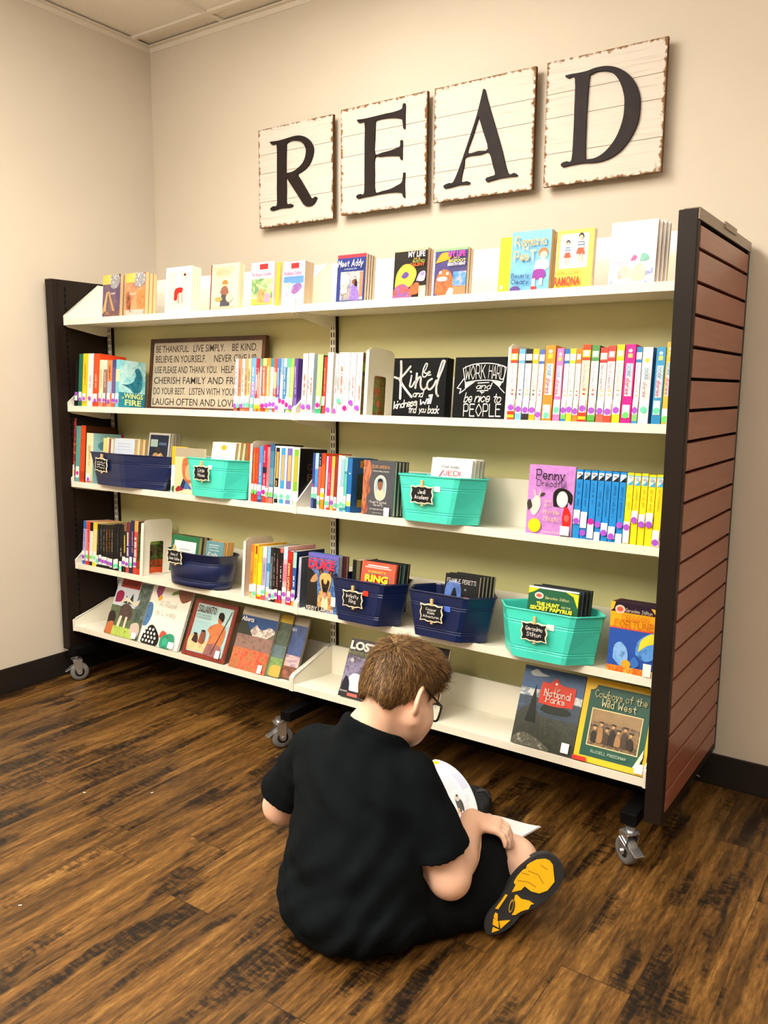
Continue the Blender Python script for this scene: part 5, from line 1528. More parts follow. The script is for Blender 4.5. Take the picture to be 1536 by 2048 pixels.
face_book(5, x0, wd, h, 'dark lake photograph book with a red title plaque, bottom shelf', G5, '#1e2a38',
          [('r', 0, .62, 1, 1, art(['#16406a', '#1f5080', '#123052'], 14)), ('c', [(.1, .92), (.2, .97), (.3, .93), (.42, .91), (.3, .89), (.16, .88)], '#b8c4cc'), ('r', 0, .60, 1, .72, art(['#8a98a4', '#d0d4d4', '#5c6c7c', '#b0b8bc'], 28, (1, 1, 2))), ('r', 0, .38, 1, .62, art(['#22384e', '#1c2f42', '#2e4a62'], 26, (1, 1, 3))), ('c', [(.36, .48), (.44, .56), (.66, .57), (.86, .52), (.8, .46), (.5, .45)], '#1a221c'),
           ('r', 0, 0, 1, .40, art(['#141812', '#2c3222', '#1c2018', '#3a3c2c'], 45)), ('c', [(.0, .1), (.04, .4), (.2, .5), (.36, .42), (.42, .16)], art(['#131812', '#262c1e'], 60)), ('p', [(.16, .3), (.24, .78), (.34, .3)], '#10160f'), ('c', [(.0, .0), (.04, .1), (.22, .16), (.5, .08), (.6, .0)], art(['#6a6a5a', '#3c3c30', '#98968a'], 60)),
           ('c', [(.32, .56), (.33, .8), (.36, .83), (.46, .83), (.55, .90), (.64, .83), (.86, .82), (.88, .78), (.87, .58), (.8, .57), (.6, .55)], '#cc3a22'), ('t', 'Our', .55, .75, .1, .04, '#f0d8c8', dict(style='serif', wd=.12)), ('t', 'National', .39, .665, .44, .085, '#f2ece0', dict(style='serif', wd=.15)), ('t', 'Parks', .43, .59, .32, .075, '#f2ece0', dict(style='serif', wd=.15)), ('e', .56, .83, .02, .017, '#f2e0d0')], T=0.012, hard=True, barcode=(.82, .03, .94, .15))
x0, wd, h = 2.2318,0.2081,0.2276
wd = min(wd, W2 - .009 - x0)
face_book(5, x0, wd, h, 'green book with yellow border and an old group photograph, bottom shelf', G5, '#e2b81e',
          [('r', 0, 0, 1, 1, '#e4ba20'), ('r', .08, .07, .955, .93, '#1d5140'), ('e', .08, .93, .09, .07, '#e4ba20'), ('t', 'Cowboys of the', .16, .785, .74, .085, '#d8cf9a', dict(style='serif', wd=.12)), ('t', 'Wild West', .27, .685, .5, .085, '#d8cf9a', dict(style='serif', wd=.12)),
           ('r', .15, .20, .875, .65, '#d6c48c'), ('r', .165, .212, .86, .638, art(['#5a4224', '#8a6a3c', '#3a2a18', '#a8864e'], 50)), ('r', .165, .5, .86, .638, art(['#7c6034', '#9c7c48'], 30))]
          + [('e', .24 + .085 * i, .42 + .05 * (i % 2), .022, .022, '#c49a68') for i in range(7)] + [('e', .24 + .085 * i, .445 + .05 * (i % 2), .036, .01, '#2c2014') for i in range(7)] + [('c', [(.2 + .085 * i, .26), (.21 + .085 * i, .37 + .05 * (i % 2)), (.27 + .085 * i, .37 + .05 * (i % 2)), (.28 + .085 * i, .26)], ('#2c2218', '#a0784a', '#453526')[i % 3]) for i in range(7)] +
          [('t', 'RUSSELL FREEDMAN', .24, .125, .5, .03, '#b8d0b8', dict(style='serif', wd=.16)), ('r', 0, 0, .2, .05, '#d0301c'), ('p', [(.9, .07), (.955, .2), (.955, .3), (.84, .07)], '#ece4c0')], T=0.012, hard=True, barcode=(.87, .02, .985, .13))

# ---- top shelf, face-out books
G1 = 'paperbacks standing face-out on the top shelf'


def stack(row, x0, wd, h, labels, base, fronts, n, T, step=None, page=M_PAGE, dx=0.0, bases=None, **kw):
    for k in range(n):
        face_book(row, x0 + dx * k, wd, h * (1 - .006 * (k % 2)), labels[k], G1, (bases or [base] * n)[k], fronts if k == 0 else (), T=T, y0=0.006 + (T + .0012) * k, page=page, **kw)


DESERT = [('r', 0, .78, .55, 1, art(['#e8b040', '#f0c868'], 30)), ('c', [(.45, .74), (.5, .98), (.8, 1.02), (1.02, .9), (.9, .72), (.62, .66)], art(['#d8d8dc', '#7a7a80', '#f2f0ee'], 70))]
x0, wd, h = 0.2354,0.1031,0.1606
stack(1, x0, wd, h, ['purple paperback with a tent frame picture, leftmost on the top shelf', 'paperback behind the leftmost one on the top shelf'], '#55405c',
      [('r', 0, 0, 1, .8, art(['#4c3a58', '#5f4a68', '#8a6a58'], 30)), ('p', [(.0, .1), (.22, .6), (.3, .6), (.2, .1)], '#c4a468'), ('p', [(.3, .6), (.62, .1), (.76, .1), (.38, .62)], '#b8925c'), ('r', .08, 0, 1, .14, art(['#a86a4c', '#5a4048', '#c89070'], 50)), ('t', 'CARRIE', .52, .52, .3, .05, '#e0d8d0', {})] + DESERT, 2, .016, page=M_PAGE_TAN)
x0, wd, h = 0.3740,0.1102,0.1581
stack(1, x0, wd, h, ['orange paperback with a sunset crowd, second from left on the top shelf', 'paperback right behind the sunset crowd one', 'third paperback back behind the sunset crowd'], '#b8684a',
      [('r', 0, 0, 1, .8, art(['#8a6a70', '#c88a5c', '#d8a880'], 24)), ('c', [(.06, .1), (.02, .5), (.16, .56), (.26, .4), (.24, .1)], art(['#c86a34', '#3a2420'], 50)), ('c', [(.6, .2), (.62, .5), (.8, .6), (1, .56), (1, .1)], art(['#d0582c', '#e08a4c', '#6a3020'], 50)), ('r', 0, 0, 1, .14, art(['#b89098', '#e0c0b0', '#6a4048'], 50)), ('t', 'MEADOW', .26, .48, .36, .05, '#e8e0d8', {})] + DESERT, 3, .017, page=M_PAGE_TAN)
x0, wd, h = 0.5965,0.1355,0.1634
stack(1, x0, wd, h, ['white paperback with a seated reader in a red skirt, top shelf', 'paperback right behind the seated reader cover', 'third white paperback behind the seated reader cover', 'rearmost white paperback behind the seated reader cover'], '#f1ece4',
      [('r', .08, .08, .92, .9, '#ece2c0'), ('r', .32, .54, .66, .86, '#d8ccb8'), ('c', [(.38, .52), (.42, .82), (.6, .82), (.64, .54)], '#e8d8cc'), ('c', [(.34, .28), (.38, .52), (.66, .54), (.64, .44), (.5, .42), (.46, .28)], '#c0261e'), ('e', .74, .82, .05, .03, '#6a2a20'), ('p', [(.5, .22), (.52, .42), (.54, .42), (.53, .22)], '#a04a34'), ('p', [(.66, .22), (.64, .42), (.66, .42), (.68, .22)], '#a04a34'), ('r', .3, .21, .74, .215, '#b0a890')], 4, .010, page=M_PAGE)
x0, wd, h = 0.8283,0.1357,0.1571
stack(1, x0, wd, h, ['cream paperback with a girl in a grey dress, top shelf', 'paperback right behind the grey dress cover'], '#dcc89a',
      [('r', 0, 0, 1, 1, art(['#dccba4', '#e6d8b4'], 14)), ('r', 0, 0, .04, 1, '#7a3a28'), ('t', 'CHANGES FOR', .14, .86, .74, .07, '#a89468', dict(style='serif', wd=.13)), ('t', 'KIRSTEN', .24, .76, .5, .08, '#a89468', dict(style='serif', wd=.13)), ('c', [(.36, .06), (.4, .3), (.48, .44), (.58, .42), (.62, .3), (.7, .06)], '#4a4a52'), ('e', .52, .55, .09, .07, '#d8b08c'), ('c', [(.42, .56), (.46, .64), (.58, .64), (.62, .56)], '#a8763c'), ('c', [(.36, .38), (.44, .5), (.6, .5), (.66, .36), (.5, .32)], '#8a5a48'), ('e', .32, .24, .14, .05, '#b89a58'), ('e', .7, .26, .12, .1, '#c8b8a0'), ('r', .1, .0, .9, .08, '#b8a890')], 2, .012)
x0, wd, h = 1.0203,0.1038,0.1495
BOX = lambda a, b, c: [('r', 0, .8, 1, 1, a), ('r', .36, .84, .72, .96, '#c02828'), ('t', 'The Boxcar Children', .08, .69, .84, .075, '#c83a50', dict(bold=.02)), ('r', .04, .06, .96, .64, b)] + c
stack(1, x0, wd, h, ['pale blue paperback with children outdoors, left of the yellow spine, top shelf', 'yellow edged paperback behind the children outdoors cover'], '#b9d4ea', BOX('#a8d4ea', art(['#6a8ab8', '#5f8a4c', '#c8d8a0', '#4a68a0'], 26), [('r', .04, .06, .96, .2, art(['#c8b84c', '#8aa848'], 40)), ('c', [(.3, .12), (.34, .36), (.5, .42), (.62, .34), (.66, .12)], art(['#c8542c', '#e0a060', '#b04a5a'], 60)), ('c', [(.62, .12), (.66, .3), (.86, .28), (.84, .1)], '#d890a8')]), 2, .013, bases=['#b9d4ea', '#e8b42c'], dx=.012)
x0, wd, h = 1.1633,0.0915,0.1419
stack(1, x0, wd, h, ['lilac paperback with a blue winter picture, left of the centre bracket, top shelf', 'thick paperback behind the blue winter cover', 'rearmost paperback behind the blue winter cover'], '#c4c0e0', BOX('#b4b4dc', art(['#dfe4f0', '#8aa8d8', '#eef0f6', '#b8c4e4'], 26), [('r', .04, .5, .96, .66, '#5a8ac0'), ('c', [(.4, .3), (.5, .46), (.8, .5), (.9, .4), (.6, .26)], art(['#c05a7c', '#6a5aa8', '#d88a5c'], 60)), ('r', .06, .44, .4, .52, '#f0d8a8'), ('e', .2, .26, .1, .05, '#e8a8b8')]), 3, .014, page=M_PAGE_TAN)
x0, wd, h = 1.3864,0.1084,0.1454
stack(1, x0, wd, h, ['navy paperback with a street scene, right of the centre bracket, top shelf', 'second paperback of the navy street scene stack', 'third paperback of the navy street scene stack', 'rearmost paperback of the navy street scene stack'], '#26316c',
      [('r', 0, .93, 1, 1, '#cf3442'), ('r', 0, 0, 1, .93, '#26357a'), ('t', 'Meet Addy', .06, .74, .9, .13, '#f0e8e8', dict(style='hand', wd=.17, slant=.25)), ('t', 'An American Girl', .3, .67, .44, .035, '#c8cce0', {}), ('r', .14, .04, .94, .64, art(['#8a98b8', '#d8c8b8', '#6a7090', '#c0a890'], 22)), ('r', .82, .1, .94, .62, '#b87a5c'), ('c', [(.5, .04), (.5, .24), (.58, .36), (.72, .36), (.8, .2), (.82, .04)], art(['#a890d0', '#7a5ab0', '#c8b8e0'], 50)), ('e', .63, .42, .07, .055, '#7a4a34'), ('c', [(.64, .34), (.68, .48), (.74, .42), (.74, .32)], '#1c1414'), ('c', [(.16, .16), (.2, .34), (.34, .36), (.4, .2)], art(['#c87850', '#e8d0c0', '#3a3440'], 60))], 4, .012, page=M_PAGE)
x0, wd, h = 1.6003,0.1154,0.1443
stack(1, x0, wd, h, ['black paperback with a yellow swirl, left of the two comic adventures, top shelf', 'orange backed paperback behind the yellow swirl cover'], '#c8642c',
      [('r', 0, .95, 1, 1, '#e8b890'), ('r', 0, 0, 1, .95, '#17130f'), ('t', 'MY LIFE', .46, .815, .5, .11, '#f2eee6', dict(bold=.02)), ('t', 'AS A', .62, .76, .2, .04, '#e8b83a'), ('t', 'BUSTED', .6, .70, .36, .05, '#98a83a', dict(bold=.02)), ('t', 'TALENT', .52, .63, .44, .06, '#d8541c', dict(bold=.03)), ('c', [(.06, .2), (.1, .5), (.3, .68), (.56, .66), (.7, .5), (.6, .3), (.4, .2)], art(['#f0b81c', '#f4d83a', '#e8882a'], 26)), ('c', [(.24, .44), (.36, .54), (.48, .48), (.36, .4)], '#5a3a8c'), ('c', [(0, 0), (.06, .22), (.3, .3), (.5, .2), (.56, 0)], art(['#3a2a5c', '#c8502c', '#6a4aa0', '#e0a030'], 60)), ('c', [(.5, .06), (.56, .26), (.78, .3), (.8, .1)], art(['#8c3a20', '#c8602c', '#4a2418'], 60)), ('r', .8, 0, 1, .24, art(['#d8d860', '#f0ead0'], 50)), ('c', [(.7, .34), (.8, .5), (.96, .52), (.94, .34)], art(['#e8e4ee', '#4a3c98'], 50))], 2, .015)
x0, wd, h = 1.7420,0.1065,0.1341
stack(1, x0, wd, h, ['purple paperback with an orange grimacing face, right of the yellow swirl cover', 'red backed paperback behind the orange grimacing face'], '#5a3488',
      [('r', 0, .95, 1, 1, '#8ac080'), ('r', 0, 0, 1, .95, art(['#3a2c78', '#24205a'], 20)), ('t', 'MY LIFE', .44, .81, .52, .11, '#d83aa0', dict(bold=.03)), ('t', 'AS A', .6, .765, .2, .035, '#e8b83a'), ('t', 'BIGFOOT', .46, .69, .52, .06, '#c8c83a', dict(bold=.02)), ('t', 'BREATH MINT', .44, .62, .54, .06, '#e8e6ee', dict(bold=.02)), ('c', [(.02, .7), (.2, .9), (.46, .9), (.5, .8), (.3, .74)], '#e89a1c'), ('c', [(.04, .06), (.08, .4), (.26, .56), (.5, .5), (.6, .3), (.54, .1), (.3, .0)], art(['#b84a24', '#d8682c', '#8a3018'], 40)), ('e', .26, .36, .16, .05, '#f0e8d8'), ('r', .16, .3, .36, .31, '#5a1c10'), ('e', .2, .5, .04, .03, '#f4ecd8'), ('e', .42, .47, .04, .03, '#f4ecd8'), ('r', .6, .2, 1, .5, art(['#2c68b8', '#4a90d0', '#e0a838'], 50)), ('r', .6, 0, 1, .2, art(['#2a3c90', '#d8842c', '#3a58b0'], 60)), ('c', [(.4, .02), (.5, .16), (.62, .14), (.6, .02)], '#e8e0d0')], 2, .015, bases=['#5a3488', '#b02a20'])
x0, wd, h = 1.9378,0.0724,0.1534
face_book(1, x0, wd, h, 'plain bright yellow paperback half behind the blue girl cover, top shelf', G1, '#f4e01c', [('t', 'HENRY', .42, .56, .4, .05, '#c89a2c', dict(style='serif', wd=.14)), ('e', .15, .12, .06, .04, '#f6f0d8')], T=0.012, y0=0.026)
x0, wd, h = 1.9833,0.1150,0.1591
stack(1, x0, wd, h, ['blue paperback with big cream hand lettering and a child, top shelf', 'paperback right behind the blue child cover'], '#5aa4d4',
      [('r', 0, 0, 1, 1, art(['#58a6d8', '#6ab2de', '#4c98cc'], 20)), ('t', 'Ramona', .10, .75, .80, .15, '#f2d9a0', dict(style='hand', wd=.19)), ('t', 'THE', .28, .675, .2, .05, '#f2d9a0', dict(style='hand', wd=.17)), ('t', 'PesT', .10, .51, .56, .145, '#f2d9a0', dict(style='hand', wd=.19)), ('e', .82, .62, .12, .085, '#b8763c'), ('e', .83, .58, .09, .065, '#f0cdb0'), ('c', [(.6, .36), (.68, .5), (.92, .5), (.98, .38), (.84, .32), (.7, .32)], '#eeeef0'), ('c', [(.58, .2), (.62, .34), (.86, .34), (.9, .22), (.72, .18)], '#8a2a98'), ('r', .58, .04, .66, .2, '#e0c4c4'), ('r', .76, .08, .84, .2, '#e0c4c4'), ('r', .56, .02, .7, .07, '#c8303a'),
       ('t', 'Beverly', .06, .22, .46, .075, '#173a6c', dict(style='hand', wd=.14)), ('t', 'Cleary', .06, .12, .46, .075, '#173a6c', dict(style='hand', wd=.14)), ('e', .16, .03, .13, .06, '#5a3a8c')], 2, .017, page=M_PAGE_TAN, bases=['#5aa4d4', '#e8a43a'])
x0, wd, h = 2.1142,0.0993,0.1516
face_book(1, x0, wd, h, 'yellow paperback with two figures in striped shirts, top shelf', G1, '#f0c91e',
          [('r', 0, 0, 1, 1, art(['#f2cb20', '#f4d434'], 10)), ('r', .08, .35, .86, .93, '#f0e8dc')] + sum([[('e', cx, cy + .30 * s, .07 * s, .055 * s, '#241814'), ('e', cx, cy + .275 * s, .05 * s, .04 * s, '#e8b89c'), ('r', cx - .085 * s, cy + .1 * s, cx + .085 * s, cy + .23 * s, '#cfd8e0'), ('r', cx - .085 * s, cy + .14 * s, cx + .085 * s, cy + .16 * s, '#4a6a94'), ('r', cx - .085 * s, cy + .19 * s, cx + .085 * s, cy + .205 * s, '#4a6a94'), ('p', [(cx - .07 * s, cy + .1 * s), (cx + .07 * s, cy + .1 * s), (cx + .12 * s, cy), (cx - .12 * s, cy)], '#d0502c'), ('r', cx - .06 * s, cy - .14 * s, cx - .03 * s, cy, '#e8c4a8'), ('r', cx + .03 * s, cy - .14 * s, cx + .06 * s, cy, '#e8c4a8')] for cx, cy, s in ((.3, .53, .85), (.66, .58, 1.0))], []) +
          [('t', 'BEVERLY CLEARY', .0, .235, .72, .07, '#a8761a', {}), ('t', 'RAMONA', .0, .055, .72, .14, '#d8381c', dict(bold=.04))], T=0.018, y0=0.010, back='#c82a1c')
x0, wd, h = 2.2605,0.1166,0.1561
stack(1, x0, wd, h, ['white paperback with a pale watercolour picture, right end of the top shelf', 'second paperback of the watercolour stack', 'third paperback of the watercolour stack', 'rearmost paperback of the watercolour stack'], '#f3f1f3',
      [('r', 0, 0, 1, 1, '#f4f2f4'), ('r', .04, .02, .96, .32, art(['#e8e6f2', '#6a78c0', '#f0eef4', '#c8a8b8', '#f2eef0'], 24)), ('c', [(.2, .1), (.26, .3), (.44, .28), (.5, .12)], art(['#d8a08c', '#e8c4b0', '#b87c78'], 50)), ('c', [(.5, .06), (.54, .24), (.7, .34), (.8, .22), (.76, .06)], art(['#f0c890', '#e8b0a0', '#f2dcc8'], 50)), ('c', [(.46, .38), (.52, .46), (.6, .44), (.56, .38)], '#e05a94'), ('c', [(.66, .36), (.7, .48), (.82, .46), (.86, .38)], '#7ab8a8'), ('t', 'Peter Pan', .04, .42, .38, .03, '#c890a0', dict(style='hand', wd=.12)), ('r', .02, .36, .4, .365, '#d8647c')], 4, .011, page=M_PAGE_TAN, dx=.006)
# ------------------------------------------------------------------ storage bins
TEAL = noisy('teal_enamel', '#3fcfbc', '#48d6c4', 6, rough=0.33, spec=0.5)
NAVY = noisy('navy_enamel', '#0a1a44', '#0d2050', 6, rough=0.30, spec=0.55)


def chaikin(p, n, r=0.25):
    for _ in range(n):
        q = []
        for i in range(len(p)):
            a, b = p[i], p[(i + 1) % len(p)]
            q.append((a[0] + (b[0] - a[0]) * r, a[1] + (b[1] - a[1]) * r))
            q.append((a[0] + (b[0] - a[0]) * (1 - r), a[1] + (b[1] - a[1]) * (1 - r)))
        p = q
    return p


def make_bin(row, xc, yf, bot, top, H, m, label, round_=(1, .06), sticker=None):
    """bot / top: plan outlines relative to (xc, yf)"""
    M = Matrix.Translation((xc, 0, ZK[row] + 0.0012)) @ Matrix.Rotation(-TILT, 4, 'X')
    root = empty('storage_bin', M)
    tag(root, label, 'storage bin', 'metal book bins')
    bo = chaikin(bot, *round_)
    to = chaikin(top, *round_)
    n = len(bo)
    cen = (sum(p[0] for p in bo) / n, sum(p[1] for p in bo) / n)
    prof = [(0.0, 0)]
    for c in (.17, .22, .70, .75):
        prof += [(c - .016, 0), (c - .004, -.0016), (c + .004, -.0016), (c + .016, 0)]
    prof += [(.955, 0), (.965, .0028), (.985, .0042), (1.0, .0030), (1.0, -.0005)]
    rings = []
    for v, off in prof:
        rings.append((v, off))
    inner = [(.97, -.0020), (.5, -.0016), (.015, -.0016)]
    mb = MB()
    vs, fs = [], []
    allr = rings + inner
    for v, off in allr:
        for k in range(n):
            x = bo[k][0] + (to[k][0] - bo[k][0]) * v
            y = bo[k][1] + (to[k][1] - bo[k][1]) * v
            cx = cen[0]
            cy = cen[1] + ((sum(p[1] for p in to) / n) - cen[1]) * v
            d = math.hypot(x - cx, y - cy)
            s = (d + off) / d
            vs.append((cx + (x - cx) * s, yf + cy + (y - cy) * s, H * v))
    for i in range(len(allr) - 1):
        for k in range(n):
            k2 = (k + 1) % n
            fs.append([i * n + k, i * n + k2, (i + 1) * n + k2, (i + 1) * n + k])
    fs.append(list(reversed(range(n))))
    fs.append([(len(allr) - 1) * n + k for k in range(n)])
    mb.add(vs, fs, m)
    o = mb.build('bin_body', root)
    for p in o.data.polygons:
        p.use_smooth = round_[0] > 1
    if sticker:
        sx, sz, c = sticker
        sb = MB()
        yb = yf + (top[0][1]) * sz / H - 0.0012
        sb.box(sx - .010, sx + .010, yb - 0.0004, yb, sz - .008, sz + .008, mat(c, 0.4), bev=0)
        sb.build('price_sticker', root)
    return root


def hexbin(wb, wt, ob, ot, db, dt, fwd, lf=1.0):
    bot = [(-wb / 2, 0), (wb / 2, 0), (wb / 2 + ob, db / 2), (wb / 2, db), (-wb / 2, db), (-wb / 2 - ob * lf, db / 2)]
    top = [(-wt / 2, fwd), (wt / 2, fwd), (wt / 2 + ot, dt / 2 + fwd), (wt / 2, dt + fwd), (-wt / 2, dt + fwd), (-wt / 2 - ot * lf, dt / 2 + fwd)]
    return bot, top


HB = hexbin(.150, .203, .060, .054, .150, .168, -.008)
HB2 = hexbin(.148, .200, .044, .042, .150, .168, -.008)
HB3 = hexbin(.148, .200, .058, .054, .150, .168, -.008, .62)
HX = .138
make_bin(3, 1.760, -.038, *HB, HX, TEAL, 'teal metal bin of white covered books, middle shelf right of the centre', sticker=(.032, .100, '#e8ece8'))
make_bin(3, .829, -.030, *hexbin(.146, .200, .056, .050, .142, .160, -.008), HX, TEAL, 'teal metal bin left of the bookend, middle shelf', sticker=(.018, .106, '#e6ece6'))
make_bin(4, 2.132, -.053, *HB, HX, TEAL, 'teal metal bin on the fourth shelf, green mystery covers inside', sticker=(.034, .098, '#e8ece8'))
make_bin(4, 1.5115, -.050, *HB2, HX, NAVY, 'navy metal bin beside the shepherd dog book', sticker=(.034, .100, '#e0402c'))
make_bin(4, 1.8000, -.042, *HB3, HX, NAVY, 'navy metal bin behind the head of the sitting boy', sticker=(.036, .096, '#4a6ac8'))
make_bin(3, .288, -.024, [(-.086, 0), (.086, -.012), (.246, .058), (.20, .125), (-.04, .125), (-.084, .05)], [(-.130, -.010), (.084, -.028), (.300, .058), (.25, .140), (-.03, .140), (-.092, .05)], .130, NAVY, 'long navy metal bin at the left of the middle shelf', sticker=(.026, .098, '#c8ccd4'))
make_bin(4, .706, -.024, *hexbin(.190, .238, .052, .050, .148, .168, -.010), .128, NAVY, 'rounded navy bin with green covered books, fourth shelf left', round_=(3, .25))


# ---- chalkboard tags clipped to the bins
def chalk_tag(row, x, z_rel, yface, tilt_out, lines, label, wd=.078, hh=.052, roll=0.0):
    M = Matrix.Translation((x, yface, ZK[row] + z_rel)) @ Matrix.Rotation(R(tilt_out), 4, 'X') @ Matrix.Rotation(R(roll), 4, 'Y')
    root = empty('chalkboard_tag', M)
    tag(root, label, 'label', 'chalkboard tags clipped to the bins')
    def outline(w_, h_):
        p = []
        a, b = w_ / 2, h_ / 2
        base = [(-a, b), (-a * .62, b * .90), (-a * .3, b * 1.05), (0, b * .97), (a * .3, b * 1.05), (a * .62, b * .90), (a, b), (a * .90, b * .5), (a * 1.02, 0), (a * .90, -b * .5), (a, -b), (a * .62, -b * .90), (a * .3, -b * 1.05), (0, -b * .97), (-a * .3, -b * 1.05), (-a * .62, -b * .90), (-a, -b), (-a * .90, -b * .5), (-a * 1.02, 0), (-a * .90, b * .5)]
        return base
    tb = MB()
    tb.prism(outline(wd, hh), -0.0010, 0.0018, mat('#efe2c2', 0.6))
    tb.build('wooden_edge', root)
    bb = MB()
    bb.prism(outline(wd - .007, hh - .007), -0.0016, -0.0010, mat('#0c0c0c', 0.75))
    bb.build('chalkboard', root)
    cp = MB()
    wood = mat('#d9b47c', 0.6)
    cp.box(-.0042, .0042, 0.0019, 0.0050, -.034, .042, wood, bev=.0008)
    cp.box(-.0042, .0042, -0.0026, 0.0018, hh / 2 - .004, .043, wood, bev=.0008)
    cp.build('clothespin', root)
    lb = MB()
    n = len(lines)
    for i, (s, wfrac) in enumerate(lines):
        ch = (hh - .016) / n * .62
        v = hh / 2 - .011 - (i + 1) * (hh - .020) / n + (.3 * (hh - .02) / n)
        if wfrac < 0:      # illegible scribble
            rnd = random.Random(len(s) * 7 + i)
            st = [[(-.024 + .048 * k / 15, v + ch * rnd.uniform(0, .9)) for k in range(16)]]
            a_, f_ = stroke_geo(st, .0016)
            lb.add([(p[0], -0.0018, p[1]) for p in a_], f_, CHALK)
        else:
            W_ = (wd - .018) * wfrac
            place_text(lb, CHALK, s, (-W_ / 2, v, W_, ch), lambda a, b: (a, -0.0018, b), style='hand', wd=.17, slant=.08, jitter=.5, seed=i + len(s))
    lb.build('chalk_lettering', root)
    return root


chalk_tag(4, 2.1245, .0885, -.0665, -2, [('Geronimo', .85), ('Stilton', .72)], 'black chalkboard tag with two lines, clipped to the teal bin of green mysteries')
chalk_tag(4, 1.7905, .0845, -.0555, -2, [('Cooper', .62), ('Kids', .42), ('Adventures', .92)], 'black chalkboard tag with three lines, on the navy bin behind the sitting boy')
chalk_tag(4, 1.5060, .0855, -.0635, -2, [('Infinity', .80), ('Ring', .45)], 'black chalkboard tag with two lines, on the navy bin with a red sticker')
chalk_tag(3, 1.7490, .0870, -.0515, -2, [('Jedi', .45), ('Academy', .82)], 'black chalkboard tag on the teal bin of white covered books')
chalk_tag(3, .8200, .0900, -.0435, -2, [('Little', .55), ('House', .6)], 'black chalkboard tag on the teal bin left of the bookend')
chalk_tag(4, .6620, .1150, -.0400, -2, [('Anne of', .65), ('Green Gables', .92)], 'black chalkboard tag on the rounded navy bin')
chalk_tag(3, .2560, .0860, -.0425, -2, [('aaaa', -1), ('bb', -1), ('ccccc', -1)], 'black chalkboard tag on the long navy bin at far left', wd=.074, roll=4)

# ---- books in the bins
GB = 'books standing in the bins'


def bin_book(row, x0, wd, h, label, base, front=(), T=.016, y=0.0, lean=11, zoff=.042, **kw):
    h -= zoff - .004
    M = Matrix.Translation((x0, y, ZK[row] + zoff - y * math.tan(TILT))) @ Matrix.Rotation(-R(lean), 4, 'X') @ Matrix.Translation((0, T, 0)) @ Matrix.Rotation(R(-90), 4, 'Z')
    return make_book('book', M, label, 'book', GB, T, h, wd, base, (), front, **kw)


def bin_stack(row, x0, wd, h, n, T, labels, bases, front, y0=-.012, dx=.004, lean=11, **kw):
    for k in range(n):
        bin_book(row, x0 + dx * k, wd, h * (1 + .008 * (k % 2)), labels[k], bases[k % len(bases)], front if k == 0 else (), T, y0 + (T + .001) / math.cos(R(lean)) * k, lean, **kw)


WH = [('r', 0, 0, 1, 1, '#f0eff0'), ('t', 'STAR WARS', .28, .80, .44, .045, '#26242a', dict(bold=.02)), ('t', 'JEDI', .34, .66, .42, .085, '#b01c34', dict(style='hand', wd=.15)), ('t', 'ACADEMY', .2, .555, .62, .07, '#b01c34', dict(style='hand', wd=.15)), ('p', [(.30, .76), (.33, .76), (.17, .54), (.14, .54)], '#b01c34')]
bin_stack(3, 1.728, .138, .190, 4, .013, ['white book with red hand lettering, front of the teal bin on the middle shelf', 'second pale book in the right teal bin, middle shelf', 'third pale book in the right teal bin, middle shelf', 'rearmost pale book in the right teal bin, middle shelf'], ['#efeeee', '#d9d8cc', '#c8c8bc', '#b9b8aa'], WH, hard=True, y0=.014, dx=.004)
bin_stack(3, .790, .118, .196, 4, .014, ['pink checked book with a pale panel, front of the teal bin left of the bookend', 'cream book second in the teal bin left of the bookend', 'cream book third in the teal bin left of the bookend', 'orange book rearmost in the teal bin left of the bookend'], ['#efdcd2', '#e6d8b4', '#e8d8ae', '#d85a24'],
          [('r', 0, 0, 1, 1, art(['#f4dcd8', '#f6ece6', '#efc8c4'], 90)), ('r', .1, .2, .9, .86, '#e6ece4'), ('e', .5, .88, .12, .06, '#e0a828'), ('r', .2, .7, .8, .72, '#b8c4bc'), ('r', .24, .62, .76, .64, '#b8c4bc'), ('c', [(.3, .3), (.4, .52), (.6, .5), (.7, .3)], '#b8c8b8')], page=M_PAGE_TAN, dx=.008, y0=.016)
PAP = [('r', 0, 0, 1, 1, '#1f5a3c'), ('p', [(0, .86), (0, 1), (.26, 1), (.1, .9)], '#e8d020'), ('p', [(1, .7), (1, .95), (.74, .97), (.9, .9)], '#e8d020'), ('r', 0, .97, 1, 1, '#d8d8e0'), ('e', .22, .84, .09, .06, '#e8d8d0'), ('e', .22, .84, .06, .035, '#c85a48'), ('t', 'Geronimo Stilton', .36, .80, .48, .05, '#e8e0a0', dict(style='hand', wd=.14, slant=.2)), ('t', 'THE HUNT', .20, .665, .46, .065, '#f2e23a', dict(bold=.04)), ('t', 'FOR THE', .70, .672, .18, .035, '#e8e0a0', {}), ('t', 'SECRET PAPYRUS', .08, .585, .84, .065, '#f2e23a', dict(bold=.04)), ('r', .1, .3, .9, .52, art(['#3a6a3a', '#d8b83a', '#2a4a3a'], 50))]
bin_stack(4, 2.066, .148, .192, 4, .014, ['green book with yellow corners, front of the fourth shelf teal bin', 'dark book second in the fourth shelf teal bin', 'dark book third in the fourth shelf teal bin', 'dark green book rearmost in the fourth shelf teal bin'], ['#245a40', '#2a2c3a', '#16181c', '#1c2a22'], PAP, y0=-.004, dx=.006, hard=True)
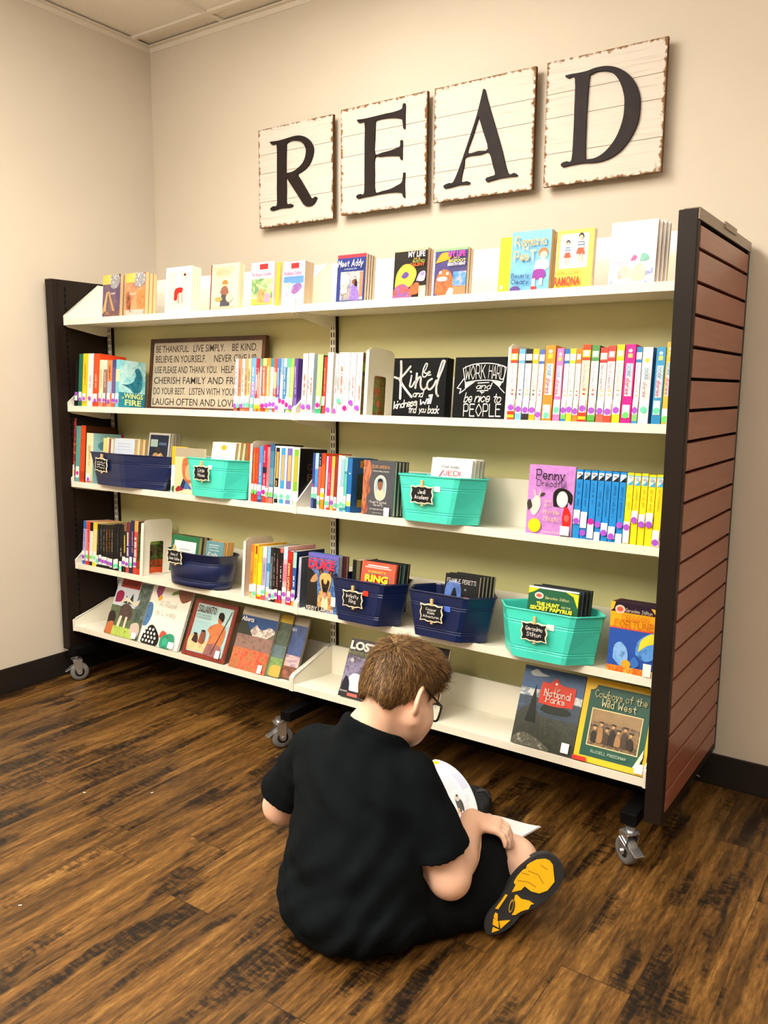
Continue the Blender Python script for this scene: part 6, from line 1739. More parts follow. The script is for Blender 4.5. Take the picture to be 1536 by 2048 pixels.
RNG = [('r', 0, 0, 1, 1, art(['#d84a36', '#e0583e', '#c83c2c'], 16)), ('r', .18, .91, .8, .935, '#e8dcd8'), ('r', .1, .87, .88, .895, '#d8b8b8'), ('e', .5, .66, .40, .12, '#8a8078'), ('e', .5, .66, .36, .095, '#c23c2c'), ('t', 'INFINITY', .24, .775, .54, .045, '#f0c040', dict(bold=.02)), ('t', 'RING', .16, .59, .68, .135, '#f4d43a', dict(bold=.05)), ('p', [(.42, .52), (.5, .44), (.6, .52), (.56, .4), (.44, .4)], '#f2c83a')]
bin_stack(4, 1.4790, .130, .190, 4, .013, ['red book with big yellow capitals, front of the navy bin beside the dog book', 'black book second in the navy bin with a red sticker', 'black and teal book third in the navy bin with a red sticker', 'black book rearmost in the navy bin with a red sticker'], ['#c8442f', '#1c1614', '#14464c', '#1a1210'], RNG, y0=.000, dx=.006, hard=True)
FPT = [('r', 0, 0, 1, 1, '#14161c'), ('c', [(.02, .3), (.06, .8), (.4, .86), (.5, .6), (.4, .3)], art(['#2c4a94', '#5a7cc4', '#1c2f64'], 24)), ('c', [(.2, .4), (.22, .6), (.3, .74), (.38, .6), (.4, .4)], '#10131c'), ('t', 'FRANK E. PERETTI', .08, .835, .86, .075, '#e6e4de', dict(style='serif', wd=.13)), ('c', [(.55, .42), (.6, .58), (.75, .56), (.8, .42)], '#6a2a34'), ('e', .62, .72, .03, .02, '#7a8490'), ('e', .8, .5, .05, .035, '#d8b890')]
bin_stack(4, 1.7880, .116, .190, 5, .0105, ['black book with a blue figure, front of the navy bin behind the boy', 'slim tan edged book second in the navy bin behind the boy', 'slim tan edged book third in the navy bin behind the boy', 'slim tan edged book fourth in the navy bin behind the boy', 'dark green topped book rearmost in the navy bin behind the boy'], ['#15171d', '#1a1c20', '#14201c', '#17191c', '#13211c'], FPT, y0=.004, dx=.006, page=M_PAGE)
bin_stack(4, .5700, .148, .178, 3, .015, ['green bordered book with a white panel, in the rounded navy bin', 'dark green book second in the rounded navy bin', 'dark book third in the rounded navy bin'], ['#1f6a42', '#14302a', '#101a18'],
          [('r', .1, .1, .9, .86, '#ece6e6'), ('r', .3, .62, .7, .65, '#a8a4a8'), ('r', .26, .54, .74, .57, '#a8a4a8'), ('c', [(.1, .5), (.16, .64), (.26, .6), (.24, .46)], '#e8c89a'), ('c', [(.5, .1), (.54, .36), (.74, .5), (.9, .46), (.9, .1)], art(['#a8b88a', '#d8dcc0', '#8a9c6a'], 50))], y0=.010, dx=.008, page=M_PAGE_TAN)
bin_stack(4, .7400, .090, .172, 3, .013, ['teal paperback with white script, right side of the rounded navy bin', 'tan edged paperback second behind the teal one in the rounded bin', 'tan edged paperback rearmost in the rounded bin'], ['#4a7c84', '#c89a4c', '#b8863a'],
          [('r', 0, 0, 1, 1, art(['#4a7a84', '#5f94a0', '#3c6a70'], 26)), ('r', .16, .88, .74, .90, '#d8e0d8'), ('r', .16, .82, .7, .835, '#d8e0d8'), ('r', .18, .74, .8, .755, '#d8e0d8'), ('t', 'Emily', .2, .6, .6, .085, '#ece8d8', dict(style='hand', wd=.16, slant=.3)), ('t', 'Climbs', .3, .5, .5, .075, '#ece8d8', dict(style='hand', wd=.16, slant=.3)), ('r', 0, .1, 1, .46, art(['#6a8c5c', '#8aa87a', '#4c7048'], 50))], y0=.026, dx=.006, page=M_PAGE_TAN)
bin_stack(3, .246, .122, .186, 3, .016, ['pale blue paperback in the long navy bin', 'cream paperback second in the long navy bin', 'cream paperback third in the long navy bin'], ['#c2cede', '#e6d6a8', '#e2cc98'],
          [('r', 0, 0, 1, 1, '#c4d0e0'), ('r', .16, .86, .84, .875, '#9ab0c8'), ('r', .2, .78, .8, .795, '#9ab0c8'), ('r', .16, .7, .84, .715, '#a8b8cc')], y0=.016, dx=.010, page=M_PAGE_TAN, lean=8)
bin_stack(3, .422, .120, .216, 3, .014, ['dark blue book with a silver edge, right end of the long navy bin', 'grey book behind the silver edged one in the long bin', 'grey book rearmost at the right end of the long bin'], ['#c0beb4', '#8a8878', '#7a7868'],
          [('r', .06, .04, .94, .96, '#16233a'), ('r', .1, .7, .44, .86, '#9ab0a8'), ('r', .5, .74, .86, .8, '#4a5c7c'), ('c', [(.2, .1), (.24, .5), (.5, .58), (.76, .5), (.8, .1)], art(['#d8b884', '#a8783c', '#e8d8b8'], 50)), ('e', .52, .62, .14, .07, '#2c2420')], y0=.034, dx=.006, hard=True, lean=10)
for i, (xq, tq, hq, col) in enumerate(((.178, .018, .178, '#eac87a'), (.198, .014, .182, '#e6cf98'), (.214, .010, .176, '#8a4a4a'), (.226, .015, .176, '#d8d4c4'))):
    M = Matrix.Translation((xq, .012, ZK[3] + .008)) @ Matrix.Rotation(-R(7), 4, 'X')
    make_book('book', M, ('golden paperback spine, left inside the long navy bin', 'straw coloured spine inside the long navy bin', 'thin plum red spine inside the long navy bin', 'grey white spine beside the pale blue cover, long navy bin')[i], 'book', GB, tq, hq, .10, col, page=M_PAGE_TAN)


# ------------------------------------------------------------------ the sitting boy
ROOT = np.array([1.965, -0.62, 0.0])


def smin(a, b, k):
    h = np.clip(0.5 + 0.5 * (b - a) / k, 0, 1)
    return b * (1 - h) + a * h - k * h * (1 - h)


class Field:
    """signed distances of rounded cones and ellipsoids blended on a grid, meshed by surface nets"""
    def __init__(self, lo, hi, h):
        self.lo, self.h = np.array(lo, float), h
        self.n = np.ceil((np.array(hi) - self.lo) / h).astype(int) + 1
        self.F = np.full(self.n, 0.06, np.float32)

    def grid(self, lo, hi):
        a = np.maximum(np.floor((np.array(lo) - self.lo) / self.h).astype(int), 0)
        b = np.minimum(np.ceil((np.array(hi) - self.lo) / self.h).astype(int) + 1, self.n)
        if np.any(b <= a):
            return None, None
        sl = tuple(slice(i, j) for i, j in zip(a, b))
        ax = [self.lo[i] + self.h * np.arange(a[i], b[i]) for i in range(3)]
        return sl, np.meshgrid(*ax, indexing='ij')

    def cone(self, a, b, ra, rb, k=0.02, sub=False):
        a, b = np.array(a, float), np.array(b, float)
        m = max(ra, rb) + 0.055
        sl, G = self.grid(np.minimum(a, b) - m, np.maximum(a, b) + m)
        if sl is None:
            return self
        ab = b - a
        L2 = max(ab @ ab, 1e-12)
        t = np.clip(((G[0] - a[0]) * ab[0] + (G[1] - a[1]) * ab[1] + (G[2] - a[2]) * ab[2]) / L2, 0, 1)
        d = np.sqrt((G[0] - a[0] - t * ab[0]) ** 2 + (G[1] - a[1] - t * ab[1]) ** 2 + (G[2] - a[2] - t * ab[2]) ** 2) - (ra + (rb - ra) * t)
        return self.put(sl, d.astype(np.float32), k, sub)

    def ell(self, c, r, axes=None, k=0.02, sub=False):
        c = np.array(c, float)
        m = max(r) + 0.055
        sl, G = self.grid(c - m, c + m)
        if sl is None:
            return self
        P = [G[i] - c[i] for i in range(3)]
        if axes is not None:
            P = [P[0] * ax[0] + P[1] * ax[1] + P[2] * ax[2] for ax in axes]
        k0 = np.sqrt(sum((P[i] / r[i]) ** 2 for i in range(3)))
        k1 = np.sqrt(sum((P[i] / r[i] ** 2) ** 2 for i in range(3)))
        d = k0 * (k0 - 1) / np.maximum(k1, 1e-6)
        return self.put(sl, d.astype(np.float32), k, sub)

    def put(self, sl, d, k, sub):
        if sub:
            self.F[sl] = -smin(-self.F[sl], d, k)
        else:
            self.F[sl] = smin(self.F[sl], d, k)
        return self

    def coords(self):
        ax = [self.lo[i] + self.h * np.arange(self.n[i]) for i in range(3)]
        return np.meshgrid(*ax, indexing='ij')

    def mesh(self, relax=2):
        F = self.F
        nx, ny, nz = F.shape
        ins = F < 0
        cnt = np.zeros((nx - 1, ny - 1, nz - 1), np.int8)
        for i in (0, 1):
            for j in (0, 1):
                for k in (0, 1):
                    cnt += ins[i:nx - 1 + i, j:ny - 1 + j, k:nz - 1 + k]
        act = (cnt > 0) & (cnt < 8)
        idx = np.argwhere(act)
        vid = np.full(act.shape, -1, np.int64)
        vid[act] = np.arange(len(idx))
        acc = np.zeros((len(idx), 3))
        num = np.zeros(len(idx))
        C8 = [(i, j, k) for i in (0, 1) for j in (0, 1) for k in (0, 1)]
        for p in C8:
            for ax in range(3):
                if p[ax] == 0:
                    q = list(p)
                    q[ax] = 1
                    fa = F[idx[:, 0] + p[0], idx[:, 1] + p[1], idx[:, 2] + p[2]]
                    fb = F[idx[:, 0] + q[0], idx[:, 1] + q[1], idx[:, 2] + q[2]]
                    m = (fa < 0) != (fb < 0)
                    t = np.where(m, fa / np.where(m, fa - fb, 1), 0)
                    pos = np.tile(np.array(p, float), (len(idx), 1))
                    pos[:, ax] += t
                    acc[m] += pos[m]
                    num[m] += 1
        V = self.lo + self.h * (idx + acc / num[:, None])
        faces = []
        for ax in range(3):
            o = [a for a in range(3) if a != ax]
            s0 = [slice(None)] * 3
            s1 = [slice(None)] * 3
            s0[ax], s1[ax] = slice(0, -1), slice(1, None)
            a, b = ins[tuple(s0)], ins[tuple(s1)]
            ch = a != b
            e = np.argwhere(ch)
            e = e[(e[:, o[0]] > 0) & (e[:, o[1]] > 0) & (e[:, o[0]] < F.shape[o[0]] - 1) & (e[:, o[1]] < F.shape[o[1]] - 1)]
            if not len(e):
                continue
            inside_a = a[e[:, 0], e[:, 1], e[:, 2]]
            def cell(d0, d1):
                c = e.copy()
                c[:, o[0]] -= d0
                c[:, o[1]] -= d1
                return vid[c[:, 0], c[:, 1], c[:, 2]]
            q = np.stack([cell(1, 1), cell(0, 1), cell(0, 0), cell(1, 0)], 1)
            flip = inside_a if ax != 1 else ~inside_a
            q[~flip] = q[~flip][:, ::-1]
            faces.append(q)
        Q = np.concatenate(faces)
        Q = Q[(Q >= 0).all(1)]
        # light relaxation
        for _ in range(relax):
            S_ = np.zeros_like(V)
            n_ = np.zeros(len(V))
            for i in range(4):
                np.add.at(S_, Q[:, i], V[Q[:, (i + 1) % 4]])
                np.add.at(n_, Q[:, i], 1)
                np.add.at(S_, Q[:, (i + 1) % 4], V[Q[:, i]])
                np.add.at(n_, Q[:, (i + 1) % 4], 1)
            V = V * 0.5 + 0.5 * S_ / np.maximum(n_, 1)[:, None]
        return V, Q


def mesh_obj(name, V, Q, material, parent=None, matf=None, mats=()):
    me = bpy.data.meshes.new(name)
    V = np.asarray(V) - ROOT
    me.vertices.add(len(V))
    me.vertices.foreach_set('co', V.astype(np.float32).ravel())
    me.loops.add(Q.size)
    me.loops.foreach_set('vertex_index', Q.astype(np.int32).ravel())
    me.polygons.add(len(Q))
    me.polygons.foreach_set('loop_start', np.arange(0, Q.size, Q.shape[1], dtype=np.int32))
    me.polygons.foreach_set('use_smooth', np.ones(len(Q), bool))
    me.materials.append(material)
    for m_ in mats:
        me.materials.append(m_)
    if matf is not None:
        me.polygons.foreach_set('material_index', matf.astype(np.int32))
    me.update(calc_edges=True)
    me.validate()
    o = bpy.data.objects.new(name, me)
    COL.objects.link(o)
    if parent:
        o.parent = parent
    else:
        o.location = ROOT
    return o


def skin_material():
    m = noisy('skin', '#eec0a4', '#f3cbb2', 9, rough=0.5, bump=0.05, bscale=400, spec=0.35)
    b = m.node_tree.nodes['Principled BSDF']
    b.inputs['Subsurface Weight'].default_value = 0.12
    b.inputs['Subsurface Radius'].default_value = (0.012, 0.005, 0.003)
    b.inputs['Subsurface Scale'].default_value = 1.0
    return m


def cloth(name, c1, c2):
    return noisy(name, c1, c2, 25, rough=0.92, bump=0.35, bscale=900, spec=0.12)


# head frame: right, forward, up
HC = np.array([2.0130, -0.5530, 0.5520])
hr = np.array([0.97019, -0.23815, 0.04486])
hf = np.array([0.23226, 0.86099, -0.45248])
hu = np.array([0.06913, 0.44942, 0.89064])
HS = 0.99


def hp(a, b, c):
    return HC + HS * (a * hr + b * hf + c * hu)


HAX = (hr, hf, hu)
V3 = lambda *a: np.array(a, float)
# joints
PEL = V3(1.965, -.635, .105)
SHR, ELR, WRR = V3(2.072, -.605, .362), V3(2.176, -.596, .156), V3(2.138, -.425, .203)
SHL, ELL, WRL = V3(1.798, -.605, .362), V3(1.668, -.590, .172), V3(1.812, -.395, .172)
HPR, KNR, ANR = V3(2.055, -.600, .100), V3(2.214, -.345, .082), V3(2.000, -.165, .050)
HPL, KNL, ANL = V3(1.875, -.600, .100), V3(1.890, -.250, .115), V3(2.215, -.440, .055)

body = Field((1.56, -0.82, -0.01), (2.40, 0.06, 0.70), 0.0034)
body.ell(PEL, (.160, .130, .096), k=.03)
body.ell((1.965, -.600, .205), (.142, .108, .105), k=.04)
body.ell((1.955, -.600, .310), (.130, .088, .105), k=.04)
body.cone(SHL + V3(.03, .004, -.004), SHR + V3(-.03, .004, -.004), .050, .050, k=.03)
body.cone((1.957, -.608, .420), (1.957, -.608, .440), .060, .056, k=.04)
body.cone((1.955, -.612, .425), hp(0, -.028, -.035), .055, .053, k=.035)
# skull and face
body.ell(hp(0, -.012, .025), (.074 * HS, .093 * HS, .084 * HS), HAX, k=.02)
body.ell(hp(0, .030, -.035), (.060 * HS, .060 * HS, .070 * HS), HAX, k=.025)
body.ell(hp(0, .040, -.082), (.046 * HS, .042 * HS, .030 * HS), HAX, k=.03)
for s in (-1, 1):
    body.ell(hp(s * .036, .050, -.055), (.030, .034, .034), HAX, k=.025)
    body.cone(hp(s * .056, .004, -.058), hp(s * .022, .066, -.096), .020, .016, k=.025)
body.ell(hp(0, .072, -.106), (.019, .016, .015), HAX, k=.018)
for s in (-1, 1):
    body.ell(hp(s * .031, .094, .002), (.017, .011, .012), HAX, k=.010, sub=True)
    body.ell(hp(s * .031, .080, .001), (.0125, .0125, .0115), HAX, k=.004)
    body.cone(hp(s * .014, .092, .020), hp(s * .044, .080, .022), .007, .006, k=.010)
body.cone(hp(0, .090, .002), hp(0, .106, -.030), .008, .011, k=.012)
for s in (-1, 1):
    body.ell(hp(s * .010, .098, -.034), (.008, .008, .007), HAX, k=.006)
body.cone(hp(-.018, .084, -.066), hp(.018, .084, -.066), .006, .006, k=.007)
body.cone(hp(-.015, .083, -.075), hp(.015, .083, -.075), .007, .007, k=.007)
body.cone(hp(-.020, .096, -.0705), hp(.020, .096, -.0705), .0022, .0022, k=.003, sub=True)
# ears flare out and back
for s in (-1, 1):
    n_ = s * .80 * hr + .60 * hf
    t_ = s * .60 * hr - .80 * hf
    ec = hp(s * .0785, -.016, -.014)
    body.ell(ec, (.0085, .0225, .0345), (n_, t_, hu), k=.006)
    body.ell(ec + .007 * n_ + .001 * t_ + .004 * hu, (.0070, .0145, .0225), (n_, t_, hu), k=.004, sub=True)
    body.ell(ec - .023 * hu - .004 * t_ + .001 * n_, (.0065, .0090, .0100), (n_, t_, hu), k=.006)
# arms
for sh, el, wr in ((SHR, ELR, WRR), (SHL, ELL, WRL)):
    body.cone(sh, sh * .4 + el * .6, .048, .052, k=.03)
    body.cone(sh * .4 + el * .6, el, .052, .044, k=.02)
    body.cone(el, el * .65 + wr * .35, .043, .042, k=.02)
    body.cone(el * .65 + wr * .35, wr, .042, .0275, k=.02)


def hand(f, wr, d1, row, down, side):
    """wr wrist, d1 along the palm, row index->little finger, down curl direction"""
    d1, down = d1 / np.linalg.norm(d1), down / np.linalg.norm(down)
    row = row / np.linalg.norm(row)
    kn = wr + d1 * .062
    f.cone(wr, wr + d1 * .018, .0235, .021, k=.012)
    for i, u in enumerate((-.023, -.008, .007, .021)):
        f.cone(wr + d1 * .014 + row * u * .62, kn + row * u, .0125, .0102, k=.010)
    for i, (u, l) in enumerate(((-.0235, .052), (-.0080, .058), (.0075, .054), (.0220, .043))):
        p0 = kn + row * u
        a1 = d1 * .86 + down * .50
        p1 = p0 + a1 / np.linalg.norm(a1) * l * .45
        a2 = d1 * .38 + down * .92 + row * .04 * (i - 1.5)
        p2 = p1 + a2 / np.linalg.norm(a2) * l * .32
        a3 = d1 * .05 + down * 1.0
        p3 = p2 + a3 / np.linalg.norm(a3) * l * .25
        r = (.0085, .0088, .0084, .0075)[i]
        f.cone(p0, p1, r + .0008, r, k=.003)
        f.cone(p1, p2, r, r * .9, k=.002)
        f.cone(p2, p3, r * .9, r * .78, k=.002)
    # thumb leaves the index side near the wrist
    t0 = wr + d1 * .018 - row * .017
    t1 = t0 + (d1 * .55 - row * .75 + down * .25) * .030
    t2 = t1 + (d1 * .85 - row * .25 + down * .45) * .026
    t3 = t2 + (d1 * .75 + down * .65) * .020
    f.cone(t0, t1, .0125, .0105, k=.008)
    f.cone(t1, t2, .0102, .0092, k=.003)
    f.cone(t2, t3, .0092, .0075, k=.002)


hand(body, WRR, V3(.80, .30, -.06), V3(.30, -.93, -.06), V3(.16, -.10, -.97), 1)
hand(body, WRL, V3(.35, .60, .02), V3(-.60, .35, -.1), V3(.25, .20, -.85), -1)
# legs
for hi_, kn, an in ((HPR, KNR, ANR), (HPL, KNL, ANL)):
    body.cone(hi_, hi_ * .4 + kn * .6, .084, .072, k=.04)
    body.cone(hi_ * .4 + kn * .6, kn, .068, .058, k=.03)
    body.cone(kn, kn * .65 + an * .35, .054, .050, k=.03)
    body.cone(kn * .65 + an * .35, an, .051, .034, k=.02)
X_, Y_, Z_ = body.coords()
body.F = np.maximum(body.F, (0.012 - Z_).astype(np.float32))
Vb, Qb = body.mesh(1)
SKIN = skin_material()
person = mesh_obj('person', Vb, Qb, SKIN)
tag(person, 'boy in a dark t-shirt and glasses sitting cross-legged on the floor, reading a picture book', 'person')

# ---- t-shirt: a thin open shell over torso and upper arms
SH_LO, SH_HI = (1.56, -0.88, 0.0), (2.32, -0.40, 0.56)


def plane(G, p, n):
    n = np.array(n, float)
    n /= np.linalg.norm(n)
    return ((G[0] - p[0]) * n[0] + (G[1] - p[1]) * n[1] + (G[2] - p[2]) * n[2]).astype(np.float32)


sh = Field(SH_LO, SH_HI, 0.0040)
sh.ell((1.970, -.672, .085), (.190, .172, .115), k=.05)
sh.ell((1.966, -.645, .195), (.180, .160, .125), k=.06)
sh.ell((1.952, -.628, .310), (.168, .128, .118), k=.06)
sh.cone(SHL + V3(.05, -.010, .000), SHR + V3(-.05, -.010, .000), .066, .066, k=.06)
sh.cone((1.957, -.620, .405), (1.958, -.614, .440), .074, .066, k=.06)
sh.cone((1.960, -.613, .43), (1.976, -.594, .505), .060, .056, k=.04)
G_ = sh.coords()
X_, Y_, Z_ = G_
low = np.clip((0.34 - Z_) / 0.25, 0, 1)
fold = (0.0040 * low * np.sin(80 * Z_ + 16 * np.sin(7.0 * X_ + 1.2) + 9 * np.sin(11 * X_ - 5 * Y_) * low)
        + 0.0030 * np.sin(46 * X_ + 30 * Z_ + 3 * np.sin(17 * Z_)) * np.clip(1 - np.abs(Z_ - .33) / .15, 0, 1)
        + 0.0016 * np.sin(70 * X_ - 45 * Z_ + 4 * np.sin(13 * Y_ + 9 * Z_))).astype(np.float32)
torso = sh.F + fold
o_all, i_all = torso.copy(), torso.copy()
for a, e, t, nd in ((SHR, ELR, .70, (.20, .12, -.96)), (SHL, ELL, .76, (-.42, .06, -.90))):
    sl_ = Field(SH_LO, SH_HI, 0.0040)
    u_ = (e - a) / np.linalg.norm(e - a)
    sl_.cone(a + (e - a) * .0, a + (e - a) * t * 1.25, .066, .073, k=.03)
    sF = sl_.F + (fold * .8).astype(np.float32)
    # turned hem: a slight ridge three centimetres up
    pl = plane(G_, a + (e - a) * t, nd)
    sF = sF - (.0012 * ((pl > -.026) & (pl < 0))).astype(np.float32)
    o_all = smin(o_all, np.maximum(sF, pl), .010)
    i_all = smin(i_all, sF, .010)
cut = np.maximum(o_all, -(i_all + 0.0085))
# neck opening with a ribbed band
nk = plane(G_, (1.966, -.605, .473), (.16, .40, .90))
neck_zone = np.sqrt((X_ - 1.965) ** 2 + (Y_ + .605) ** 2) < .13
band = neck_zone & (nk > -.019) & (nk < .02)
cut = np.where(band, cut - .0014, cut)
cut = np.where(neck_zone, np.maximum(cut, nk), cut)
# hem: to the floor behind, open in front over the lap
cut = np.maximum(cut, (0.005 - Z_).astype(np.float32))
cut = np.maximum(cut, plane(G_, (1.96, -.47, .10), (0, .80, -.60)))
sh.F = cut.astype(np.float32)
Vs, Qs = sh.mesh(2)
SHIRT = cloth('dark_navy_cotton', '#050a0d', '#0a1013')
mesh_obj('t_shirt', Vs, Qs, SHIRT, person)

# ---- shorts
SO_LO, SO_HI = (1.74, -0.80, 0.0), (2.34, -0.20, 0.24)
so = Field(SO_LO, SO_HI, 0.0040)
so.ell((1.966, -.630, .088), (.180, .145, .090), k=.04)
so.cone((2.05, -.640, .075), (2.200, -.470, .060), .104, .074, k=.03)
G_ = so.coords()
X_, Y_, Z_ = G_
wr_ = (0.0022 * np.sin(60 * X_ + 35 * Y_ + 30 * Z_ + 3 * np.sin(20 * Y_))).astype(np.float32)
o_all, i_all = so.F + wr_, so.F + wr_
for hi_, kn, t, nd in ((HPR, KNR, .80, V3(.50, .62, -.18)), (HPL, KNL, .78, KNL - HPL)):
    lg = Field(SO_LO, SO_HI, 0.0040)
    lg.cone(hi_, hi_ + (kn - hi_) * 1.10, .096, .078, k=.03)
    lF = lg.F + wr_
    pl = plane(G_, hi_ + (kn - hi_) * t, nd)
    lF = lF - (.0012 * ((pl > -.022) & (pl < 0))).astype(np.float32)
    o_all = smin(o_all, np.maximum(lF, pl), .02)
    i_all = smin(i_all, lF, .02)
c2 = np.maximum(o_all, -(i_all + 0.0080))
c2 = np.maximum(c2, (0.004 - Z_).astype(np.float32))
so.F = c2.astype(np.float32)
Vo, Qo = so.mesh(2)
mesh_obj('shorts', Vo, Qo, cloth('black_shorts_fabric', '#07090b', '#0b0d10'), person)

# ---- hair: a close cap plus short strands
hc = Field(HC - .16, HC + .17, 0.0034)
hc.ell(hp(0, -.012, .026), (.0775 * HS, .0965 * HS, .0885 * HS), HAX, k=.01)
hc.ell(hp(0, .040, .066), (.060 * HS, .050 * HS, .040 * HS), HAX, k=.03)
hc.ell(hp(0, -.070, -.020), (.052, .034, .050), HAX, k=.03)
X_, Y_, Z_ = hc.coords()
A_ = ((X_ - HC[0]) * hr[0] + (Y_ - HC[1]) * hr[1] + (Z_ - HC[2]) * hr[2]) / HS
B_ = ((X_ - HC[0]) * hf[0] + (Y_ - HC[1]) * hf[1] + (Z_ - HC[2]) * hf[2]) / HS
C_ = ((X_ - HC[0]) * hu[0] + (Y_ - HC[1]) * hu[1] + (Z_ - HC[2]) * hu[2]) / HS


def hairline(a, b):
    """lowest head-height covered by hair at a given forward position (front / side / nape)"""
    front = np.interp(b, [-.11, -.075, -.045, -.030, -.008, .012, .030, .045, .07, .1], [-.036, -.038, -.040, -.026, .020, .016, -.004, .020, .050, .052])
    point = np.interp(np.abs(a), [0, .015, .04, .06, .08], [0.0, .004, -.012, -.006, .006])
    return front + point * np.clip((-.03 - b) / .03, 0, 1)


rough_ = 0.0007 * np.sin(190 * A_ + 60 * C_) * np.sin(170 * B_ + 40 * A_)
hF = hc.F + rough_ .astype(np.float32)
hF = np.maximum(hF, ((hairline(A_, B_) - C_) * HS * .8).astype(np.float32))
hc.F = hF.astype(np.float32)
Vh, Qh = hc.mesh(1)
rnd = np.random.RandomState(4)
# surface samples for the strands
P0, P1, P2 = Vh[Qh[:, 0]], Vh[Qh[:, 1]], Vh[Qh[:, 2]]
nrm = np.cross(P1 - P0, P2 - P0)
ar = np.linalg.norm(nrm, axis=1)
cen_ = Vh[Qh].mean(1)
nn = nrm / np.maximum(ar, 1e-12)[:, None]
rel = cen_ - hp(0, -.01, .02)
nn *= np.sign((nn * rel).sum(1))[:, None]
loc = np.stack([(cen_ - HC) @ hr, (cen_ - HC) @ hf, (cen_ - HC) @ hu], 1) / HS
ok = (nn * rel).sum(1) > .025
w_ = np.where(ok, ar, 0)
pick = rnd.choice(len(Qh), 26000, p=w_ / w_.sum())
SV, SQ = [], []
crown = np.array([.012, -.045, .115])
seg = 3
pts0 = Vh[Qh[pick]].transpose(1, 0, 2)
wts = rnd.dirichlet((1, 1, 1, 1), len(pick)).T[:, :, None]
base = (pts0 * wts).sum(0)
nrm_ = nn[pick]
lp = loc[pick]
# flow away from the crown; forward on top
flow = lp - crown
flow[:, 1] += np.where(lp[:, 2] > .06, .05, 0)
flow[:, 2] -= np.where(lp[:, 2] < .06, .03, 0)
fw = flow[:, :1] * hr + flow[:, 1:2] * hf + flow[:, 2:] * hu
fw += rnd.normal(0, .010, fw.shape)
fw -= (fw * nrm_).sum(1)[:, None] * nrm_
fw /= np.linalg.norm(fw, axis=1)[:, None] + 1e-9
front = np.clip((lp[:, 1] - .035) / .04, 0, 1) * np.clip((lp[:, 2] - .01) / .03, 0, 1)
top_ = np.clip((lp[:, 2] - .02) / .07, 0, 1)
low_ = np.clip((-.01 - lp[:, 2]) / .03, 0, 1)
ln = (.015 + .012 * top_ + .020 * front - .004 * low_) * rnd.uniform(.7, 1.25, len(lp))
lift = .20 + .22 * top_ + .20 * front + rnd.normal(0, .06, len(lp))
side_ = np.cross(nrm_, fw)
wd_ = .00075 * rnd.uniform(.7, 1.2, len(lp))
ring = []
for k in range(seg + 1):
    t = k / seg
    c = base + nrm_ * (.0002 + ln * lift * (t - .45 * t * t))[:, None] + fw * (ln * t)[:, None]
    wk = wd_ * (1 - .75 * t)
    ring.append(c - side_ * wk[:, None])
    ring.append(c + side_ * wk[:, None])
SVa = np.stack(ring, 1).reshape(-1, 3)
n_s = len(pick)
b0 = np.arange(n_s) * (2 * (seg + 1))
SQa = np.concatenate([np.stack([b0 + 2 * k, b0 + 2 * k + 1, b0 + 2 * k + 3, b0 + 2 * k + 2], 1) for k in range(seg)])
HAIR = noisy('brown_hair', '#32210f', '#5a3e22', 60, rough=0.6, spec=0.25)
STRANDS = [mat(c, 0.5, 0.3, name='hair_strand') for c in ('#3a2815', '#553b20', '#70502c', '#8d6a3e', '#a68554')]
hairV = np.concatenate([Vh, SVa])
hairQ = np.concatenate([Qh, SQa + len(Vh)])
mesh_obj('hair', hairV, hairQ, HAIR, person, matf=np.r_[np.zeros(len(Qh)), 1 + np.tile(rnd.choice(5, n_s, p=(.22, .28, .25, .17, .08)), seg)], mats=STRANDS)
# eyebrows
eb = MB()
for s in (-1, 1):
    pts = [hp(s * a, b, c) - ROOT for a, b, c in ((.014, .1005, .024), (.028, .0985, .030), (.044, .088, .026))]
    eb.tube(pts, [.0022, .0026, .0012], mat('#4a3018', 0.7), n=6)
eb.build('eyebrows', person, smooth=True)

# ---- eyeglasses
FR = mat('#0c0d0f', 0.25, 0.5)
gl = MB()
lens_pts = {}
for s in (-1, 1):
    loop = []
    for k in range(24):
        a = 2 * math.pi * k / 24
        ca, sa = math.cos(a), math.sin(a)
        x = .0245 * math.copysign(abs(ca) ** .6, ca)
        z = .0200 * math.copysign(abs(sa) ** .6, sa)
        bx = s * .0355 + x
        loop.append(hp(bx, .1045 - 5.0 * bx * bx - .0, -.028 + z) - ROOT)
    lens_pts[s] = loop
    gl.tube(loop + [loop[0], loop[1]], .0027, FR, n=8, caps=False)
    # temple
    gl.tube([hp(s * .0605, .087, -.014) - ROOT, hp(s * .0725, .072, -.010) - ROOT, hp(s * .0785, .030, .003) - ROOT, hp(s * .0780, -.006, .017) - ROOT, hp(s * .0740, -.026, .008) - ROOT, hp(s * .0715, -.034, -.008) - ROOT], [.0024, .0026, .0024, .0022, .0022, .0016], FR, n=8)
gl.tube([hp(-.0115, .1040, -.018) - ROOT, hp(0, .1105, -.014) - ROOT, hp(.0115, .1040, -.018) - ROOT], .0021, FR, n=8)
go = gl.build('eyeglasses', person, smooth=True)
for s in (-1, 1):
    lb = MB()
    lp_ = lens_pts[s]
    c = Vector(sum((np.array(p) for p in lp_), np.zeros(3)) / len(lp_))
    lb.add([c] + lp_, [[0, i + 1, (i + 1) % len(lp_) + 1] for i in range(len(lp_))], glass_material())
    lb.build('lens', go)


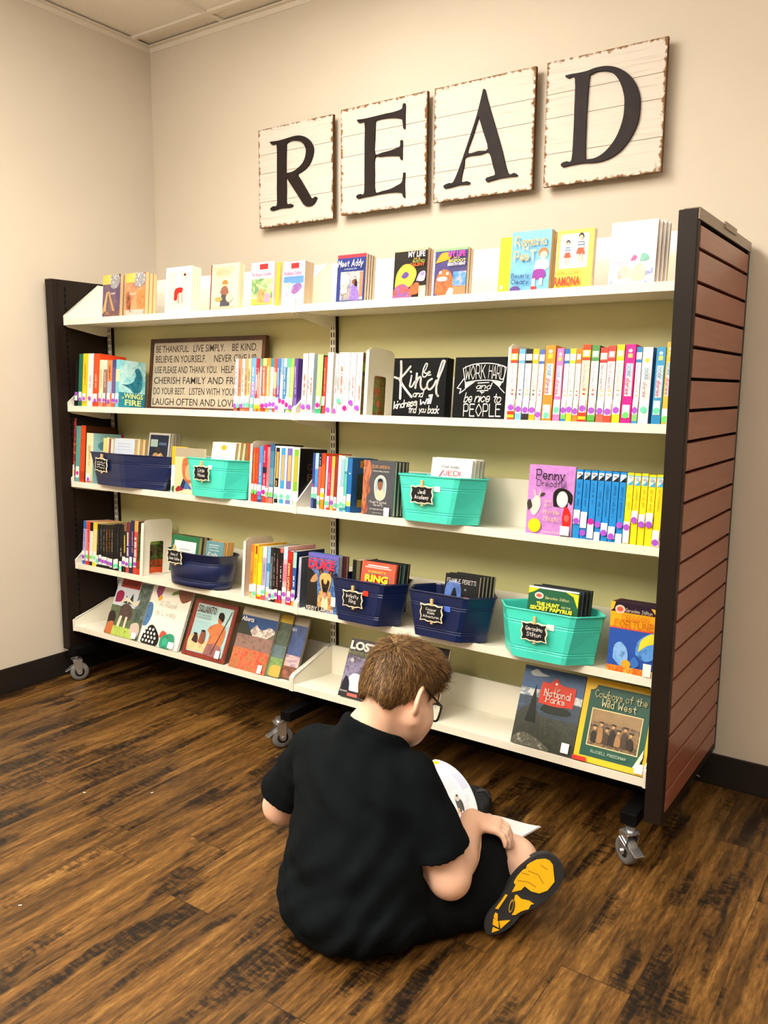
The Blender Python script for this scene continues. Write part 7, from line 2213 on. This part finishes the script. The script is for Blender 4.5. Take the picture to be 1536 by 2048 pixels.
# ---- shoes
def make_shoe(M, name='shoe'):
    """length along +x (heel 0 to toe .235), width along y, sole face at z=0 facing -z"""
    outl = [(-.012, .004), (.0, .016), (.023, .026), (.049, .029), (.0715, .026), (.0934, .031), (.1134, .037), (.1513, .0415), (.1771, .040), (.200, .031), (.2160, .012), (.2185, -.009), (.2105, -.028), (.1905, -.042), (.165, -.047), (.135, -.047), (.1021, -.041), (.077, -.034), (.0542, -.030), (.0301, -.029), (.0109, -.024), (-.006, -.010)]
    o = crom(outl + [outl[0]], 3)[:-1]
    n = len(o)
    root = person
    DK = mat('#1c1d20', 0.6)
    sm = MB()
    sm.prism([(p[0], p[1]) for p in o], 0.0, 0.020, DK, plane='xy')
    up = MB()
    vs, fs = [], []
    K = 7
    for k in range(K):
        t = k / (K - 1)
        for (x, y) in o:
            s = max(0, min(1, (x + .012) / .23))
            h = .085 if s < .30 else .085 + (.048 - .085) * min(1, (s - .30) / .45)
            h = h if s < .85 else h * (1 - .35 * (s - .85) / .15)
            sh_ = math.cos(t * 1.25) ** .75
            xc = .105
            vs.append((xc + (x - xc) * (.96 + .0 * t) * (1 - .16 * t * t), y * sh_ * .97, .018 + h * math.sin(t * 1.45)))
    for k in range(K - 1):
        for i in range(n):
            j = (i + 1) % n
            fs.append([k * n + i, k * n + j, (k + 1) * n + j, (k + 1) * n + i])
    fs.append([(K - 1) * n + i for i in range(n)])
    up.add(vs, fs, noisy('black_shoe_mesh', '#15161a', '#222327', 60, rough=0.75, bump=.3, bscale=300))
    uo = up.build(name, root, smooth=True, M=M)
    # toe bumper, collar and laces
    tb = MB()
    toe = [p for p in o if p[0] > .165]
    tb.prism([(.120 + (p[0] - .120) * 1.03, p[1] * 1.02) for p in toe], 0.004, 0.034, mat('#2f2f30', 0.7), plane='xy')
    tb.build('toe_bumper', uo)
    lc = MB()
    for i in range(5):
        x = .085 + .018 * i
        z = .018 + .083 - .009 * i
        lc.tube([(x, -.020, z - .010), (x + .006, 0, z + .001), (x, .020, z - .010)], .0024, mat('#3a3a3c', 0.8), n=6)
    lc.build('laces', uo)
    so_ = sm.build('sole', uo)
    td = MB()
    YL = mat('#e6ab0e', 0.5, 0.3)
    polys = [[(0.2024, -0.0059), (0.2029, -0.017), (0.1984, -0.0263), (0.1819, -0.0382), (0.1652, -0.0430), (0.1566, -0.0440), (0.1500, -0.0400), (0.1427, -0.0424), (0.1248, -0.0415), (0.1088, -0.0371), (0.1075, -0.0337), (0.1078, -0.0297), (0.091, -0.0242), (0.110, -0.0140), (0.1215, -0.0146), (0.1256, .0033), (0.1365, 0.0187), (0.1551, 0.0265), (0.1803, 0.0235)],
             [(0.0953, 0.0272), (0.1059, 0.0237), (0.1128, 0.0276), (0.1088, 0.0154), (0.0977, 0.0007), (0.0962, -0.0121), (0.0922, -0.0143), (0.0841, -0.0092), (0.0819, -0.0028), (0.0754, 0.0041), (0.0673, 0.0092), (0.0585, 0.0116), (0.064, 0.0165), (0.0785, 0.0192), (0.0877, 0.0232)],
             [(0.048, 0.0172), (0.0277, 0.0023), (0.0194, 0.0161)], [(0.0161, 0.0165), (-0.0009, 0.009), (0.0088, 0.0017)], [(0.0176, 0.0122), (0.0263, 0.0017), (0.0219, -0.0108), (0.0116, -0.0022)], [(0.0255, -0.001), (0.0355, -0.011), (0.0337, -0.0168), (0.026, -0.0144), (0.0233, -0.0104)],
             [(0.043, -0.0178), (0.0617, -0.0223), (0.0792, -0.0259), (0.077, -0.0302), (0.0596, -0.0265), (0.0388, -0.0232)]]
    for p in polys:
        td.prism([(a, b) for a, b in p], -0.0030, -0.0001, YL, plane='xy')
    # grooves across the forefoot lugs
    GK = mat('#8a6408', 0.7)
    for a, b in (((.118, -.034), (.134, -.016)), ((.134, -.016), (.140, .004)), ((.150, -.034), (.162, -.012)), ((.162, -.012), (.158, .010)), ((.180, -.024), (.186, -.006)), ((.136, -.040), (.146, -.026))):
        d = Vector((b[0] - a[0], b[1] - a[1], 0)).normalized()
        n_ = Vector((-d.y, d.x, 0)) * .0008
        td.add([(a[0] + n_.x, a[1] + n_.y, -.00325), (b[0] + n_.x, b[1] + n_.y, -.00325), (b[0] - n_.x, b[1] - n_.y, -.00325), (a[0] - n_.x, a[1] - n_.y, -.00325)], [[0, 1, 2, 3]], GK)
    # oval badge on the arch
    bd = [(.0700 + .0125 * math.cos(a) , -.0030 + .0055 * math.sin(a) - .55 * .0125 * math.cos(a)) for a in [2 * math.pi * i / 20 for i in range(20)]]
    bd2 = [(.0700 + .0095 * math.cos(a) , -.0030 + .0036 * math.sin(a) - .55 * .0095 * math.cos(a)) for a in [2 * math.pi * i / 20 for i in range(20)]]
    td.prism(bd, -0.0018, -0.0001, mat('#b08a2a', 0.5), plane='xy')
    td.prism(bd2, -0.0022, -0.0017, mat('#231d12', 0.5), plane='xy')
    td.build('tread', uo)
    return uo


ex = V3(0.48236, 0.63333, 0.60516)
n0 = V3(0.34307, -0.77224, 0.53474)
ey = np.cross(n0, ex)
ph = R(16)
nz_ = n0 * math.cos(ph) - ey * math.sin(ph)
ey_ = np.cross(nz_, ex)
heel = V3(2.24069, -0.51749, 0.01232) + n0 * 0.040
hl = heel - ROOT
# shoe local: x = ex (to the toe), z = -normal (into the shoe), y = z cross x
zz = -nz_
yy = np.cross(zz, ex)
ML = Matrix(((ex[0], yy[0], zz[0], hl[0]), (ex[1], yy[1], zz[1], hl[1]), (ex[2], yy[2], zz[2], hl[2]), (0, 0, 0, 1)))
shoe_l = make_shoe(ML)
# the other foot rests on its outer edge under the left knee
ex2 = V3(-.42, .90, .02)
ex2 /= np.linalg.norm(ex2)
zz2 = V3(.35, .15, .92)
zz2 -= ex2 * (zz2 @ ex2)
zz2 /= np.linalg.norm(zz2)
yy2 = np.cross(zz2, ex2)
h2 = V3(2.020, -.215, .022) - ROOT
MR = Matrix(((ex2[0], yy2[0], zz2[0], h2[0]), (ex2[1], yy2[1], zz2[1], h2[1]), (ex2[2], yy2[2], zz2[2], h2[2]), (0, 0, 0, 1)))
make_shoe(MR)

# ------------------------------------------------------------------ the open picture book on his lap
book = empty('open_book', loc=(2.06, -.38, .13))
tag(book, 'open white picture book held on the lap of the sitting boy', 'book')
BO = V3(2.06, -.38, .13)
G1_ = V3(2.098, -.312, .150)
gv = V3(-.055, -.185, -.012)
A_far, D_far = V3(1.882, -.172, .196), V3(2.222, -.205, .116)


def page_curve(t, side):
    if side < 0:
        p0, p3 = G1_, A_far
        p1 = p0 + V3(-.040, .055, .050)
        p2 = p3 + V3(.085, -.020, .020)
    else:
        p0, p3 = G1_, D_far
        p1 = p0 + V3(.030, .012, .026)
        p2 = p3 + V3(-.05, -.045, .012)
    return (1 - t) ** 3 * p0 + 3 * t * (1 - t) ** 2 * p1 + 3 * t * t * (1 - t) * p2 + t ** 3 * p3


def page_pt(t, v, side, off=0.0):
    p = page_curve(t, side) + gv * (1 - v)
    d = page_curve(min(1, t + .02), side) - page_curve(max(0, t - .02), side)
    n_ = np.cross(d, -gv) * side
    n_ = n_ / np.linalg.norm(n_)
    if n_[2] < 0:
        n_ = -n_
    return p + n_ * off - BO


PAPER = mat('#f2eff0', 0.55, 0.3)
for side in (-1, 1):
    N_ = 18
    def slab(o1, o2, t1, v0, v1, m):
        mb = MB()
        vs, fs = [], []
        for i in range(N_ + 1):
            t = t1 * i / N_
            vs += [page_pt(t, v0, side, o1), page_pt(t, v1, side, o1), page_pt(t, v0, side, o2), page_pt(t, v1, side, o2)]
        for i in range(N_):
            a, b = 4 * i, 4 * i + 4
            fs += [[a, a + 1, b + 1, b], [a + 2, b + 2, b + 3, a + 3], [a, b, b + 2, a + 2], [a + 1, a + 3, b + 3, b + 1]]
        fs += [[0, 2, 3, 1], [4 * N_, 4 * N_ + 1, 4 * N_ + 3, 4 * N_ + 2]]
        mb.add(vs, fs, m)
        return mb
    slab(0.0, -.0035, 1.0, 0.0, 1.0, PAPER).build('pages', book, smooth=False)
    slab(-.0038, -.0052, 1.015, -.015, 1.015, mat('#e9e4e4', 0.4)).build('cover', book)
    # printing on the page
    pr = MB()
    def quad(t0, v0, t1, v1, c, o=.0004):
        K = 4
        for i in range(K):
            a, b = t0 + (t1 - t0) * i / K, t0 + (t1 - t0) * (i + 1) / K
            pr.add([page_pt(a, v0, side, o), page_pt(b, v0, side, o), page_pt(b, v1, side, o), page_pt(a, v1, side, o)], [[0, 1, 2, 3]], c if not isinstance(c, str) else mat(c, 0.6, 0.2))
    def blob(tc, vc, rt, rv, c, o=.0005):
        K = 14
        pr.add([page_pt(tc + rt * math.cos(2 * math.pi * i / K), vc + rv * math.sin(2 * math.pi * i / K), side, o) for i in range(K)], [list(range(K))], c if not isinstance(c, str) else mat(c, 0.6, 0.2))
    if side < 0:
        blob(.92, .90, .045, .050, '#f0cc10')
        blob(.86, .77, .035, .040, '#e2c052')
        for i in range(5):
            quad(.36, .955 - .022 * i, .62 - .03 * (i % 2), .964 - .022 * i, '#a9a4d8')
        for i in range(3):
            quad(.20, .90 - .022 * i, .30, .907 - .022 * i, '#c0bcd8')
        for i in range(8):
            quad(.40, .80 - .026 * i, .66 - .04 * (i % 3), .806 - .026 * i, '#b4b2c4')
        for i in range(5):
            quad(.08, .86 - .02 * i, .24, .865 - .02 * i, '#cac6da')
        blob(.24, .715, .105, .045, '#5d5a56')
        blob(.31, .72, .045, .038, '#d2c8c0', .0007)
        blob(.33, .73, .016, .015, '#2a2624', .0009)
        blob(.20, .76, .075, .020, '#4a4744', .0006)
        quad(.06, .70, .13, .745, '#e0668e')
        quad(.13, .66, .19, .70, '#e8c8a0')
    else:
        blob(.50, .78, .24, .075, art(['#b8b8d0', '#3a4070', '#dcdae6', '#6a6c98'], 70))
        blob(.58, .80, .10, .035, '#343c60', .0007)
        for i in range(5):
            quad(.16, .58 - .04 * i, .80, .588 - .04 * i, '#b8ccd8')
    pr.build('printing', book)

# little paper crumbs on the floor
for i, (px, py, a) in enumerate(((0.905, -.640, .3), (1.075, -.520, 1.1), (1.262, -1.080, .7))):
    mb = MB()
    mb.box(-.004, .004, -.0014, .0014, 0, .0006, M_WHITE)
    o = mb.build('paper_scrap', M=Matrix.Translation((px, py, .0002)) @ Matrix.Rotation(a, 4, 'Z'))
    tag(o, ('tiny white paper scrap on the floor nearest the left wall', 'tiny white paper scrap on the floor nearest the shelf', 'tiny white paper scrap on the floor nearest the camera')[i], 'paper scrap', 'paper scraps on the floor')
